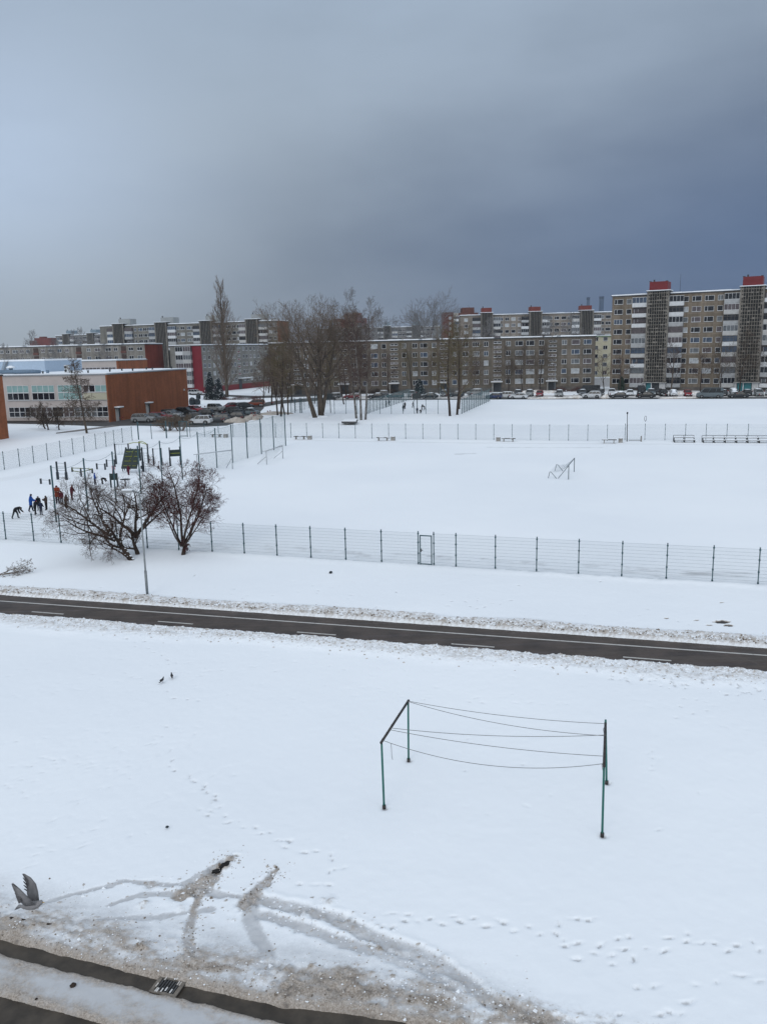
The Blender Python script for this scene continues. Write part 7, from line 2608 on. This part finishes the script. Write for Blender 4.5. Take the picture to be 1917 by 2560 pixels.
person('child in black stepping up towards the green climbing board', -29.36, 92.26, 20, 1.15, BLACK, BLACK, dict(hips=(.7, -.1), knees=(.8, .1), arms=(1.6, 1.2), elbows=(.4, .4)), group=GP)
person('child in a dark maroon coat before the foot of the green climbing board', -27.82, 89.14, 60, 1.16, MAROON, MAROON, dict(arms=(.4, .3)), hat=BROWN, group=GP, coat=True)
person('child in black climbing on the frame behind the green board', -30.75, 99.3, 10, 1.2, BLACK, NAVY, dict(hips=(.9, .1), knees=(1.0, .2), arms=(2.3, 2.0), elbows=(.3, .3)), z=.55, group=GP)
GC = 'children in the ball court'
person('first of two dark children by the left court fence, nearer one', 1.16, 186.56, 20, 1.55, BLACK, BLACK, None, group=GC)
person('second of two dark children by the left court fence, farther one', 1.86, 190.17, 200, 1.55, NAVY, BLACK, WALK, group=GC)
person('person in black standing at the back of the close pair in the court', 5.16, 179.88, -60, 1.52, BLACK, BLACK, None, hat=BLACK, group=GC)
person('person in black at the front of the close pair in the court', 4.65, 172.99, 60, 1.40, BLACK, NAVY, WALK, group=GC)
person('person in black standing alone in the middle of the court', 7.05, 182.87, 180, 1.5, BLACK, BLACK, dict(hips=(.3, -.2), arms=(.4, -.2)), group=GC)
person('person in black with a raised arm right of the basketball post', 8.61, 174.56, 20, 1.42, BLACK, BLACK, dict(lean=.3, arms=(.9, .3), hips=(.2, -.3)), group=GC)
person('person in black bent forward at the right end of the court group', 9.22, 175.77, 185, 1.35, BLACK, BLACK, dict(lean=1.2, hips=(.3, -.3), knees=(.2, .2), arms=(.8, .6)), group=GC)
person('child in dark clothes just left of the crouching one, close to the fence', 7.25, 166.5, 90, 1.25, NAVY, BLACK, None, hat=NAVY, group=GC)
person('child in black crouching by the near court fence', 8.02, 166.4, 120, 1.20, BLACK, BLACK, dict(lean=.7, hips=(1.5, 1.4), knees=(2.1, 2.0), arms=(.8, .8)), group=GC)
person('grown up in black standing by the cars before the right teal door', 87.0, 204.0, -90, 1.76, BLACK, BLACK, None)

# --- gull in flight, wings raised, low over the slush
def gull():
    t = thing('gull', 'grey gull flying low with raised wings over the slushy verge', 'bird', (-5.72, 11.62, 4.42), R(-15))
    t.rotation_euler = (R(8), R(-14), R(-12))
    t.scale = (.86, .86, .86)
    GW, GG, GD = mat('gull_white', (.34, .35, .37), .8, .08, 8), mat('gull_grey', (.21, .205, .21), .8, .15, 10), mat('gull_dark', (.095, .092, .096), .8, .15, 10)
    b = MB()
    b.tube([(-.26, 0, .0), (-.20, 0, .005), (-.08, 0, .0), (.04, 0, .0), (.13, 0, .02), (.17, 0, .035), (.205, 0, .045), (.235, 0, .043)], [.02, .05, .075, .078, .058, .045, .044, .014], 12)
    b.add([(-.22, -.025, .004), (-.22, .025, .004), (-.36, .075, .0), (-.37, 0, .0), (-.36, -.075, .0), (-.22, 0, .018), (-.22, 0, -.01)], [(0, 5, 3, 4), (5, 1, 2, 3), (0, 4, 3, 6), (6, 3, 2, 1)], 0)
    link('body', b.mesh('body', GG), t)
    b = MB()
    b.tube([(.23, 0, .042), (.262, 0, .036), (.275, 0, .028)], [.010, .006, .002], 6)
    link('beak', b.mesh('beak', mat('beak_yellow', (.35, .22, .03), .5)), t)
    for s in (-1, 1):
        b = MB()
        b.ball((.208, s * .031, .055), .006, .004, .006, 0, 6, 4)
        link('eye', b.mesh('eye', RUBBER), t)
    for s in (-1, 1):
        # shoulder, wrist and tip raised; chord tapering; separate primaries at the tip
        st = [(.02, .05, .03, .22, -.04), (.02, .10, .20, .25, -.02), (.03, .14, .36, .21, .02), (.01, .15, .52, .14, -.02), (-.03, .14, .64, .04, -.06)]
        if s > 0:
            st = [(a, b_ * 1.15, c_ * .92, d, e) for a, b_, c_, d, e in st]
        up_, lo = [], []
        vs, fs = [], []
        for (x, y, z, c_, sw) in st:
            vs += [(x + c_ * .45, s * y, z), (x, s * (y - .008), z + .012), (x - c_ * .55 + sw * .2, s * y, z), (x, s * (y + .006), z - .008)]
        for i in range(len(st) - 1):
            for j in range(4):
                fs.append((i * 4 + j, (i + 1) * 4 + j, (i + 1) * 4 + (j + 1) % 4, i * 4 + (j + 1) % 4))
        fs += [(0, 1, 2, 3), tuple(len(vs) - 4 + k for k in range(4))]
        b = MB()
        b.add(vs, fs, 0, True)
        for k in range(5):
            x, y, z, c_, sw = st[2]
            x2, y2, z2 = st[4][0], st[4][1], st[4][2]
            f = k / 4
            p = Vector((x - .04 - .02 * k, s * y, z - .04 * k))
            q = Vector((x2 - .02 - .022 * k, s * (y2 - .01 * k), z2 - .075 * k))
            d = (q - p).normalized()
            n_ = Vector((.034, 0, .012))
            b.add([p - n_, p + n_, q + n_ * .3, q - n_ * .3, p + Vector((0, s * .004, 0)), q + Vector((0, s * .003, 0))], [(0, 1, 2, 3), (0, 4, 5, 3), (1, 4, 5, 2)], 1)
        link('wing', b.mesh('wing', [GG, GD]), t)
    return t


gull()


def pigeon(label, x, y, deg, s=1.0):
    t = thing('pigeon', label, 'bird', (x, y, 0), R(deg), 'two dark birds on the snow')
    t.scale = (s, s, s)
    BD, BW = mat('bird_dark', (.018, .017, .02), .7, .2, 12), mat('bird_wing', (.03, .03, .034), .7, .2, 12)
    b = MB()
    b.tube([(-.20, 0, .10), (-.12, 0, .13), (-.02, 0, .15), (.08, 0, .17), (.12, 0, .215), (.14, 0, .25), (.17, 0, .262), (.195, 0, .258)], [.018, .045, .072, .062, .036, .034, .032, .008], 10)
    link('body', b.mesh('body', BD), t)
    for s_ in (-1, 1):
        b = MB()
        b.ball((-.04, s_ * .062, .15), .13, .018, .05, 0, 10, 5)
        link('wing', b.mesh('wing', BW), t)
        b = MB()
        b.tube([(.0, s_ * .03, .10), (.005, s_ * .03, .0)], .007, 5)
        b.tube([(.0, s_ * .03, .006), (.045, s_ * .035, .004)], .005, 4).tube([(.0, s_ * .03, .006), (-.025, s_ * .03, .004)], .004, 4)
        link('leg', b.mesh('leg', mat('bird_leg', (.12, .03, .03), .6)), t)
    b = MB()
    b.box(-.31, -.17, -.03, .03, .085, .10)
    link('tail', b.mesh('tail', BD), t)
    b = MB()
    b.tube([(.19, 0, .258), (.225, 0, .250)], [.010, .003], 5)
    link('beak', b.mesh('beak', mat('bird_beak', (.05, .045, .04), .5)), t)


pigeon('left and nearer of two dark birds on the snow before the cycle path', -9.06, 31.14, 70, .68)
pigeon('right and farther of two dark birds on the snow before the cycle path', -8.78, 31.58, 110, .68)

# ================================================================== the air: thin snow haze
hb = MB()
hb.box(-900, 900, -60, 1480, -1.5, 125)
hz = link('haze', hb.mesh('haze', None))
hm = bpy.data.materials.new('haze')
hm.use_nodes = True
ht = hm.node_tree
ht.nodes.clear()
pv = ht.nodes.new('ShaderNodeVolumePrincipled')
pv.inputs['Color'].default_value = (.80, .86, .95, 1)
pv.inputs['Density'].default_value = 0.00017
pv.inputs['Anisotropy'].default_value = 0.2
ho = ht.nodes.new('ShaderNodeOutputMaterial')
ht.links.new(pv.outputs[0], ho.inputs['Volume'])
hz.data.materials.clear()
hz.data.materials.append(hm)
tag(hz, 'thin even winter haze between the near field and the far blocks', 'haze', kind='stuff')
